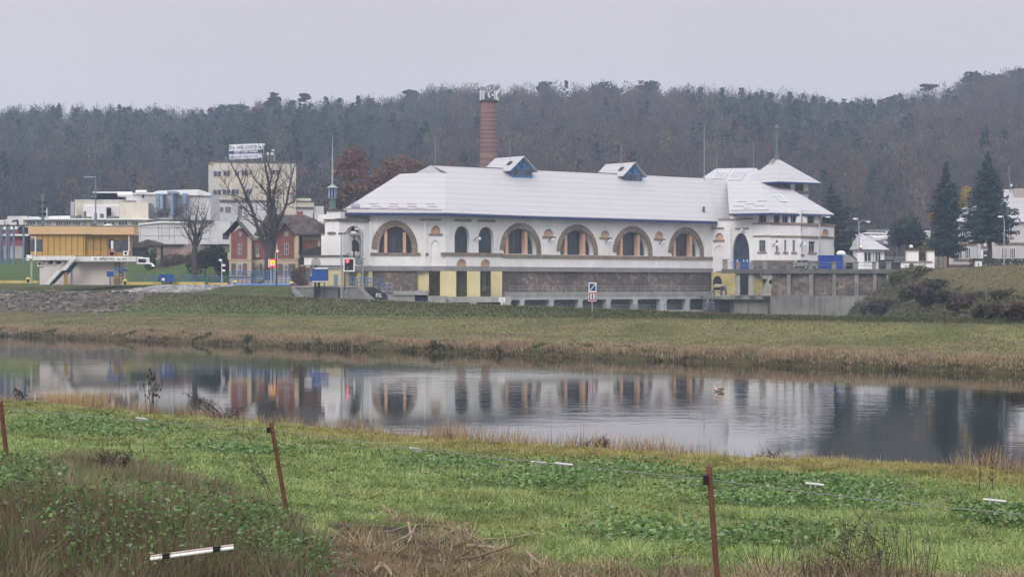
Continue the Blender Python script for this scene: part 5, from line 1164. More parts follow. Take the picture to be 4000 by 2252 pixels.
part('roof', whitep, LO, lambda b: (fpr(b, 380, 665, 2250, 685, 14, 3), fpr(b, 690, 620, 830, 668, 10, -2), fpr(b, 830, 615, 1060, 668, 10, -2.5)))
part('end_wall', grey_w, LO, lambda b: (fpr(b, 118, 625, 400, 760, 14, .5), fpr(b, 400, 630, 690, 684, 12, -1), fpr(b, -60, 680, 60, 770, 12, 0), fpr(b, 60, 670, 118, 760, 10, -.5)))
for x0, x1 in ((410,520),(560,640),(700,760),(835,935),(950,1060),(1085,1195),(1230,1292),(1480,1510),(1545,1715),(1765,1900),(1960,2060)):
    win_part(fF.off(2), K15, x0, 705, x1, 765, LO, (2,0), mat('pale_window_frame', (.5,.5,.5), .6, .05, 1), w=.06)
part('roof_unit', mat('grey_roof_unit', (.17,.17,.17), .8, .2, 1), LO, lambda b: (fpr(b, 1060, 620, 1155, 660, 3, 1), fpr(b, 1170, 612, 1200, 660, 2, 1), fpr(b, 1258, 555, 1272, 660, 1, 1), fpr(b, 1290, 632, 1345, 655, 2, 1), fpr(b, 1500, 590, 1520, 650, 2, 1), fpr(b, 1615, 625, 1735, 655, 3, 1), fpr(b, 1395, 738, 1455, 765, 2, 4)))
part('white_dome', whitep, LO, lambda b: b.ball(fF.W(*fF.hit(K15(1650,772)), 2), 1.15, 12, sz=.42))
# pipes and rear roof
RH = thing('snowy_roof_hall', fF.W(38, 11), 'hall with a broad white roof and blue vent ducts left of the office block', 'hall')
fM = fF.off(-9); mpr = lambda b, x0, y0, x1, y1, bk, fr=0: fM.prect(b, K16, x0, y0, x1, y1, -bk, fr)
part('wall', grey_w, RH, lambda b: (mpr(b, 130, 230, 1460, 640, 14, 0), mpr(b, 650, 270, 900, 640, 3, 3)))
def rh_roof(b):
    q = [fM.W(*fM.hit(K16(*p)), .6) for p in ((120,235),(850,235),(980,250),(1460,260),(1450,235),(1265,160),(640,182),(560,210),(130,222))]
    b.face(q); b.face([(x,y+12,z) for x,y,z in reversed(q)])
    for i in range(len(q)): a, c = q[i], q[(i+1)%len(q)]; b.face([a,(a[0],a[1]+12,a[2]),(c[0],c[1]+12,c[2]),c])
part('white_roof', whitep, RH, rh_roof)
part('blue_duct', mat('duct_blue', (.19,.26,.36), .6, .15, 1), RH, lambda b: (mpr(b, 755, 265, 785, 470, 0, 6), mpr(b, 748, 245, 800, 272, 0, 6.2), mpr(b, 905, 240, 935, 580, 0, 6), mpr(b, 848, 206, 975, 245, 3, 6), mpr(b, 640, 235, 695, 460, 1, 3.4), mpr(b, 1050, 230, 1110, 400, 0, 3)))
part('window', glass2, RH, lambda b: mpr(b, 655, 528, 835, 602, 0, 3.2)); part('canopy', green_m, RH, lambda b: mpr(b, 630, 470, 885, 498, 1, 4.5))
part('window', glass2, RH, lambda b: (mpr(b, 948, 455, 1035, 530, 0, 3.1)))
part('roof_pipe', whitep, RH, lambda b: (b.tube([fM.W(*fM.hit(K16(70,252)), 5), fM.W(*fM.hit(K16(300,252)), 5)], .55, 8), b.tube([fM.W(*fM.hit(K16(310,205)), 2), fM.W(*fM.hit(K16(478,205)), 2)], .4, 8)))
part('leaning_stack', black, RH, lambda b: b.tube([fM.W(*fM.hit(K16(462,305)), 6), fM.W(*fM.hit(K16(490,265)), 6)], .3, 6))
WHs = thing('warehouse', fF.W(36, 9), 'white panelled warehouse with a sloping roof edge, right of the control house', 'warehouse')
fW2 = fF.off(14)
part('wall', grey_w, WHs, lambda b: (fW2.slab(b, [fW2.hit(K16(*q)) for q in ((330,1030),(1110,1030),(1110,690),(690,668),(335,715))], -12, 0), fW2.prect(b, K16, 1110, 660, 1760, 1020, -10, -.5)))
part('roof_edge', whitep, WHs, lambda b: (fW2.slab(b, [fW2.hit(K16(*q)) for q in ((330,722),(690,685),(690,655),(330,700))], -12, .4), fW2.slab(b, [fW2.hit(K16(*q)) for q in ((690,685),(1115,692),(1115,668),(690,655))], -12, .4)))
part('panel_joint', mat('grey_joint', (.33,.32,.32), .8, .1, 1), WHs, lambda b: [fW2.prect(b, K16, *q, -.05, .05) for q in ((350,762,1110,768),(350,883,1110,890),(638,700,645,960),(690,690,696,1000),(808,700,814,960),(885,700,892,1020),(350,700,356,1010))])
part('window', glass2, WHs, lambda b: fW2.prect(b, K16, 1645, 845, 1740, 940, -.7, -.4))
part('dark_fascia', mat('dark_roof_edge', (.13,.12,.11), .85, .2, 1), WHs, lambda b: fW2.prect(b, K16, 1115, 655, 1500, 672, -10, .2))
OS = thing('old_shed', P(*K16(700,1200), 400), 'low old shed with peeling pinkish walls behind the small bare tree', 'shed')
fSh = frontal(540, 900, 400)
part('wall', mat('peeling_pink_wall', (.30,.215,.20), .9, .25, .4, streak=.5), OS, lambda b: fSh.prect(b, K16, 480, 1030, 1300, 1330, -6, 0)); part('roof', roofd, OS, lambda b: fSh.slab(b, [fSh.hit(K16(*q)) for q in ((180,1040),(470,1045),(1040,1040),(1040,1018),(700,1018),(470,945),(300,1010),(180,1000))], -7, .6))
part('doorway', dark, OS, lambda b: (fSh.prect(b, K16, 675, 1050, 715, 1300, -.1, .03), fSh.prect(b, K16, 190, 1070, 460, 1230, -2, -.5)))

# left edge: substation yard
SU = thing('red_shed', P(*K15(200,1200), 360), 'red walled shed with white stepped roofs at the left edge', 'shed')
fU = frontal(-30, 130, 360)
part('wall', mat('dull_red_wall', (.26,.07,.075), .85, .15, .6), SU, lambda b: fU.prect(b, K15, -60, 820, 440, 1180, -6, 0)); part('grey_base', conc_l, SU, lambda b: fU.prect(b, K15, -60, 1070, 440, 1260, -6, .5))
part('white_roof', whitep, SU, lambda b: (fU.prect(b, K15, -60, 895, 440, 920, -7, .8), fU.prect(b, K15, 0, 780, 260, 826, -7, .4)))
part('dark_gate', dark, SU, lambda b: (fU.prect(b, K15, 360, 920, 440, 1240, -1, .6), fU.prect(b, K15, 280, 790, 440, 895, -3, .1), fU.prect(b, K15, -60, 1080, 60, 1250, -1, .6)))
GA = thing('steel_gantry', P(*K15(100,1240), 350), 'blue steel posts of a switchyard standing before the red shed', 'gantry')
for x, w in ((8,20),(40,8),(105,26),(140,12),(205,18),(352,20)):
    part('post', mat('gantry_blue', (.14,.20,.30), .7, .15, 1), GA, lambda b: b.box(P(*K15(x-w/2,0),350).x, P(*K15(x+w/2,0),350).x, 349.7, 350.3, P(*K15(0,1260),350).z-1, P(*K15(0,770),350).z))
part('beam', mat('rusty_beam', (.10,.07,.06), .8, .2, 1), GA, lambda b: b.box(P(*K15(-20,0),350).x, P(*K15(420,0),350).x, 349.6, 350.4, P(*K15(0,775),350).z, P(*K15(0,755),350).z))
part('insulators', black, GA, lambda b: [b.tube([P(*K15(*p),350), P(*K15(*q_),350)], .18, 5) for p, q_ in (((265,755),(262,690)),((180,705),(270,690)),((120,770),(125,745)))])
PY = thing('lattice_pylon', P(*K15(640,760), 400), 'small grey lattice pylon with insulators above the low factory roof', 'pylon')
py = lambda x, y: P(*K15(x,y), 400)
part('lattice', steel_b, PY, lambda b: [b.tube([py(*p), py(*q_)], .14, 4) for p, q_ in [((622,800),(628,285)),((660,800),(642,290))]+[((622,y),(660,y-55)) for y in range(750,330,-55)]+[((660,y),(622,y-55)) for y in range(750,330,-55)]+[((585,y),(690,y)) for y in (430,525,635)]])
for x in (590,612,655,685):
    for y in (405,500,575): part('insulator', black, PY, lambda b: b.tube([py(x,y), py(x,y+40)], .25, 5))
part('white_post', whitep, PY, lambda b: b.tube([py(695,680), py(693,500)], .18, 5))
CRN = post('flood_light_mast', 'tall blue grey mast with a horizontal arm left of the office block', 'mast', K15(1425,760), K15(1425,45), 405, .16, steel_b)
part('arm', steel, CRN, lambda b: b.tube([P(*K15(1425,42),405), P(*K15(1250,44),405)], .12, 5)); part('base_box', mat('duct_blue', (.19,.26,.36), .6, .15, 1), CRN, lambda b: b.box(P(*K15(1410,0),405).x, P(*K15(1440,0),405).x, 404.5, 405.5, P(*K15(0,740),405).z, P(*K15(0,580),405).z))

# ================================================================== yard at the right: container, car, gate, gatehouse
fY = frontal(3190, 3300, 351)
BCn = thing('blue_container', fY.W(2.5, 9), 'deep blue metal container standing beside the white wing', 'container')
part('container_body', mat('container_blue', (.010,.065,.36), .55, .1, .8), BCn, lambda b: fY.prect(b, K7, 884, 788, 1205, 985, -2.6, 0)); part('ribs', mat('container_blue_ribs', (.008,.05,.28), .6, .1, .8), BCn, lambda b: [fY.prect(b, K7, x, 790, x+5, 980, 0, .05) for x in range(890, 1200, 16)]+[fY.prect(b, K7, 884, 784, 1205, 792, -2.65, .06)])
TK = thing('round_tank', P(*K7(1300,980), 353), 'pale grey rounded shelter right of the blue container', 'shelter')
fK = frontal(3280, 3370, 354)
part('shell', mat('pale_grey_sheet', (.33,.32,.31), .7, .1, .6), TK, lambda b: fK.slab(b, [fK.hit(K7(*q)) for q in ((1205,985),(1440,985),(1430,920),(1400,850),(1350,800),(1290,775),(1230,770),(1205,775))], -5, 0)); part('rim', black, TK, lambda b: b.tube([Vector(fK.W(*fK.hit(K7(*q)), .05)) for q in ((1440,985),(1432,920),(1402,850),(1352,800),(1290,773))], .1, 4))
part('white_tank', white, TK, lambda b: b.ball(P(*K7(1180,760),356), .75, 10, sx=1.15, sz=.7)); part('dark_items', dark, TK, lambda b: fK.prect(b, K7, 1255, 885, 1335, 985, 0, .6))
# car
cD = 349.0; car = thing('parked_car', P(*K7(690,985), cD), 'silver grey estate car parked on the terrace behind the parapet', 'car'); fCa = frontal(3100, 3200, cD)
kx = lambda x, y: fCa.hit(K7(x,y)); cpnt = mat('silver_paint', (.32,.34,.34), .3, .05, 1, metal=.4); 
body = [kx(*q) for q in ((515,955),(850,955),(855,925),(840,905),(780,895),(735,858),(690,850),(575,848),(545,868),(520,900))]
q = MB(); fCa.slab(q, body, -1.7, 0); CB_ = q.build('car_body', cpnt, car)
q = MB(); fCa.slab(q, [kx(*t) for t in ((625,888),(735,888),(725,860),(690,855),(632,855))], -.2, .03); fCa.slab(q, [kx(*t) for t in ((545,888),(612,888),(612,855),(582,855),(556,870))], -.2, .03); q.build('side_window', glassm, CB_)
q = MB(); fCa.prect(q, K7, 520, 942, 845, 958, -.1, .03); q.build('dark_sill', black, CB_)
for x in (680, 832):
    c = kx(x,952); q = MB(); fCa.slab(q, [(c[0]+.36*math.cos(t*.3927), c[1]+.36*math.sin(t*.3927)) for t in range(16)], -.25, .05); w = q.build('wheel', black, car)
    q = MB(); fCa.slab(q, [(c[0]+.22*math.cos(t*.5236), c[1]+.22*math.sin(t*.5236)) for t in range(12)], .05, .08); q.build('rim', steel, w)
q = MB(); fCa.prect(q, K7, 520, 905, 545, 918, 0, .05); q.build('tail_light', mat('lamp_red_dull', (.3,.03,.03), .4, .05, 1), car)
# white gate piers and low wall
fG = frontal(3340, 3700, 356); gmat = white
def pier(lab, x0, y0, x1, y1, d=0):
    f = fG.off(d); t = thing('gate_pier', f.W((f.hit(K9(x0,y1))[0]+f.hit(K9(x1,y1))[0])/2, 8.9), lab, 'gate pier', 'white gate piers')
    part('pier', gmat, t, lambda b: f.prect(b, K9, x0, y0, x1, y1, -1.6, 0)); part('cap', sill_m, t, lambda b: f.prect(b, K9, x0-8, y0-14, x1+8, y0+2, -1.7, .15)); return t
pier('white gate pier in front of the small white roofed gatehouse', 38, 372, 122, 640, 3)
pier('broad white gate pier topped by a yellowish globe lamp', 740, 362, 902, 600, -2)
pier('tall narrow white pier at the right end of the low white wall', 1032, 366, 1125, 600, -1)
LWt = thing('low_wall', fG.W(30, 8.9), 'low white wall with an arched dark opening and stone coping at the bank top', 'wall')
a = fG.hit(K9(752,640)); c = fG.hit(K9(852,640)); zt2 = fG.hit(K9(800,536))[1]
part('wall', gmat, LWt, lambda b: (fG.panel(b, [fG.hit(K9(648,650)),fG.hit(K9(1122,650)),fG.hit(K9(1122,518)),fG.hit(K9(648,525))], [arch(a[0],c[0],a[1]+.05,zt2,.2)], .8), fG.rect(b, fG.hit(K9(648,0))[0], fG.hit(K9(1122,0))[0], fG.hit(K9(0,640))[1], fG.hit(K9(0,530))[1], -1.4, -.8)))
part('niche_back', conc, LWt, lambda b: fG.rect(b, a[0]-.1, c[0]+.1, a[1], zt2+.1, -.85, -.7)); part('coping', sill_m, LWt, lambda b: fG.prect(b, K9, 642, 506, 1095, 526, -1.5, .2))
for lab, x, y, D in (('yellowish globe lamp on the broad white gate pier', 795, 300, 358.5), ('white globe lamp on the pier before the gatehouse', 88, 308, 353.8)):
    t = thing('globe_lamp', P(*K9(x,y+58), D), lab, 'lamp', 'globe lamps on the gate piers')
    part('globe', mat('milky_globe', (.74,.74,.60), .4, .05, 1), t, lambda b: b.ball(P(*K9(x,y),D), .36, 10)); part('lamp_stem', black, t, lambda b: (b.tube([P(*K9(x-4,y+62),D), P(*K9(x-6,y+15),D)], .16, 6), b.ball(P(*K9(x-14,y+8),D+.2), .36, 6)))
GH = thing('gatehouse', P(*K9(250,600), 372), 'small white gatehouse under a swept pyramid roof', 'gatehouse')
fg2 = frontal(3350, 3480, 372)
part('wall', gmat, GH, lambda b: fg2.prect(b, K9, 60, 340, 418, 640, -7, 0)); 
def gh_roof(b):
    g = lambda x, y, w: Vector(fg2.W(*fg2.hit(K9(x,y)), w)); l = g(20,338,1.2); r = g(475,345,1.2); l2 = l+Vector((0,9,0)); r2 = r+Vector((0,9,0)); m0 = g(60,215,-2); m1 = g(315,215,-2); ap_ = g(110,95,-4); ap2 = g(190,130,-4)
    m2 = m0+Vector((0,4,0)); m3 = m1+Vector((0,4,0))
    for pl in ([l,r,m1,m0],[m0,m1,ap2,ap_],[r,r2,m3,m1],[m1,m3,ap2],[l2,l,m0,m2],[m2,m0,ap_],[r2,l2,m2,m3],[m3,m2,ap_,ap2],[l2,r2,r,l]): b.face(pl)
part('roof', roofm, GH, gh_roof)
for x0, x1 in ((128,225),(250,262),(285,360)): win_part(fg2, K9, x0, 380, x1, 510, GH, (1,0), w=.05)
part('gate_bars', steel_b, GH, lambda b: [b.tube([P(*K9(*p),366), P(*K9(*q_),366)], .07, 4) for p, q_ in (((265,340),(265,600)),((420,450),(740,450)),((590,300),(590,560)),((420,530),(740,530)))]+[b.tube([P(*K9(x,450),366), P(*K9(x,600),366)], .05, 4) for x in range(420, 740, 14)])
CHh = part('curved_canopy', grey_w, None, lambda b: b.tube([P(*K9(*p), 392) for p in ((205,160),(260,190),(340,195),(450,170))], .5, 6)); tag(CHh, 'curved pale canopy behind the gatehouse roof', 'canopy')
VN = thing('dark_trailer', P(*K9(480,620), 352), 'dark box trailer parked behind the parapet left of the low white wall', 'trailer'); fv = frontal(3420, 3520, 352)
part('box', mat('dark_green_sheet', (.025,.03,.035), .6, .15, 1), VN, lambda b: (fv.prect(b, K9, 368, 492, 548, 632, -2.5, 0), fv.prect(b, K9, 548, 530, 645, 632, -2.2, -.1))); part('lid', black, VN, lambda b: (fv.prect(b, K9, 362, 488, 552, 502, -2.6, .1), fv.prect(b, K9, 545, 526, 648, 538, -2.3, 0)))
FN = thing('wire_fence', P(*K9(1190,600), 362), 'grey mesh fence between the white pier and the spruce trunk', 'fence')
ff = frontal(3640, 3700, 362); part('mesh', steel_b, FN, lambda b: [b.tube([P(*K9(x,450),362), P(*K9(x,592),362)], .05, 4) for x in range(1128, 1290, 9)]+[b.tube([P(*K9(1128,y),362), P(*K9(1290,y),362)], .05, 4) for y in (450,500,545,590)])
part('post', sill_m, FN, lambda b: [b.box(P(*K9(x,0),362).x-.2, P(*K9(x,0),362).x+.2, 361.8, 362.2, 8.9, P(*K9(x,435),362).z) for x in (1140,1210,1280)])
# far pale sheds beyond the yard
FS = thing('far_shed', P(*K9(300,110), 470), 'grey roofed industrial shed at the foot of the wooded hill', 'shed'); fz = frontal(3340, 3700, 470)
part('roof', mat('grey_shed_roof', (.22,.215,.215), .8, .15, .5), FS, lambda b: fz.prect(b, K9, 110, 55, 525, 110, -12, 0)); part('wall', grey_w, FS, lambda b: (fz.prect(b, K9, 60, 95, 530, 260, -10, -.6), fz.prect(b, K9, 900, 80, 1120, 260, -8, 0)))
part('roof_rail', whitep, FS, lambda b: [b.tube([P(*K9(*p),468), P(*K9(*q_),468)], .15, 4) for p, q_ in (((0,108),(530,120)),((50,150),(490,155)),((440,90),(530,115)))]+[b.tube([P(*K9(x,110),468), P(*K9(x,155),468)], .1, 4) for x in range(60,500,55)])
part('white_edge', whitep, FS, lambda b: fz.prect(b, K9, 940, 74, 1100, 96, -8, .3))

# ================================================================== villa at the right edge
VD = 392
fV = frontal(3700, 4300, VD); vpr = lambda b, x0, y0, x1, y1, bk, fr=0: fV.prect(b, K10, x0, y0, x1, y1, -bk, fr)
VI = thing('villa', fV.W(fV.hit(K10(800,1300))[0], 9.0), 'two storey white villa with a curved white roof behind the big spruces', 'villa')
wv = mat('villa_stucco', (.58,.555,.555), .85, .05, .4, streak=.15)
part('wall', wv, VI, lambda b: (vpr(b, 255, 640, 650, 1300, 12, 0), vpr(b, 640, 640, 1900, 1300, 14, .8), vpr(b, 222, 1100, 300, 1290, 5, .3)))
def vroof(b):
    g = lambda x, y, w: Vector(fV.W(*fV.hit(K10(x,y)), w))
    prof = [(0,668),(.12,640),(.35,560),(.6,430),(.8,300),(1,200)]
    L0, R0 = 230, 2300
    pts = []
    for t, y in prof: pts.append([g(L0+t*900, y, 1.4-t*6), g(1180-560*0+ (0), y, 1.4-t*6), g(R0-t*700, y, 1.4-t*6)])
    for i in range(len(pts)-1): b.face([pts[i][0], pts[i][2], pts[i+1][2], pts[i+1][0]]); 
    e0 = [p[0] for p in pts]; bk = [p+Vector((0,14-2*i*.9,0)) for i, p in enumerate(e0)]
    for i in range(len(pts)-1): b.face([bk[i], e0[i], e0[i+1], bk[i+1]])
    b.face([pts[0][0]-Vector((0,0,.2)), pts[0][2]-Vector((0,0,.2)), pts[0][2]-Vector((0,-10,.2)), pts[0][0]-Vector((0,-10,.2))])
    b.face([pts[0][0], pts[0][2], pts[0][2]-Vector((0,0,.25)), pts[0][0]-Vector((0,0,.25))])
VR = part('roof', roofm, VI, vroof)
part('chimney', mat('pale_chimney', (.42,.36,.32), .85, .1, 1), VR, lambda b: vpr(b, 1222, 190, 1420, 330, 5, -3.2)); part('gable_roof', roofm, VI, lambda b: fV.slab(b, [fV.hit(K10(*q)) for q in ((365,600),(450,660),(520,640),(520,465),(400,520))], -4, -.5))
for x0, x1, y0, y1 in ((335,425,1050,1190),(470,545,1048,1190),(990,1060,1050,1190),(1105,1180,1048,1190),(1035,1135,745,880),(400,500,750,885)):
    win_part(fV.off(.85 if x0 > 640 else .05), K10, x0, y0, x1, y1, VI, (2,0), whitep, w=.05)
part('ledge', sill_m, VI, lambda b: (vpr(b, 230, 972, 622, 998, .1, .3), vpr(b, 885, 968, 1900, 992, .1, 1.1), vpr(b, 395, 892, 560, 915, .1, .25), vpr(b, 630, 902, 930, 922, .1, 1.05), vpr(b, 1010, 888, 1140, 912, .1, 1.05), vpr(b, 310, 1200, 640, 1222, .1, .25), vpr(b, 235, 1272, 560, 1292, .5, .6)))
part('door', mat('dark_door', (.05,.045,.045), .7, .1, 1), VI, lambda b: vpr(b, 712, 1082, 830, 1205, .1, .9)); part('door_light', whitep, VI, lambda b: (vpr(b, 726, 1142, 758, 1160, 0, .95), vpr(b, 680, 1085, 712, 1200, 0, .95)))
part('relief', sill_m, VI, lambda b: fV.slab(b, arch(fV.hit(K10(682,1045))[0], fV.hit(K10(822,1045))[0], fV.hit(K10(0,1048))[1], fV.hit(K10(0,948))[1], .1), .8, 1.0)); part('emblem', whitep, VI, lambda b: b.ball(fV.W(*fV.hit(K10(735,1005)), 1.05), .3, 8, sy=.3))
part('porch_roof', mat('dark_porch_roof', (.05,.045,.045), .8, .2, 1), VI, lambda b: fV.slab(b, [fV.hit(K10(*q)) for q in ((222,1108),(312,1090),(225,1035))], -1.5, 1.0)); part('downpipe', steel_b, VI, lambda b: b.tube([fV.W(*fV.hit(K10(308,890)), .2), fV.W(*fV.hit(K10(297,1280)), .2)], .1, 5))
part('aerial', steel_b, VI, lambda b: [b.tube([fV.W(*fV.hit(K10(*p)), -3.5), fV.W(*fV.hit(K10(*q_)), -3.5)], .1, 4) for p, q_ in (((1170,230),(1155,-130)),((1110,-10),(1160,-5)))]); part('dish', whitep, VI, lambda b: b.ball(fV.W(*fV.hit(K10(1187,148)), -3.3), .24, 8))
UB = thing('utility_box', P(*K10(664,1350), 300), 'white utility cabinet with a dark slit at the road edge', 'cabinet')
fu = frontal(3800, 3850, 300); part('box', whitep, UB, lambda b: fu.prect(b, K10, 622, 1235, 710, 1365, -.6, 0)); part('slot', mat('slot_grey', (.15,.15,.22), .7, .1, 1), UB, lambda b: fu.prect(b, K10, 655, 1258, 668, 1348, 0, .03)); part('cap', whitep, UB, lambda b: fu.prect(b, K10, 617, 1230, 714, 1238, -.65, .06))
def street_lamp(lab, base, top, head, D):
    t = thing('street_lamp', P(*base, D), lab, 'street lamp', 'street lamps'); a, c, h = P(*base, D), P(*top, D), P(*head, D); a.z -= .4
    part('pole', steel, t, lambda b: b.tube([a, a.lerp(c,.5), c, c+(h-c)*.35+Vector((0,0,(h.z-c.z)*.5+.35)), h], [.13,.1,.08,.07,.06], 8)); part('lamp_head', whitep, t, lambda b: b.ball(h+Vector(((h.x-c.x)*.08,0,-.05)), .3, 8, sx=1.6, sz=.6)); return t
street_lamp('curved grey street lamp in front of the white villa', K10(1024,1308), K10(1026,660), K10(972,600), 350)
street_lamp('slender street lamp with a forward curved head right of the cedar', K8(206,1000), K8(205,650), K8(180,615), 368)
street_lamp('street lamp with a bright square head close to the gatehouse roof', K8(208,1000), K8(207,655), K8(272,637), 371)
street_lamp('short pale lamp at the corner of the white wing', K7(878,780), K7(882,300), K7(985,242), 387)
HG = None
RDm, nt, b = nodes('asphalt'); c_ = mix(nt, noise(nt, pos(nt), 1.5, 4), (.16,.16,.16), (.24,.235,.23)); nt.links.new(c_, b.inputs['Base Color']); b.inputs['Roughness'].default_value = .9
q = MB(); rz = 8.98
q.face([(58,349,rz),(140,349,rz),(140,357,rz),(58,357,rz)]); rd = q.build('road', RDm); rd['kind'] = 'structure'
# kerb lines in the meadow side: path strip
# ------------------------------------------------------------------ leaf and blade soups
leafm = mat_attr('foliage', .8, .25); twigm = mat_attr('twigs', .9); grassm = mat_attr('grass_blades', .7, .3)
bark = mat('dark_bark', (.07,.06,.054), .95, .3, 3); bark_r = mat('reddish_bark', (.10,.06,.045), .95, .3, 3)
def rnd_unit(n):
    v = NR.normal(size=(n,3)); return v/np.linalg.norm(v, axis=1, keepdims=True)
def quads(c, d, w, l, col, jit=.25):
    """quads centred at c, long axis d (unit), width w, length l; col per quad"""
    n = len(c); a = np.cross(d, rnd_unit(n)); a /= np.linalg.norm(a, axis=1, keepdims=True)+1e-9
    w = np.broadcast_to(w, (n,))[:,None]*.5; l = np.broadcast_to(l, (n,))[:,None]*.5
    V = np.stack([c-d*l-a*w*.7, c-d*l*.2+a*w, c+d*l, c+d*l*.1-a*w], 1).reshape(-1,3)
    col = col*(1+jit*(NR.random((n,1))-.5)*2); return V, np.repeat(col, 4, 0)
def blades(base, h, w, lean, col, tip=1.25):
    lean = np.broadcast_to(lean, (len(base),))
    n = len(base); ang = NR.random(n)*2*np.pi; h = np.broadcast_to(h, (n,)); w = np.broadcast_to(w, (n,))
    dx = np.cos(ang)*h*lean*NR.random(n); dy = np.sin(ang)*h*lean*NR.random(n)
    t2 = NR.random(n)*2*np.pi; ax = np.cos(t2)*w*.5; ay = np.sin(t2)*w*.25
    b0 = base+np.stack([ax,ay,-.02*np.ones(n)],1); b1 = base-np.stack([ax,ay,.02*np.ones(n)],1); t = base+np.stack([dx,dy,h],1)
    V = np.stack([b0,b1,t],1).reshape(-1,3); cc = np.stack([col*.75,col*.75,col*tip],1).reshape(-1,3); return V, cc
def pick(cols, n, p=None): return np.array(cols)[NR.choice(len(cols), n, p=p)]

# ================================================================== the wooded hill: one mass of bare brown trees with darker pines
def forest():
    n = 5200; px = NR.uniform(-500, 4500, n); D = 545+(958-545)*NR.random(n)**.8
    X = (px-CX)/F*D; Z0 = Hh(X, D); VV = []; CC = []
    pine_c = [(500,420,520,200),(980,560,400,150),(1250,520,260,160),(3050,560,320,140),(3350,480,260,110)]
    py = YH-(Z0-HC)*F/D
    pp = np.zeros(n)
    for cx, cy, sx, sy in pine_c: pp = np.maximum(pp, np.exp(-((px-cx)/sx)**2-((py-cy)/sy)**2))
    for i in range(n):
        k = NR.random(); x, y, z = X[i], D[i], Z0[i]; edge = D[i] > 930
        pine = NR.random() < (pp[i]*.5+.03)*(.25 if edge else 1)
        H_ = NR.uniform(9, 15)*(1 if not pine else 1.0); r = NR.uniform(2.6, 4.6)
        if pine:
            m = 70; a = NR.random(m)*2*np.pi; t = NR.random(m)**.7; rr_ = r*.85*(1-t*.75)*np.sqrt(NR.random(m)); zc = z+H_*(.25+.75*t)
            c = np.stack([x+rr_*np.cos(a), y+rr_*np.sin(a), zc], 1); d = rnd_unit(m); d[:,2] *= .35; d /= np.linalg.norm(d,axis=1,keepdims=True)
            V, q = quads(c, d, NR.uniform(.8,1.5,m), NR.uniform(1.2,2.2,m), np.tile(np.array([.030,.045,.036])*NR.uniform(.7,1.3),(m,1)), .3)
        else:
            m = 170 if edge else 125; u = rnd_unit(m)*NR.random((m,1))**.45; c = np.stack([x+u[:,0]*r, y+u[:,1]*r, z+H_*.62+u[:,2]*H_*.42], 1)
            d = np.stack([u[:,0]*.7, u[:,1]*.7, np.abs(u[:,2])+.65],1)+NR.normal(size=(m,3))*.28; d /= np.linalg.norm(d,axis=1,keepdims=True)
            if k < .05: base = np.array([.125,.082,.048]); w = .6
            elif k < .11: base = np.array([.115,.07,.052]); w = .6
            elif k < .19: base = np.array([.115,.10,.055]); w = .6
            elif k < .60: base = np.array([.090,.068,.058])*((.70,.95,1.12) if px[i] < 1750 else (1,1,1)); w = (.2 if edge else .3)
            else: base = np.array([.066,.057,.054])*((.70,.95,1.12) if px[i] < 1750 else (1,1,1)); w = (.2 if edge else .3)
            V, q = quads(c, d, w*NR.uniform(.6,1.3,m), NR.uniform(.9,2.4,m)*(1 if w < .5 else .6), np.tile(base*NR.uniform(.72,1.3),(m,1)), .22)
            if NR.random() > .22: VV.append(V); CC.append(q); continue
            tr_ = np.array([[x-.14,y,z],[x+.14,y,z],[x+.08,y,z+H_*.7],[x-.08,y,z+H_*.7]]); VV.append(tr_); CC.append(np.tile(np.array([.08,.072,.068])*NR.uniform(.6,1.4),(4,1)))
        VV.append(V); CC.append(q)
    # understorey that closes the gaps
    n2 = 26000; px = NR.uniform(-500, 4500, n2); D2 = NR.uniform(520, 958, n2); X2 = (px-CX)/F*D2; z2 = Hh(X2, D2)+NR.uniform(0, 4.5, n2)
    V, q = quads(np.stack([X2,D2,z2],1), np.stack([NR.normal(size=n2)*.4,NR.normal(size=n2)*.4,np.ones(n2)],1)/1.15, NR.uniform(.7,1.6,n2), NR.uniform(1.5,4,n2), pick([(.055,.046,.043),(.07,.052,.046),(.045,.048,.04)], n2), .35); VV.append(V); CC.append(q)
    np_mesh('forest', np.concatenate(VV), 4, twigm, np.concatenate(CC), kind='stuff')
forest()

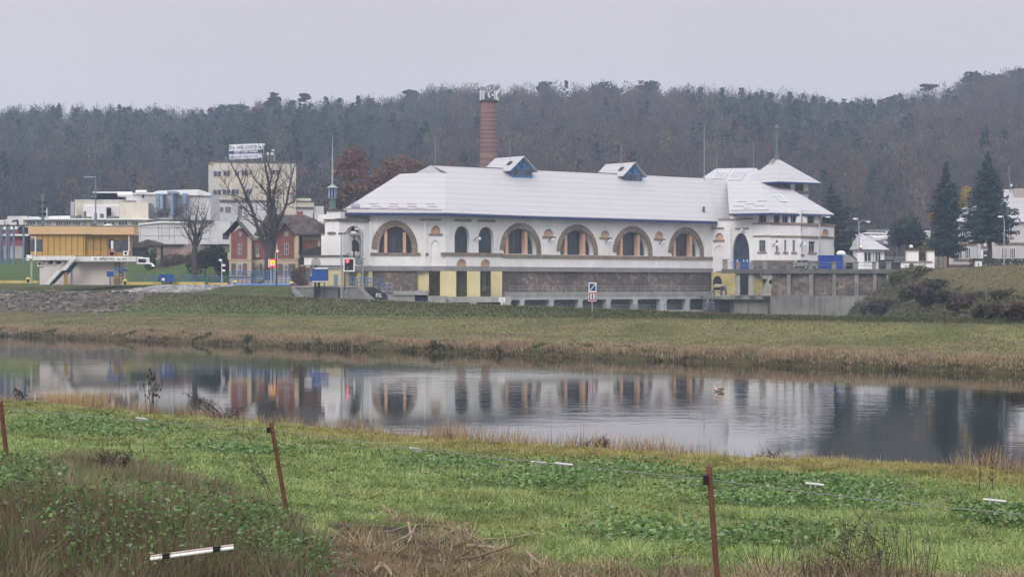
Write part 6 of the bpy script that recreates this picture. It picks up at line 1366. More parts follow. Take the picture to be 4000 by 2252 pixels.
# ------------------------------------------------------------------ single trees
def crown_mesh(name, t, c_list, n, size, cols, mat_=leafm, up=.2, flat=1.0, jit=.35, asp=1.6):
    """leaf clumps in several ellipsoids (x,y,z,rx,ry,rz)"""
    tot = sum(e[3]*e[4]*e[5] for e in c_list)**1.0; VV = []; CC = []
    for e in c_list:
        m = max(8, int(n*e[3]*e[4]*e[5]/tot)); u = rnd_unit(m)*NR.random((m,1))**.4
        c = np.array(e[:3])+u*np.array(e[3:6]); d = rnd_unit(m); d[:,2] = d[:,2]*flat+up; d /= np.linalg.norm(d,axis=1,keepdims=True)
        s = size*NR.uniform(.6,1.4,m); V, q = quads(c, d, s, s*asp, pick(cols, m), jit); VV.append(V); CC.append(q)
    return np_mesh(name, np.concatenate(VV), 4, mat_, np.concatenate(CC), parent=t)
def grow(mb, p, d, L, r, lev, spread=.5, up=.18, kmax=3, seg=3, tw=None):
    """a limb that bends, tapers and forks"""
    pts = [Vector(p)]; d = Vector(d).normalized(); rads = [r]
    for i in range(seg):
        d = (d+Vector((R.gauss(0,.16),R.gauss(0,.16),R.gauss(0,.10)+up*.5))).normalized(); pts.append(pts[-1]+d*L/seg); rads.append(r*(1-.5*(i+1)/seg))
    mb.tube(pts, rads, 5 if lev > 1 else 3, cap=False)
    if lev <= 0: return
    for k in range(R.randint(2, kmax)):
        f = R.uniform(.35, 1); i = min(seg-1, int(f*seg)); q = pts[i].lerp(pts[i+1], f*seg-i)
        a = R.uniform(0, 2*math.pi); s = d.cross(Vector((math.cos(a),math.sin(a),.3))).normalized()
        grow(mb, q, d*(1-spread)+s*spread*1.5+Vector((0,0,up)), L*R.uniform(.5,.75), r*(.5 if f > .6 else .42), lev-1, spread, up, kmax, seg)
    grow(mb, pts[-1], d, L*.65, r*.5, lev-1, spread, up, kmax, seg)
def limb(mb, pts, D, r0, r1, lev=3, n=9, L=3.2, dep=2.5):
    """main limb through given sight points at depth D with side branches"""
    p = [P(*q, D+R.uniform(-dep,dep)*(i/len(pts))) for i, q in enumerate(pts)]; rs = [r0+(r1-r0)*i/(len(p)-1) for i in range(len(p))]
    mb.tube(p, rs, 8, cap=False)
    for k in range(n):
        f = (k+1)/n*.98; x = f*(len(p)-1); i = min(int(x), len(p)-2); q = p[i].lerp(p[i+1], x-i); d = (p[i+1]-p[i]).normalized()
        a = R.uniform(0, 2*math.pi); s = d.cross(Vector((math.cos(a),math.sin(a),0))).normalized()
        grow(mb, q, d*.5+s+Vector((0,0,.25)), L*R.uniform(.5,1.1), max(.05, (rs[i]*.42)), lev-1, .5, .14)
    grow(mb, p[-1], p[-1]-p[-2], L, r1*.8, lev-1, .4, .1)
# big linden before the brick house
LT = thing('linden_tree', P(*K13(940,1700), 322), 'big bare pollarded linden with dark limbs in front of the red brick house', 'tree')
q = MB(); a = [P(*p, 322) for p in ((1047,1095),(1050,1040),(1052,995),(1058,960))]; q.tube(a, [.85,.72,.76,.7], 10); q.build('trunk', bark, LT)
q = MB()
LM = [([(1045,985),(1010,900),(985,820),(955,745),(935,700),(905,645)],.48,.12),([(1050,975),(1060,880),(1045,800),(1047,735),(1062,690),(1040,610)],.46,.10),
      ([(1060,975),(1068,890),(1060,810),(1050,720),(1035,640),(1020,585)],.5,.10),([(1062,960),(1078,850),(1066,770),(1085,690),(1110,620)],.4,.08),
      ([(1068,985),(1085,880),(1118,800),(1128,740),(1140,690),(1150,650)],.36,.09),([(1050,985),(1030,870),(990,850),(930,790),(870,705)],.28,.06),
      ([(985,820),(960,780),(910,760),(880,720)],.2,.05),([(1066,800),(1030,740),(995,700),(970,650)],.22,.05),([(1118,800),(1150,790),(1160,740)],.18,.05)]
for pts, r0_, r1_ in LM: limb(q, pts, 322, r0_*.78, r1_*.75, 3, 13, 2.8)
q.build('limbs', bark, LT)
BT2 = thing('bare_tree', P(*K16(1205,1500), 350), 'small bare pollarded tree on the grassy slope left of the brick house', 'tree')
q = MB(); a = [P(*K16(x,y), 350) for x, y in ((1205,1560),(1207,1300),(1212,1090))]; q.tube(a, [.55,.5,.5], 8); q.build('trunk', bark, BT2)
q = MB()
for pts, r0_, r1_ in (([(1212,1100),(1160,960),(1080,830),(1020,720)],.28,.07),([(1215,1090),(1205,900),(1150,760),(1130,620),(1150,480)],.28,.06),([(1220,1090),(1230,880),(1215,700),(1245,560),(1265,440)],.3,.06),([(1225,1080),(1275,880),(1300,760),(1360,640),(1420,480)],.28,.05),([(1235,1060),(1300,950),(1325,850),(1330,760)],.2,.06)):
    limb(q, [K16(*p) for p in pts], 350, r0_, r1_, 3, 8, 2.4)
q.build('limbs', bark, BT2)
def soft_tree(name, lab, base, D, ell, cols, n, size, cat='tree', trunk_r=.3, group=None, limbs=True, top=None, **kw):
    b = P(*base, D); g = gz(b.x, b.y); b.z = max(g-.2, b.z) if b.z < g else b.z
    t = thing(name, b, lab, cat, group); es = []
    for x, y, rx, ry in ell: c = P(x, y, D); k = D/F; es.append((c.x, c.y+R.uniform(-1,1)*rx*k*.4, c.z, rx*k, max(rx,ry)*k*.9, ry*k))
    q = MB(); tp = top or ell[0]; q.tube([b, P((base[0]*.6+tp[0]*.4), (base[1]+tp[1])/2, D), P(tp[0], tp[1], D)], [trunk_r, trunk_r*.7, trunk_r*.25], 7)
    if limbs:
        for e in es: q.tube([P(base[0]*.5+tp[0]*.5, base[1]*.45+tp[1]*.55, D), Vector(e[:3])], [trunk_r*.5, trunk_r*.12], 5); grow(q, e[:3], (R.uniform(-.5,.5),R.uniform(-.5,.5),1), e[5]*.9, trunk_r*.3, 2)
    q.build('trunk', bark, t); crown_mesh('crown', t, es, n, size, cols, **kw); return t
oc = [(.19,.095,.05),(.155,.075,.042),(.115,.06,.04),(.21,.115,.06)]
soft_tree('autumn_oak', 'tall rust brown oak with airy crown rising behind the lantern spire', (1372,790), 425, [(1372,620,48,40),(1410,640,40,34),(1335,650,44,32),(1370,680,70,26),(1400,600,30,22)], oc, 1500, .45)
soft_tree('autumn_oak', 'dense rusty oak standing left of the white roof ridge', (1480,800), 420, [(1520,680,60,46),(1590,650,50,34),(1470,720,70,44),(1420,750,60,40),(1560,700,60,40),(1640,640,30,22),(1530,640,36,24)], oc, 2600, .45)
soft_tree('autumn_oak', 'low rusty oak close behind the stepped porch tower', (1330,840), 415, [(1330,770,50,40),(1300,800,36,40),(1370,740,50,34)], oc, 1200, .45)
soft_tree('pale_birch', 'thin orange tipped tree above the rusty oaks', (1560,760), 470, [(1568,625,18,26),(1565,655,16,20)], [(.30,.13,.05),(.24,.11,.05)], 260, .4)
soft_tree('yellow_tree', 'bright yellow tree between the two dark spruces', (3775,900), 410, [(3765,780,24,32),(3778,750,20,26),(3755,815,26,26),(3790,800,20,30)], [(.42,.30,.05),(.34,.26,.05),(.26,.22,.06)], 900, .38)
soft_tree('yellow_tree', 'small orange yellow tree tucked behind the left spruce', (3640,930), 412, [(3640,830,16,30),(3648,805,14,18)], [(.40,.22,.06),(.33,.19,.05)], 350, .35)
soft_tree('yellow_tree', 'yellow green shrubby tree left of the left spruce trunk', (3640,1030), 400, [(3635,950,34,26),(3670,940,30,20),(3615,985,34,30),(3690,975,30,26)], [(.17,.15,.04),(.22,.18,.045),(.10,.09,.04)], 1100, .32)
soft_tree('pine_shrub', 'rounded dark green pine between the gatehouse and the spruces', (3540,1000), 405, [(3540,900,56,50),(3500,930,40,36),(3580,930,42,40),(3560,870,36,34),(3500,895,30,30)], [(.030,.05,.038),(.04,.062,.045),(.05,.07,.05)], 2200, .45, trunk_r=.22)
soft_tree('bare_poplar', 'pale bare poplar with upright twigs before the hill', (3610,960), 480, [(3600,800,26,90),(3590,740,34,50),(3615,860,30,60)], [(.16,.13,.115),(.20,.165,.14)], 700, .22, up=1.4, asp=5)
dk = [(.022,.035,.02),(.035,.05,.026),(.06,.055,.03)]
soft_tree('dark_shrub', 'dark evergreen shrub mass left of the brick house', (800,1080), 356, [(800,1010,46,40),(850,1000,40,44),(870,1040,34,40),(760,1040,34,30)], dk, 1800, .4, 'shrub', .15)
soft_tree('green_shrub', 'light green conical shrub right of the control house', (595,1050), 350, [(592,1010,20,26),(600,985,14,20),(585,1035,24,20)], [(.075,.11,.05),(.06,.09,.04)], 500, .3, 'shrub', .1)
soft_tree('brown_shrub', 'tangled reddish brown shrub in front of the old pink shed', (700,1070), 372, [(690,1020,60,30),(760,1010,50,26),(640,1040,40,24)], [(.12,.075,.06),(.09,.07,.055)], 1200, .22, 'shrub', .1, up=.8, asp=4)
soft_tree('rusty_shrub', 'rust coloured bush leaning on the low stone block by the porch', (1165,1115), 326, [(1160,1075,26,30),(1180,1050,18,16),(1175,1100,22,16)], [(.17,.09,.06),(.12,.08,.055)], 600, .22, 'shrub', .08)

# conifers
def spruce(lab, base, top, D, halfw, cols, ybot, name='blue_spruce', droop=.35, seed=1, whorls=30, prof=None, bare=None):
    rg = np.random.default_rng(seed); b = P(*base, D); tp = P(*top, D); b.z -= .3; k = D/F; t = thing(name, b, lab, 'tree')
    q = MB(); q.tube([b, b.lerp(tp,.5), tp], [.45,.25,.03], 8)
    H0 = P(0, ybot, D).z; H1 = tp.z; VV = []; CC = []
    for i in range(whorls):
        f = (i+.5)/whorls; z = H0+(H1-H0)*f; rmax = halfw*k*(prof(f) if prof else (1-f)**.8)*rg.uniform(.86,1.1); nb = 11 if f < .8 else 6
        cx = b.x+(tp.x-b.x)*((z-b.z)/(tp.z-b.z))
        for j in range(nb):
            if rg.random() < .12: continue
            a = 2*math.pi*(j+rg.random()*.8)/nb+i; L = rmax*rg.uniform(.55,1.22); m = int(10+L*16)
            s = rg.random(m)**.7; dz = -droop*L*s+.16*L*s**3+rg.normal(0,.12,m)-.1; lat = rg.normal(0,.16*L*.6+.1,m)*(1-.4*s)
            c = np.stack([cx+math.cos(a)*L*s-math.sin(a)*lat, b.y+math.sin(a)*L*s+math.cos(a)*lat, z+dz-np.abs(rg.normal(0,.16,m))], 1)
            d = np.stack([np.full(m,math.cos(a)),np.full(m,math.sin(a)),np.full(m,-.25)],1)+rg.normal(size=(m,3))*.45; d /= np.linalg.norm(d,axis=1,keepdims=True)
            V, cc_ = quads(c, d, rg.uniform(.16,.34,m), rg.uniform(.35,.8,m), np.array(cols)[rg.integers(0,len(cols),m)]*rg.uniform(.7,1.25)*(.75+.5*s[:,None]), .3); VV.append(V); CC.append(cc_)
            q.tube([(cx,b.y,z), (cx+math.cos(a)*L*.8, b.y+math.sin(a)*L*.8, z-droop*L*.7)], [.05,.02], 3, cap=False)
    q.build('trunk', bark_r if bare else bark, t); np_mesh('crown', np.concatenate(VV), 4, leafm, np.concatenate(CC), parent=t); return t
bs = [(.034,.055,.053),(.046,.07,.068),(.024,.04,.04),(.07,.10,.095)]
spruce('tall narrow dark blue spruce, left one of the pair before the villa', (3698,1045), (3696,628), 372, 84, bs, 990, prof=lambda f: (min(1,(1-f)*1.9))**.85*(.82+.18*math.cos(f*9))*(.55+.45*min(1,f*6)), seed=4, whorls=34)
spruce('larger blue spruce with spreading crown and bare lower trunk before the villa', (3868,1020), (3858,588), 368, 116, bs, 930, prof=lambda f: (min(1,(1-f)*1.35))**.9*(.55+.45*min(1,f*5)), seed=9, whorls=32, bare=1)
spruce('broad dark cedar with layered boughs right of the white wing', (3272,1050), (3244,722), 404, 150, [(.030,.045,.032),(.04,.058,.04),(.022,.034,.026)], 1010, name='cedar_tree', droop=.12, seed=21, whorls=17, prof=lambda f: min(1,(1-f)*1.5)**.8*(.75+.25*math.sin(f*40)))
# pines standing out on the skyline
def sky_pine(lab, x, ytop, w, D, tiers, bushy=1.0):
    X = (x-CX)/F*D; g = gz(X, D); t = thing('skyline_pine', (X, D, g-.3), lab, 'tree', 'pines on the skyline'); k = D/F; zt = Z(ytop, D)
    q = MB(); q.tube([(X,D,g-.5),(X+.3,D,(g+zt)/2),(X,D,zt-.6)], [.35,.28,.1], 6); es = []
    for fx, fy, rx, ry in tiers: es.append((X+fx*w*k, D+R.uniform(-1,1), zt-fy*k, rx*w*k, rx*w*k*.8, ry*k)); q.tube([(X,D,zt-fy*k-1.2),(X+fx*w*k, D, zt-fy*k-.2)], [.16,.06], 4)
    q.build('trunk', bark, t); crown_mesh('crown', t, es, int(420*bushy), 1.0, [(.028,.042,.033),(.036,.052,.040)], flat=.4, up=.05)
sky_pine('flat topped pine standing alone on the skyline at the far right dip', 3625, 330, 34, 946, [(-.3,4,.6,5),(.45,6,.7,5),(.1,16,.5,4),(-.5,20,.4,4)], .8)
sky_pine('tall pine clump at the left end of the right hilltop', 3800, 282, 50, 948, [(0,8,.7,12),(-.3,30,.7,14),(.4,26,.7,14),(.2,55,.9,16),(-.3,70,.8,18)], 2)
sky_pine('spreading pine in the middle of the right hilltop clump', 3890, 292, 60, 950, [(0,6,.6,9),(.6,14,.6,10),(-.6,16,.6,10),(.1,36,.8,16),(.7,50,.6,18),(-.6,60,.6,18)], 2)
sky_pine('ragged pine at the right frame edge of the hilltop', 3975, 270, 46, 952, [(.2,6,.6,8),(-.3,18,.7,12),(.5,26,.7,12),(0,50,.9,18),(.3,80,.8,20)], 2)
sky_pine('pine with a flat double crown on the left skyline', 1190, 368, 26, 948, [(0,4,.8,5),(.3,16,.7,5),(-.4,22,.6,6)], .8)
sky_pine('bushy pointed pine on the left skyline, beside the flat crowned pine', 1068, 362, 36, 948, [(0,8,.5,10),(.1,26,.8,12),(-.2,46,1,16)], 1.2)
sky_pine('dark rounded pine cluster at the left start of the skyline pines', 905, 410, 60, 948, [(0,8,.7,10),(-.7,16,.5,10),(.6,12,.6,10),(0,34,1,14)], 1.6)
sky_pine('dark pine rising left of the chimney top', 1607, 354, 36, 948, [(-.2,6,.8,8),(.4,14,.6,6),(0,26,.7,10)], 1)
sky_pine('dark broad pine right of the chimney on the skyline', 2128, 322, 34, 948, [(0,6,.8,8),(-.1,24,.9,14),(.2,44,.9,16)], 1.2)
sky_pine('broad dome shaped pine above the first dormer', 2362, 320, 60, 948, [(0,8,.6,10),(-.4,26,.7,14),(.5,34,.8,12),(0,50,1,16)], 1.8)
sky_pine('wide pine with a split top above the second dormer', 2528, 316, 54, 948, [(-.5,4,.25,8),(.35,8,.6,8),(0,26,.9,12),(0,48,.9,16)], 1.6)
sky_pine('small round pine in the skyline dip above the tower spire', 3482, 378, 26, 948, [(0,8,.8,10),(.1,26,1,12)], .8)

# ================================================================== hedge and slope bushes at the right
HGt = thing('hedge', (P(3900,1040,362).x, 362, 8.9), 'clipped low hedge along the road in front of the villa', 'hedge')
m = 5200; X = NR.uniform(P(3790,0,362).x, P(4300,0,362).x, m); Yh = NR.uniform(360.5, 363.5, m); Zh = 8.9+NR.random(m)**.6*(Z(1010,362)-8.9)
V, q = quads(np.stack([X,Yh,Zh],1), rnd_unit(m), .22, .3, pick([(.05,.06,.022),(.075,.07,.03),(.035,.045,.02)], m), .3); np_mesh('foliage', V, 4, leafm, q, parent=HGt)
bush_defs = [((3600,1235),(3600,1150,60,42),[(.085,.055,.055),(.065,.05,.048)],'purplish bare bush, the largest mound low on the bank'),((3755,1240),(3755,1180,56,36),[(.10,.07,.065),(.07,.055,.05)],'brown bare bush right of the largest purplish bush'),
 ((3450,1240),(3455,1195,60,34),[(.055,.055,.045),(.075,.06,.05)],'dull grey green bush at the foot of the terrace wall end'),((3520,1120),(3520,1090,46,36),[(.14,.13,.05),(.075,.085,.035),(.09,.10,.04)],'yellow green bush under the end of the parapet'),
 ((3600,1090),(3605,1070,44,28),[(.10,.085,.05),(.13,.115,.05)],'olive bush below the arched opening of the low white wall'),((3660,1150),(3660,1115,56,26),[(.055,.07,.032),(.075,.06,.045)],'dark green bramble above the purplish bush'),
 ((3560,1180),(3530,1150,50,24),[(.06,.085,.035),(.08,.07,.04)],'green creeping bush on the slope beside the wall'),((3870,1260),(3870,1215,70,40),[(.075,.06,.048),(.06,.065,.035)],'wide brownish green thicket in the right part of the bank'),
 ((3960,1270),(3975,1220,50,40),[(.10,.07,.055),(.075,.055,.045)],'reddish brown thicket at the right frame edge'),((3380,1240),(3395,1215,44,26),[(.06,.05,.045),(.08,.065,.055)],'small brown bush closest to the concrete lower wall'),
 ((3700,1200),(3690,1160,40,24),[(.06,.08,.035),(.05,.06,.03)],'green tangle between the purplish and the brown bush'),((3820,1190),(3820,1160,60,22),[(.06,.075,.033),(.08,.075,.04)],'low green mat of shrub at the middle of the bank'),((3930,1170),(3930,1150,60,18),[(.06,.08,.035),(.085,.08,.04)],'low green bush strip under the pale grass at the right edge')]
for base, (x, y, rx, ry), cols, lab in bush_defs:
    g = ground((base[0], base[1]-14), 120)
    if not g: continue
    D = g.y; k = D/F; t = thing('bush', (g.x, g.y, g.z), lab, 'bush', 'bushes on the right bank'); c = P(x, y, D)
    es = [(c.x+R.uniform(-.5,.5)*rx*k, c.y+R.uniform(-.3,.3)*rx*k, c.z+R.uniform(-.3,.35)*ry*k, rx*k*.62, rx*k*.55, ry*k*.7) for _ in range(5)]
    q = MB(); [grow(q, (g.x+R.uniform(-1,1)*rx*k*.3, g.y, g.z-.2), (R.uniform(-.7,.7),R.uniform(-.5,.5),1), ry*k*1.0, .06, 2) for _ in range(7)]; q.build('stems', bark_r, t)
    crown_mesh('crown', t, es, int(900+rx*ry*.5), .28, cols, up=.5, asp=2.4)
def bank_cover():
    n = 60000; X = NR.uniform(36, 90, n); Y = NR.uniform(150, 345, n); px = CX+F*X/Y; d = X-(35.9+.068*Y); ok = (px < 4300) & (px > 3280) & (d > -2.5) & (d < 19) & (Hh(X, Y) > 1.2); X, Y, d = X[ok], Y[ok], d[ok]
    z = Hh(X, Y); cols = [(.075,.10,.042),(.11,.09,.065),(.13,.105,.07),(.07,.08,.042),(.15,.14,.07),(.10,.07,.06)]; m = len(X)
    px = px[ok]; cl = fbm(X*.35, Y*.35, 91); top = (d > 4.5+4*fbm(X*.2, Y*.2, 92)) & (px > 3620); u = rnd_unit(m); u[:,2] = np.abs(u[:,2])*.7; c_ = pick(cols, m)*(.45+1.0*cl[:,None]); c_ = np.where(top[:,None], pick([(.17,.155,.08),(.14,.125,.065),(.20,.16,.10)], m), c_)
    V, q = quads(np.stack([X,Y,z+NR.random(m)*np.where(top,.12,.1+1.9*cl*cl)],1), u, np.where(top,.12,.3)*NR.uniform(.6,1.3,m), np.where(top,.35,.5)*NR.uniform(.6,1.3,m), c_, .3); np_mesh('undergrowth', V, 4, grassm, q, kind='stuff')
bank_cover()

# ================================================================== river banks
def far_reeds():
    n = 120000; t = NR.uniform(-12, 260, n); s = NR.uniform(-.25, 4.2, n)+3; X = P0[0]+RN[0]*s+RT[0]*t; Y = P0[1]+RN[1]*s+RT[1]*t
    px = CX+F*X/Y; ok = (px > -250) & (px < 4250); X, Y, s, t = X[ok], Y[ok], s[ok], t[ok]; m = len(X); z = np.maximum(Hh(X, Y), 0)
    c1 = np.clip((fbm(t*.75, s*.8, 41, 3)*.65+fbm(t*.18, s*.3, 45, 2)*.35-.5)*1.7+.5, 0, 1); c2 = fbm(t*.5+50, s*.7, 43, 2)
    keep = NR.random(m) < np.clip(.35+1.2*(c1-.3), .25, 1); X, Y, s, t, z, c1, c2 = [a[keep] for a in (X,Y,s,t,z,c1,c2)]; m = len(X)
    tan_c = pick([(.40,.31,.19),(.32,.24,.155),(.27,.19,.14),(.43,.35,.22),(.22,.16,.125)], m); red = pick([(.15,.09,.075),(.11,.07,.06)], m); grn = pick([(.055,.08,.03),(.075,.09,.035)], m)
    f_red = sstep(t, 150, 170)[:,None]*.8; col = tan_c*(1-f_red)+red*f_red
    g = ((c2 > .60) & (s < 3.0))[:,None]; s = s-3; g = ((c2 > .66) & (s < 3.0))[:,None]; col = np.where(g, grn, col); dkn = (s < .2+1.1*(c2-.25))[:,None]; col = np.where(dkn & (NR.random((m,1)) < .8), col*.17, col)
    h = (.10+.95*c1*c1+.18*NR.random(m))*np.interp(s, [-.3,.3,.9,2.2,3.4,4.2], [.4,.6,.9,.85,.5,.2])*np.where(t > 150, .9, 1)*np.where(g[:,0], .7, 1)
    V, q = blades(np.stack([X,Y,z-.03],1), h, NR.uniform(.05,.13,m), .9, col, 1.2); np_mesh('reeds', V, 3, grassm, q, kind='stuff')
far_reeds()
def meadow_tufts():
    n = 330000; t = NR.uniform(-10, 290, n); s = NR.uniform(6.5, 96, n); X = P0[0]+RN[0]*s+RT[0]*t; Y = P0[1]+RN[1]*s+RT[1]*t; px = CX+F*X/Y; ok = (px > -200) & (px < 4200); X, Y, s, t = X[ok], Y[ok], s[ok], t[ok]
    rub = ((t > 168) & (s > 31) & (s < 42) & (fbm(X*.35, Y*.35, 29) < .56)) | ((s > 44) & (s < 74) & ((px[ok] > 1140) | (s > 57))) | ((s > 74) & (t < 224)) | ((t > 171) & (t < 190) & (s > 44) & (s < 56)); px = px[ok][~rub]; X, Y, s, t = X[~rub], Y[~rub], s[~rub], t[~rub]
    m = len(X); z = Hh(X, Y); st = fbm(s*.55, t*.045, 24); slope = (s > 32) & (s < 40.5)
    a = pick([(.175,.165,.08),(.205,.185,.10),(.14,.16,.07),(.19,.155,.095)], m); b = pick([(.22,.175,.115),(.185,.15,.095)], m); st = np.where(px > 1900, st+.07, st); col = np.where((st > .53)[:,None], b, a); cv = fbm(X*.5, Y*.3, 28); col = col*(.55+.9*cv[:,None]); sl = pick([(.06,.075,.03),(.05,.055,.026),(.10,.09,.05),(.07,.095,.034)], m); col = np.where(slope[:,None], sl, col)
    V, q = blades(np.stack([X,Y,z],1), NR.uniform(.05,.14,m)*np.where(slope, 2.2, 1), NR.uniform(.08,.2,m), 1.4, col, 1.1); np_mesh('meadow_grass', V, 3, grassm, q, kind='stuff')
meadow_tufts()
# rubble stones on the left bank
def stones():
    mb = []; n = 1500; t = NR.uniform(168, 235, n); s = NR.uniform(31.5, 40.5, n); s2 = NR.uniform(44.5, 55, 900); t2 = NR.uniform(171, 190, 900); s = np.concatenate([s,s2]); t = np.concatenate([t,t2])
    X = P0[0]+RN[0]*s+RT[0]*t; Y = P0[1]+RN[1]*s+RT[1]*t; px = CX+F*X/Y; ok = (px > -100) & (px < 1000); X, Y, s, t = X[ok], Y[ok], s[ok], t[ok]; z = Hh(X, Y); VV = []; CC = []
    cube = np.array([[-1,-1,-1],[1,-1,-1],[1,1,-1],[-1,1,-1],[-1,-1,1],[1,-1,1],[1,1,1],[-1,1,1]],float); fc = np.array([[4,5,6,7],[0,1,5,4],[1,2,6,5],[2,3,7,6],[3,0,4,7]])
    for i in range(len(X)):
        r = NR.uniform(.12,.32); v = cube*(1+NR.normal(0,.25,cube.shape))*np.array([r*1.4,r,r*.7]); a = NR.random()*6.28; c_, s_ = math.cos(a), math.sin(a); v = v@np.array([[c_,s_,0],[-s_,c_,0],[0,0,1]])+np.array([X[i],Y[i],z[i]])
        VV.append(v[fc].reshape(-1,3)); b = np.array([.15,.13,.115])*NR.uniform(.5,1.5) if s[i] < 42 else np.array([.34,.33,.33])*NR.uniform(.6,1.3); CC.append(np.tile(b,(20,1)))
    np_mesh('rubble_stones', np.concatenate(VV), 4, twigm, np.concatenate(CC), kind='stuff')
stones()

# ================================================================== near meadow
def near_grass():
    VV = []; CC = []
    n = 520000; D = 11+(66-11)*NR.random(n)**1.35; px = NR.uniform(-260, 4260, n); X = (px-CX)/F*D; s, t = ST(X, D); ok = (s < -80.3)
    X, D, s, t = X[ok], D[ok], s[ok], t[ok]; z = Hh(X, D); px, py = proj(X, D, z); n1 = fbm(X*.5, D*.35, 51); n2 = fbm(X*1.6, D*1.2, 52); n3 = fbm(X*4.5, D*2.2, 53, 2); n4 = fbm(X*2.2, D*.8, 54, 2); m = len(X)
    wd = inpoly(px+60*(n2-.5), py+60*(n1-.5), POLY_WEED); dr = inpoly(px+80*(n2-.5), py+60*(n1-.5), POLY_DRY)
    g = pick([(.19,.275,.085),(.235,.315,.105),(.145,.225,.07),(.28,.33,.13),(.32,.315,.17),(.09,.14,.05)], m); yl = pick([(.27,.25,.085),(.30,.25,.10),(.21,.23,.075),(.33,.26,.13)], m)
    fy = np.clip(sstep(s, -87.5, -83.5)*(.5+n1)*np.where(px > 1200, 1.1, .55)+.25*(n1 > .62), 0, 1)[:,None]; col = g*(1-fy)+yl*fy
    col = np.where(wd[:,None], pick([(.11,.155,.062),(.20,.15,.11),(.15,.12,.085),(.13,.19,.075),(.08,.065,.045),(.17,.13,.09)], m), col); col = np.where(dr[:,None], pick([(.30,.23,.155),(.18,.14,.09),(.09,.07,.05),(.14,.19,.065),(.36,.28,.19),(.22,.15,.11)], m), col)
    h = NR.uniform(.02,.065,m)*(.45+1.5*n3*n3*2)*np.where(wd, 1.7, 1)*np.where(dr, .6+1.1*sstep(n2,.35,.75), 1); w = .005+D*.00050
    kk = ~dr | (NR.random(m) < .12+.5*sstep(n1*.5+n2*.5,.45,.58))
    cf = col*(.5+.55*n2[:,None]+.55*n3[:,None])*np.where(n4[:,None] > .64, .72, 1)
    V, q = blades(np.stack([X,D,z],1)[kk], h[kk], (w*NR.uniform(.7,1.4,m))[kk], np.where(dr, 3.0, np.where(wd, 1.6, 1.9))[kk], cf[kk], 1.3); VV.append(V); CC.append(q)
    # small broad leaves between the blades
    k2 = (~dr) & (NR.random(m) < np.where(wd, .22, .42)); X2, D2, z2 = X[k2], D[k2], z[k2]; n_ = len(X2); d = rnd_unit(n_); d[:,2] *= .45; sz = (.006+D2*.00052)*NR.uniform(.6,1.5,n_)
    V2, q2 = quads(np.stack([X2, D2, z2+NR.uniform(.005,.05,n_)],1), d, sz*.8, sz*1.9, cf[k2]*np.where(NR.random((n_,1)) < .2, .38, 1.08), .25); np_mesh('ground_leaves', V2, 4, leafm, q2, kind='stuff')  # some leaves coloured dark to imitate shaded gaps in the turf
    np_mesh('grass', np.concatenate(VV), 3, grassm, np.concatenate(CC), kind='stuff')
near_grass()
def nettles():
    """low patches of broad leaves, placed in the meadow"""
    VV = []; CC = []
    patches = [(2950,1905,330,40,1),(3290,1945,260,45,1.2),(3050,1975,380,30,.9),(3380,2000,190,20,.6),(3900,2040,170,45,1.2),(920,1775,240,26,1),(2350,1850,330,50,.5),(2150,1900,300,36,.5),(1750,1830,300,30,.4),(400,1690,300,40,.35),(120,1690,110,22,.6),(140,1870,230,50,.45),(60,1950,120,60,.5),(560,2080,330,80,.13),(900,2120,260,70,.2),(350,2190,260,60,.1),(1000,2060,140,50,.5),(1150,2200,160,50,.5),(700,1990,300,50,.18),(250,2030,160,40,.2),(2500,2100,260,60,.3),(3000,2130,400,60,.3),(300,1650,300,30,.3)]
    for x, y, rx, ry, dens in patches:
        m = int(rx*ry*.20*dens)+30; px = x+NR.normal(0,.5,m)*rx; py = y+NR.normal(0,.5,m)*ry
        g0 = ground((x, y)); 
        if g0 is None: continue
        D = HC-g0.z; D = (6-g0.z)*F/np.maximum(py-YH, 60); D = np.clip(D, 10, 60); X = (px-CX)/F*D; s, t = ST(X, D); k = s < -81; X, D = X[k], D[k]; m = len(X); z = Hh(X, D)+NR.uniform(.02,.22,m)*(.5+fbm(X*2,D*2,61))
        d = rnd_unit(m); d[:,2] = d[:,2]*.4; d /= np.linalg.norm(d,axis=1,keepdims=True); sz = (.020+D*.0007)*NR.uniform(.7,1.4,m)*(.7 if y > 1850 and x < 1300 else 1); dkf = .85 if y > 1850 and x < 1300 else 1
        V, q = quads(np.stack([X,D,z],1), d, sz, sz*1.7, pick([(.11,.195,.065),(.14,.235,.08),(.08,.145,.052),(.18,.27,.105),(.21,.28,.16)], m)*dkf, .3); VV.append(V); CC.append(q)
    np_mesh('nettles', np.concatenate(VV), 4, leafm, np.concatenate(CC), kind='stuff')
nettles()
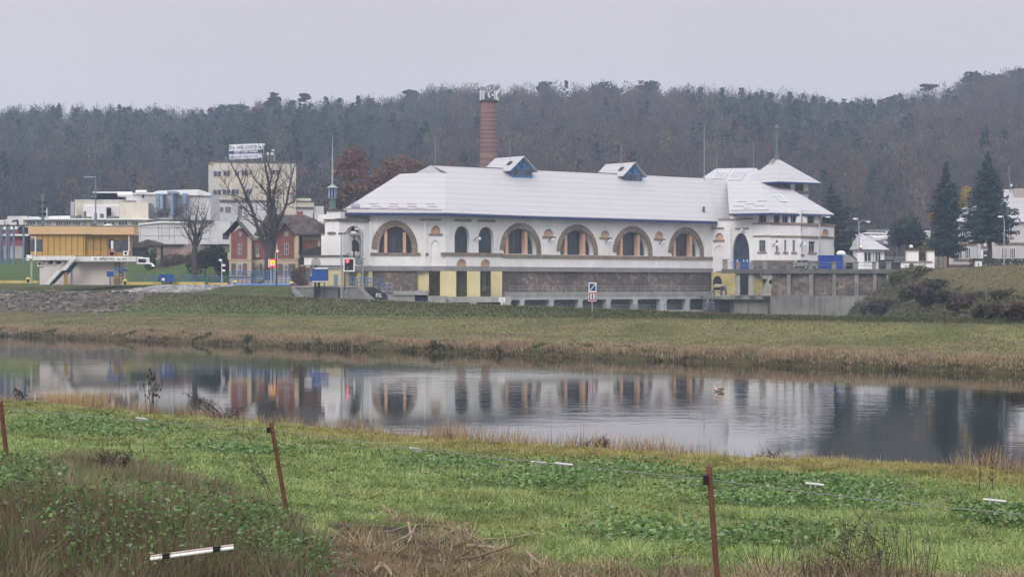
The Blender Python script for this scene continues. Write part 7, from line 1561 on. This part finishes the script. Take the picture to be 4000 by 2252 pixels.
def shore_grass():
    VV = []; CC = []; n = 34000; t = NR.uniform(-75, 45, n); s = -81.15+NR.normal(0,.42,n); X = P0[0]+RN[0]*s+RT[0]*t; Y = P0[1]+RN[1]*s+RT[1]*t; px = CX+F*X/np.maximum(Y,5); ok = (px > -200) & (px < 4200) & (Y > 20); X, Y, s, t, px = X[ok], Y[ok], s[ok], t[ok], px[ok]; m = len(X)
    c = fbm(t*.55, s*.5, 71, 3); den = np.interp(px, [0,300,500,900,1250,1650,1750,2600,2900,3600,3750,4000], [.45,.9,.9,.7,1.0,.6,1.1,1.0,.45,.4,1.0,1.1]); keep = NR.random(m) < den*np.clip(c*1.8-.25,.1,1); X, Y, s, t, px, c, den = [a[keep] for a in (X,Y,s,t,px,c,den)]; m = len(X)
    col = pick([(.42,.29,.16),(.34,.23,.135),(.28,.18,.12),(.47,.35,.20),(.20,.135,.10),(.18,.18,.08)], m); h = (.10+.62*c*den)*NR.uniform(.5,1.3,m); z = np.maximum(Hh(X, Y), 0)
    V, q = blades(np.stack([X,Y,z],1), h, NR.uniform(.012,.03,m), .8, col, 1.25); np_mesh('shore_grass', V, 3, grassm, q, kind='stuff')
shore_grass()
def stalks():
    """loose thin dead stems in the weeds and along the shore (uncountable)"""
    VV = []; CC = []
    def put(pts, hmin, hmax, w, cols):
        b = np.array(pts); m = len(b); V, q = blades(b, NR.uniform(hmin,hmax,m), w, .5, pick(cols, m), 1.0); VV.append(V); CC.append(q)
    px = NR.uniform(-50,1230,3600); py = NR.uniform(1790,2330,3600); k = inpoly(px, py, POLY_WEED); p = [ground((a,b)) for a, b in zip(px[k], py[k])]; put([tuple(q) for q in p if q], .10, .36, .007, [(.13,.09,.065),(.17,.12,.085),(.09,.065,.05),(.11,.14,.06)])
    px = NR.uniform(2950,3650,150); py = NR.uniform(2150,2330,150); p = [ground((a,b)) for a, b in zip(px, py)]; put([tuple(q) for q in p if q], .2, .55, .008, [(.08,.055,.045),(.10,.075,.06)])
    px = NR.uniform(1250,4000,600); py = NR.uniform(2130,2330,600); k = inpoly(px, py, POLY_DRY); p = [ground((a,b)) for a, b in zip(px[k], py[k])]; put([tuple(q) for q in p if q], .1, .3, .010, [(.26,.20,.13),(.18,.13,.09),(.10,.075,.05)])
    px = NR.uniform(100,1950,130); py = NR.uniform(1640,1780,130); p = [ground((a,b)) for a, b in zip(px, py)]; put([tuple(q) for q in p if q], .12, .24, .035, [(.055,.038,.028),(.075,.05,.035)])
    t = NR.uniform(-70,40,420); s = NR.normal(-81.2,.4,420); X = P0[0]+RN[0]*s+RT[0]*t; Y = P0[1]+RN[1]*s+RT[1]*t; z = np.maximum(Hh(X,Y),0); k = Y > 25; put(np.stack([X,Y,z],1)[k], .3, .75, .016, [(.11,.075,.06),(.085,.065,.05),(.18,.12,.08)])
    np_mesh('dead_stalks', np.concatenate(VV), 3, twigm, np.concatenate(CC), kind='stuff')
stalks()
# dark soil humps on the cut edge
soil = mat('dark_soil', (.035,.027,.022), .95, .4, 6)
for lab, x, y, rx, ry in (('dark bare soil ridge under broken sticks at the bottom centre', 1560, 2075, 150, 16), ('dark soil ridge left of the sticks, half hidden in dry grass', 1330, 2075, 110, 18), ('dark upturned soil patch beside the right fence post', 2620, 2180, 210, 13), ('dark earth clod by the weeds in the bottom left corner', 110, 2140, 90, 40)):
    g = ground((x, y))
    if not g: continue
    k = g.y/F; q = MB(); nx, nyy = 22, 10
    for i in range(nx):
        for j in range(nyy):
            u0, u1, v0, v1 = [(a/b*2-1) for a, b in ((i,nx),(i+1,nx),(j,nyy),(j+1,nyy))]; pts = []
            for u, v in ((u0,v0),(u1,v0),(u1,v1),(u0,v1)):
                X = g.x+u*rx*k; Y = g.y+v*rx*k*.8; hh = max(0, 1-u*u-v*v)*ry*k*1.6*(.5+fbm(X*7, Y*7, 81)*1.2)-.03; pts.append((X, Y, gz(X,Y)+hh))
            q.face(pts)
    tag(q.build('soil_mound', soil, smooth=True), lab, 'soil mound', 'dark soil mounds')
# broken sticks
stick = mat('bleached_stick', (.27,.21,.145), .85, .2, 8); stick_d = mat('brown_stick', (.16,.115,.075), .85, .25, 8)
ST2 = [('thick pale branch lying on the dark soil, upper right of the stick heap', [(1830,2130),(1900,2134),(1985,2142)],.016,stick),('long brown branch sloping across the stick heap', [(1800,2205),(1860,2175),(1960,2155),(2020,2140)],.013,stick_d),('forked branch standing up from the dark soil', [(1480,2195),(1545,2150),(1615,2105),(1625,2085)],.013,stick),
 ('short bleached vertical stick beside the forked branch', [(1600,2065),(1618,2100),(1622,2150)],.013,stick),('grey twig leaning out of the grass left of the soil ridge', [(1500,1985),(1545,2015),(1580,2045)],.010,stick),('thin dark branch across the soil ridge', [(1640,2050),(1720,2055),(1800,2070)],.012,stick_d),
 ('brown branch curving through the dry grass, lower middle', [(1790,2210),(1830,2160),(1870,2140)],.012,stick_d),('long pale stalk lying flat in the green grass', [(1890,2115),(2000,2100),(2110,2090)],.010,stick),('bent dry stick at the bottom right of the heap', [(2050,2165),(2100,2190),(2145,2205)],.012,stick),('lone straw coloured stalk left of the right fence post base', [(2950,2150),(2975,2130),(2995,2115)],.012,stick),
 ('short stick at the lower left end of the heap', [(1485,2235),(1500,2215),(1510,2200)],.014,stick),('slanting stick low in the dry grass centre', [(1850,2225),(1885,2195),(1920,2175)],.012,stick_d),('pale broken stub at the bottom edge centre left', [(1520,2210),(1540,2225),(1555,2240)],.014,stick),('thin straight stalk on the left flank of the soil ridge', [(1460,2085),(1530,2075),(1600,2060)],.008,stick)]
for lab, pts, r, m in ST2:
    p = []
    for i, (x, y) in enumerate(pts):
        g = ground((x, y)); g.z += .05+.04*(i % 2); p.append(g)
    D_ = sum(a.y for a in p)/len(p)
    p = [Vector(((x-CX)/F*D_, D_-.7+.3*(a.y-D_), HC+(YH-y)/F*(D_-.7))) for (x, y), a in zip(pts, p)]
    for a in p: a.z = max(a.z, gz(a.x, a.y)+.03)
    q = MB(); q.tube(p, [r*1.25, r, r*.7, r*.45][:len(p)], 6); tag(q.build('stick', m), lab, 'stick', 'broken sticks')

# ================================================================== near fence: leaning rusty posts, wire with white spacers
def fpost(lab, base, top, D, r):
    g = ground(base)
    if g: D = g.y+.1
    a, c = P(*base, D), P(*top, D); a = Vector((a.x, D, min(a.z, gz(a.x, D)-.1))); t = thing('fence_post', a, lab, 'fence post', 'leaning rusty fence posts')
    part('post', brownw, t, lambda b: b.tube([a, a.lerp(c,.5), c], [r, r*.97, r*.95], 10)); part('cap', mat('rust_cap', (.16,.07,.05), .8, .2, 8), t, lambda b: b.lathe((c.x, c.y), [(r*1.05,c.z-.02),(r*1.05,c.z+.02),(r*.5,c.z+.035)], 10)); part('insulator', black, t, lambda b: b.box(c.x-r*2.0, c.x-r*.6, D-.03, D+.03, c.z-.09, c.z-.03)); return c
w1 = fpost('rusty fence post cut by the left frame edge', (36,1840), (2,1572), 33, .030); w2 = fpost('leaning rusty fence post in the left half of the meadow', (1130,2024), (1060,1657), 26.5, .0245); w3 = fpost('leaning rusty fence post on the right with an insulator at its head', (2816,2400), (2770,1834), 16.5, .0185)
w0 = P(-400, 1540, 37); w4 = P(4300, 1995, 12.6)
wire = MB()
for a, c in ((w0,w1),(w1,w2),(w2,w3),(w3,w4)): wire.tube([a.lerp(c, i/8)-Vector((0,0,.02*math.sin(math.pi*i/8)+.06)) for i in range(9)], .003, 4)
tag(wire.build('fence_wire', mat('thin_grey_wire', (.20,.20,.20), .6, .1, 1)), 'thin grey wire strung along the rusty fence posts', 'wire')
for lab, x0, y0, x1, y1, D in (('white bar spacer on the wire left of the second post',531,1630,575,1636,30),('white bar spacer just right of the left meadow post',1600,1748,1648,1755,22.4),('white bar spacer near mid meadow, left one of two close together',2075,1802,2136,1808,19.6),('white bar spacer near mid meadow, right one of two close together',2169,1807,2237,1814,19.1),('white bar spacer right of the right fence post',3146,1885,3218,1893,15.4),('white bar spacer at the right frame edge',3840,1948,3930,1957,13.6)):
    D = float(1/np.interp(x0, [-400,2,1060,2770,4300], [1/v.y for v in (w0,w1,w2,w3,w4)]))-.04; a, c = P(x0,y0,D), P(x1,y1,D); t = thing('wire_spacer', (a+c)/2, lab, 'spacer bar', 'white bars on the fence wire'); part('bar', mat('dull_white_plastic', (.6,.6,.6), .6, .08, 4), t, lambda b: b.tube([a, c], .0075, 8)); part('clip', steel, t, lambda b: (b.tube([a.lerp(c,.28)-Vector((0,0,.03)), a.lerp(c,.28)+Vector((0,0,.016))], .006, 5), b.tube([a.lerp(c,.55)-Vector((0,0,.02)), a.lerp(c,.55)+Vector((0,0,.015))], .005, 5)))
g = ground((750,2175)); D = g.y-1.0; a, c = P(588,2182,D), P(912,2138,D); a.z += .0; t = thing('wire_spacer', (a+c)/2, 'large white bar with two black clips lying in the weeds', 'spacer bar', 'white bars on the fence wire')
part('bar', whitep, t, lambda b: (b.tube([a, c], .0105, 10))); part('upper_edge', mat('pinkish_plastic', (.45,.36,.34), .6, .08, 1), t, lambda b: b.tube([a+Vector((0,.01,.016)), c+Vector((0,.01,.016))], .007, 6))
for f_ in (.19,.80): part('clip', black, t, lambda b: b.obox(a.lerp(c,f_)+Vector((0,-.004,.008)), (c-a).normalized()*.022, (0,.016,0), (0,0,.018)))

# ================================================================== swan
SWD = 114.0; sc_ = 160/1657; sw = lambda x, y, dy=0: P(2740+x*sc_, 1440+y*sc_, SWD+dy)
SWN = thing('swan', sw(720,880), 'pale young swan swimming to the left on the river', 'swan')
def skin_body(name, pts, m, par, levels=1):
    me = bpy.data.meshes.new(name); vs = [tuple(Vector(p[0])-par.location) for p in pts]; me.from_pydata(vs, [(i,i+1) for i in range(len(vs)-1)], []); o = bpy.data.objects.new(name, me); C.objects.link(o); o.parent = par
    s = o.modifiers.new('skin', 'SKIN'); s.use_smooth_shade = True
    for i, p in enumerate(pts): me.skin_vertices[0].data[i].radius = (p[1], p[2])
    me.skin_vertices[0].data[0].use_root = True
    d = o.modifiers.new('sub', 'SUBSURF'); d.levels = levels; d.render_levels = 2; me.materials.append(m); return o
swm = mat('pale_feathers', (.60,.50,.46), .8, .12, 6)
z0 = 0.0
body = [(Vector((sw(930,800).x, SWD+.02, .20)),.03,.03),(Vector((sw(860,800).x, SWD, .14)),.10,.10),(Vector((sw(760,800).x, SWD, .13)),.15,.17),(Vector((sw(650,800).x, SWD, .12)),.15,.16),(Vector((sw(570,800).x, SWD, .12)),.11,.11),(Vector((sw(520,800).x, SWD-.02, .18)),.06,.06),(Vector((sw(492,800).x, SWD-.03, .30)),.040,.040),(Vector((sw(500,800).x, SWD-.03, .42)),.034,.034),(Vector((sw(490,800).x, SWD-.04, .50)),.042,.042),(Vector((sw(465,800).x, SWD-.05, .49)),.026,.026)]
skin_body('body', body, swm, SWN, 2)
part('bill', mat('dark_bill', (.06,.04,.04), .5, .1, 1), SWN, lambda b: b.tube([(sw(468,0).x, SWD-.05, .49),(sw(438,0).x, SWD-.06, .465)], [.02,.008], 6))
part('wing', mat('grey_brown_feathers', (.36,.28,.25), .85, .2, 8), SWN, lambda b: b.ball((sw(760,0).x, SWD-.11, .20), .17, 10, sx=1.25, sy=.5, sz=.5), smooth=True)
part('eye', black, SWN, lambda b: b.ball((sw(480,0).x, SWD-.085, .505), .008, 6))

# ================================================================== single plants on the near shore
def teasel(lab, x, y, D, n, h):
    X = (x-CX)/F*D; g = gz(X, D); t = thing('teasel', (X, D, g), lab, 'plant', 'dry teasels on the shore'); q = MB(); hds = []
    for k in range(n):
        bx = X+R.uniform(-.12,.12); by = D+R.uniform(-.2,.2); hh = h*R.uniform(.35,1); tx = bx+R.uniform(-.16,.16)*hh; q.tube([(bx,by,g-.05),((bx+tx)/2+R.uniform(-.03,.03),by,g+hh*.5),(tx,by,g+hh)], [.008,.007,.004], 4)
        hds.append(((tx,by,g+hh+.035), .034))
        for _ in range(2): f = R.uniform(.4,.8); sx_ = tx+R.uniform(-.2,.2); sz_ = g+hh*f+R.uniform(.1,.2); q.tube([(bx+(tx-bx)*f,by,g+hh*f),(sx_,by,sz_)], [.005,.003], 4); hds.append(((sx_,by,sz_+.03), .026))
    q.build('stems', mat('dry_stem', (.09,.065,.05), .9, .2, 5), t)
    for c, r in hds: hd = MB(); hd.ball(c, r, 6, sz=1.7); hd.build('seed_head', mat('seed_head_brown', (.055,.038,.032), .95, .3, 20), t)
teasel('tall dry teasel with dark seed heads standing against the water', 590, 1600, 58.5, 9, 1.35)
teasel('short dry teasel clump at the left end of the shore', 70, 1570, 62, 5, .45)
def dead_shrub(lab, x, y, D, n, h, lean, grp='withered shrubs on the shore', tk=.6):
    X = (x-CX)/F*D; g = gz(X, D); t = thing('withered_shrub', (X, D, g), lab, 'plant', grp); q = MB()
    for k in range(n):
        L = h*R.uniform(.5,1); a = R.uniform(-.15,.15); p = [Vector((X+R.uniform(-.25,.25), D+R.uniform(-.25,.25), g-.05))]; d = Vector((lean*R.uniform(.1,.7), R.uniform(-.2,.2), 1))
        for i in range(6): p.append(p[-1]+d.normalized()*L/6); d += Vector((lean*.33, R.uniform(-.1,.1), -.10))
        q.tube(p, [tk*a for a in (.014,.013,.011,.009,.007,.005,.003)], 4, cap=False)
        for i in range(3,7): [q.tube([p[i], p[i]+Vector((R.uniform(-.12,.06),R.uniform(-.1,.1),R.uniform(-.05,.12)))], [.012*tk,.006*tk], 3, cap=False) for _ in range(4)]
    q.build('stems', mat('withered_stem', (.075,.058,.05), .95, .25, 5), t)
dead_shrub('withered arching shrub leaning left over the water', 850, 1640, 57, 15, 1.35, -.75)
dead_shrub('low withered twigs on the shore right of the arching shrub', 910, 1640, 56, 7, .5, .2)
dead_shrub('dark withered dock stalks on the shore in the centre', 2330, 1760, 45.5, 8, .45, .25)
dead_shrub('withered brown stalks on the shore in front of the white reflection, right of centre', 2985, 1790, 43, 9, .5, .12)
dead_shrub('small withered clump on the shore left of the grey reflection', 3080, 1795, 42.6, 8, .42, -.12)
dead_shrub('thin dead stalk near the shore at the right', 3803, 1930, 31, 2, .9, .0)
dead_shrub('bare forked weed in the meadow behind the left meadow post', 1000, 2000, 24.5, 3, .62, -.3, 'dry weeds in the meadow', .35); dead_shrub('dark dry weed sprays in the left weeds, below the shore', 420, 1870, 29, 16, .42, .25, 'dry weeds in the meadow', .6)
dead_shrub('tuft of thin dark weeds at the bottom edge, right of the right fence post', 3330, 2235, 14.5, 15, .5, .1, 'dry weeds in the meadow', .22)
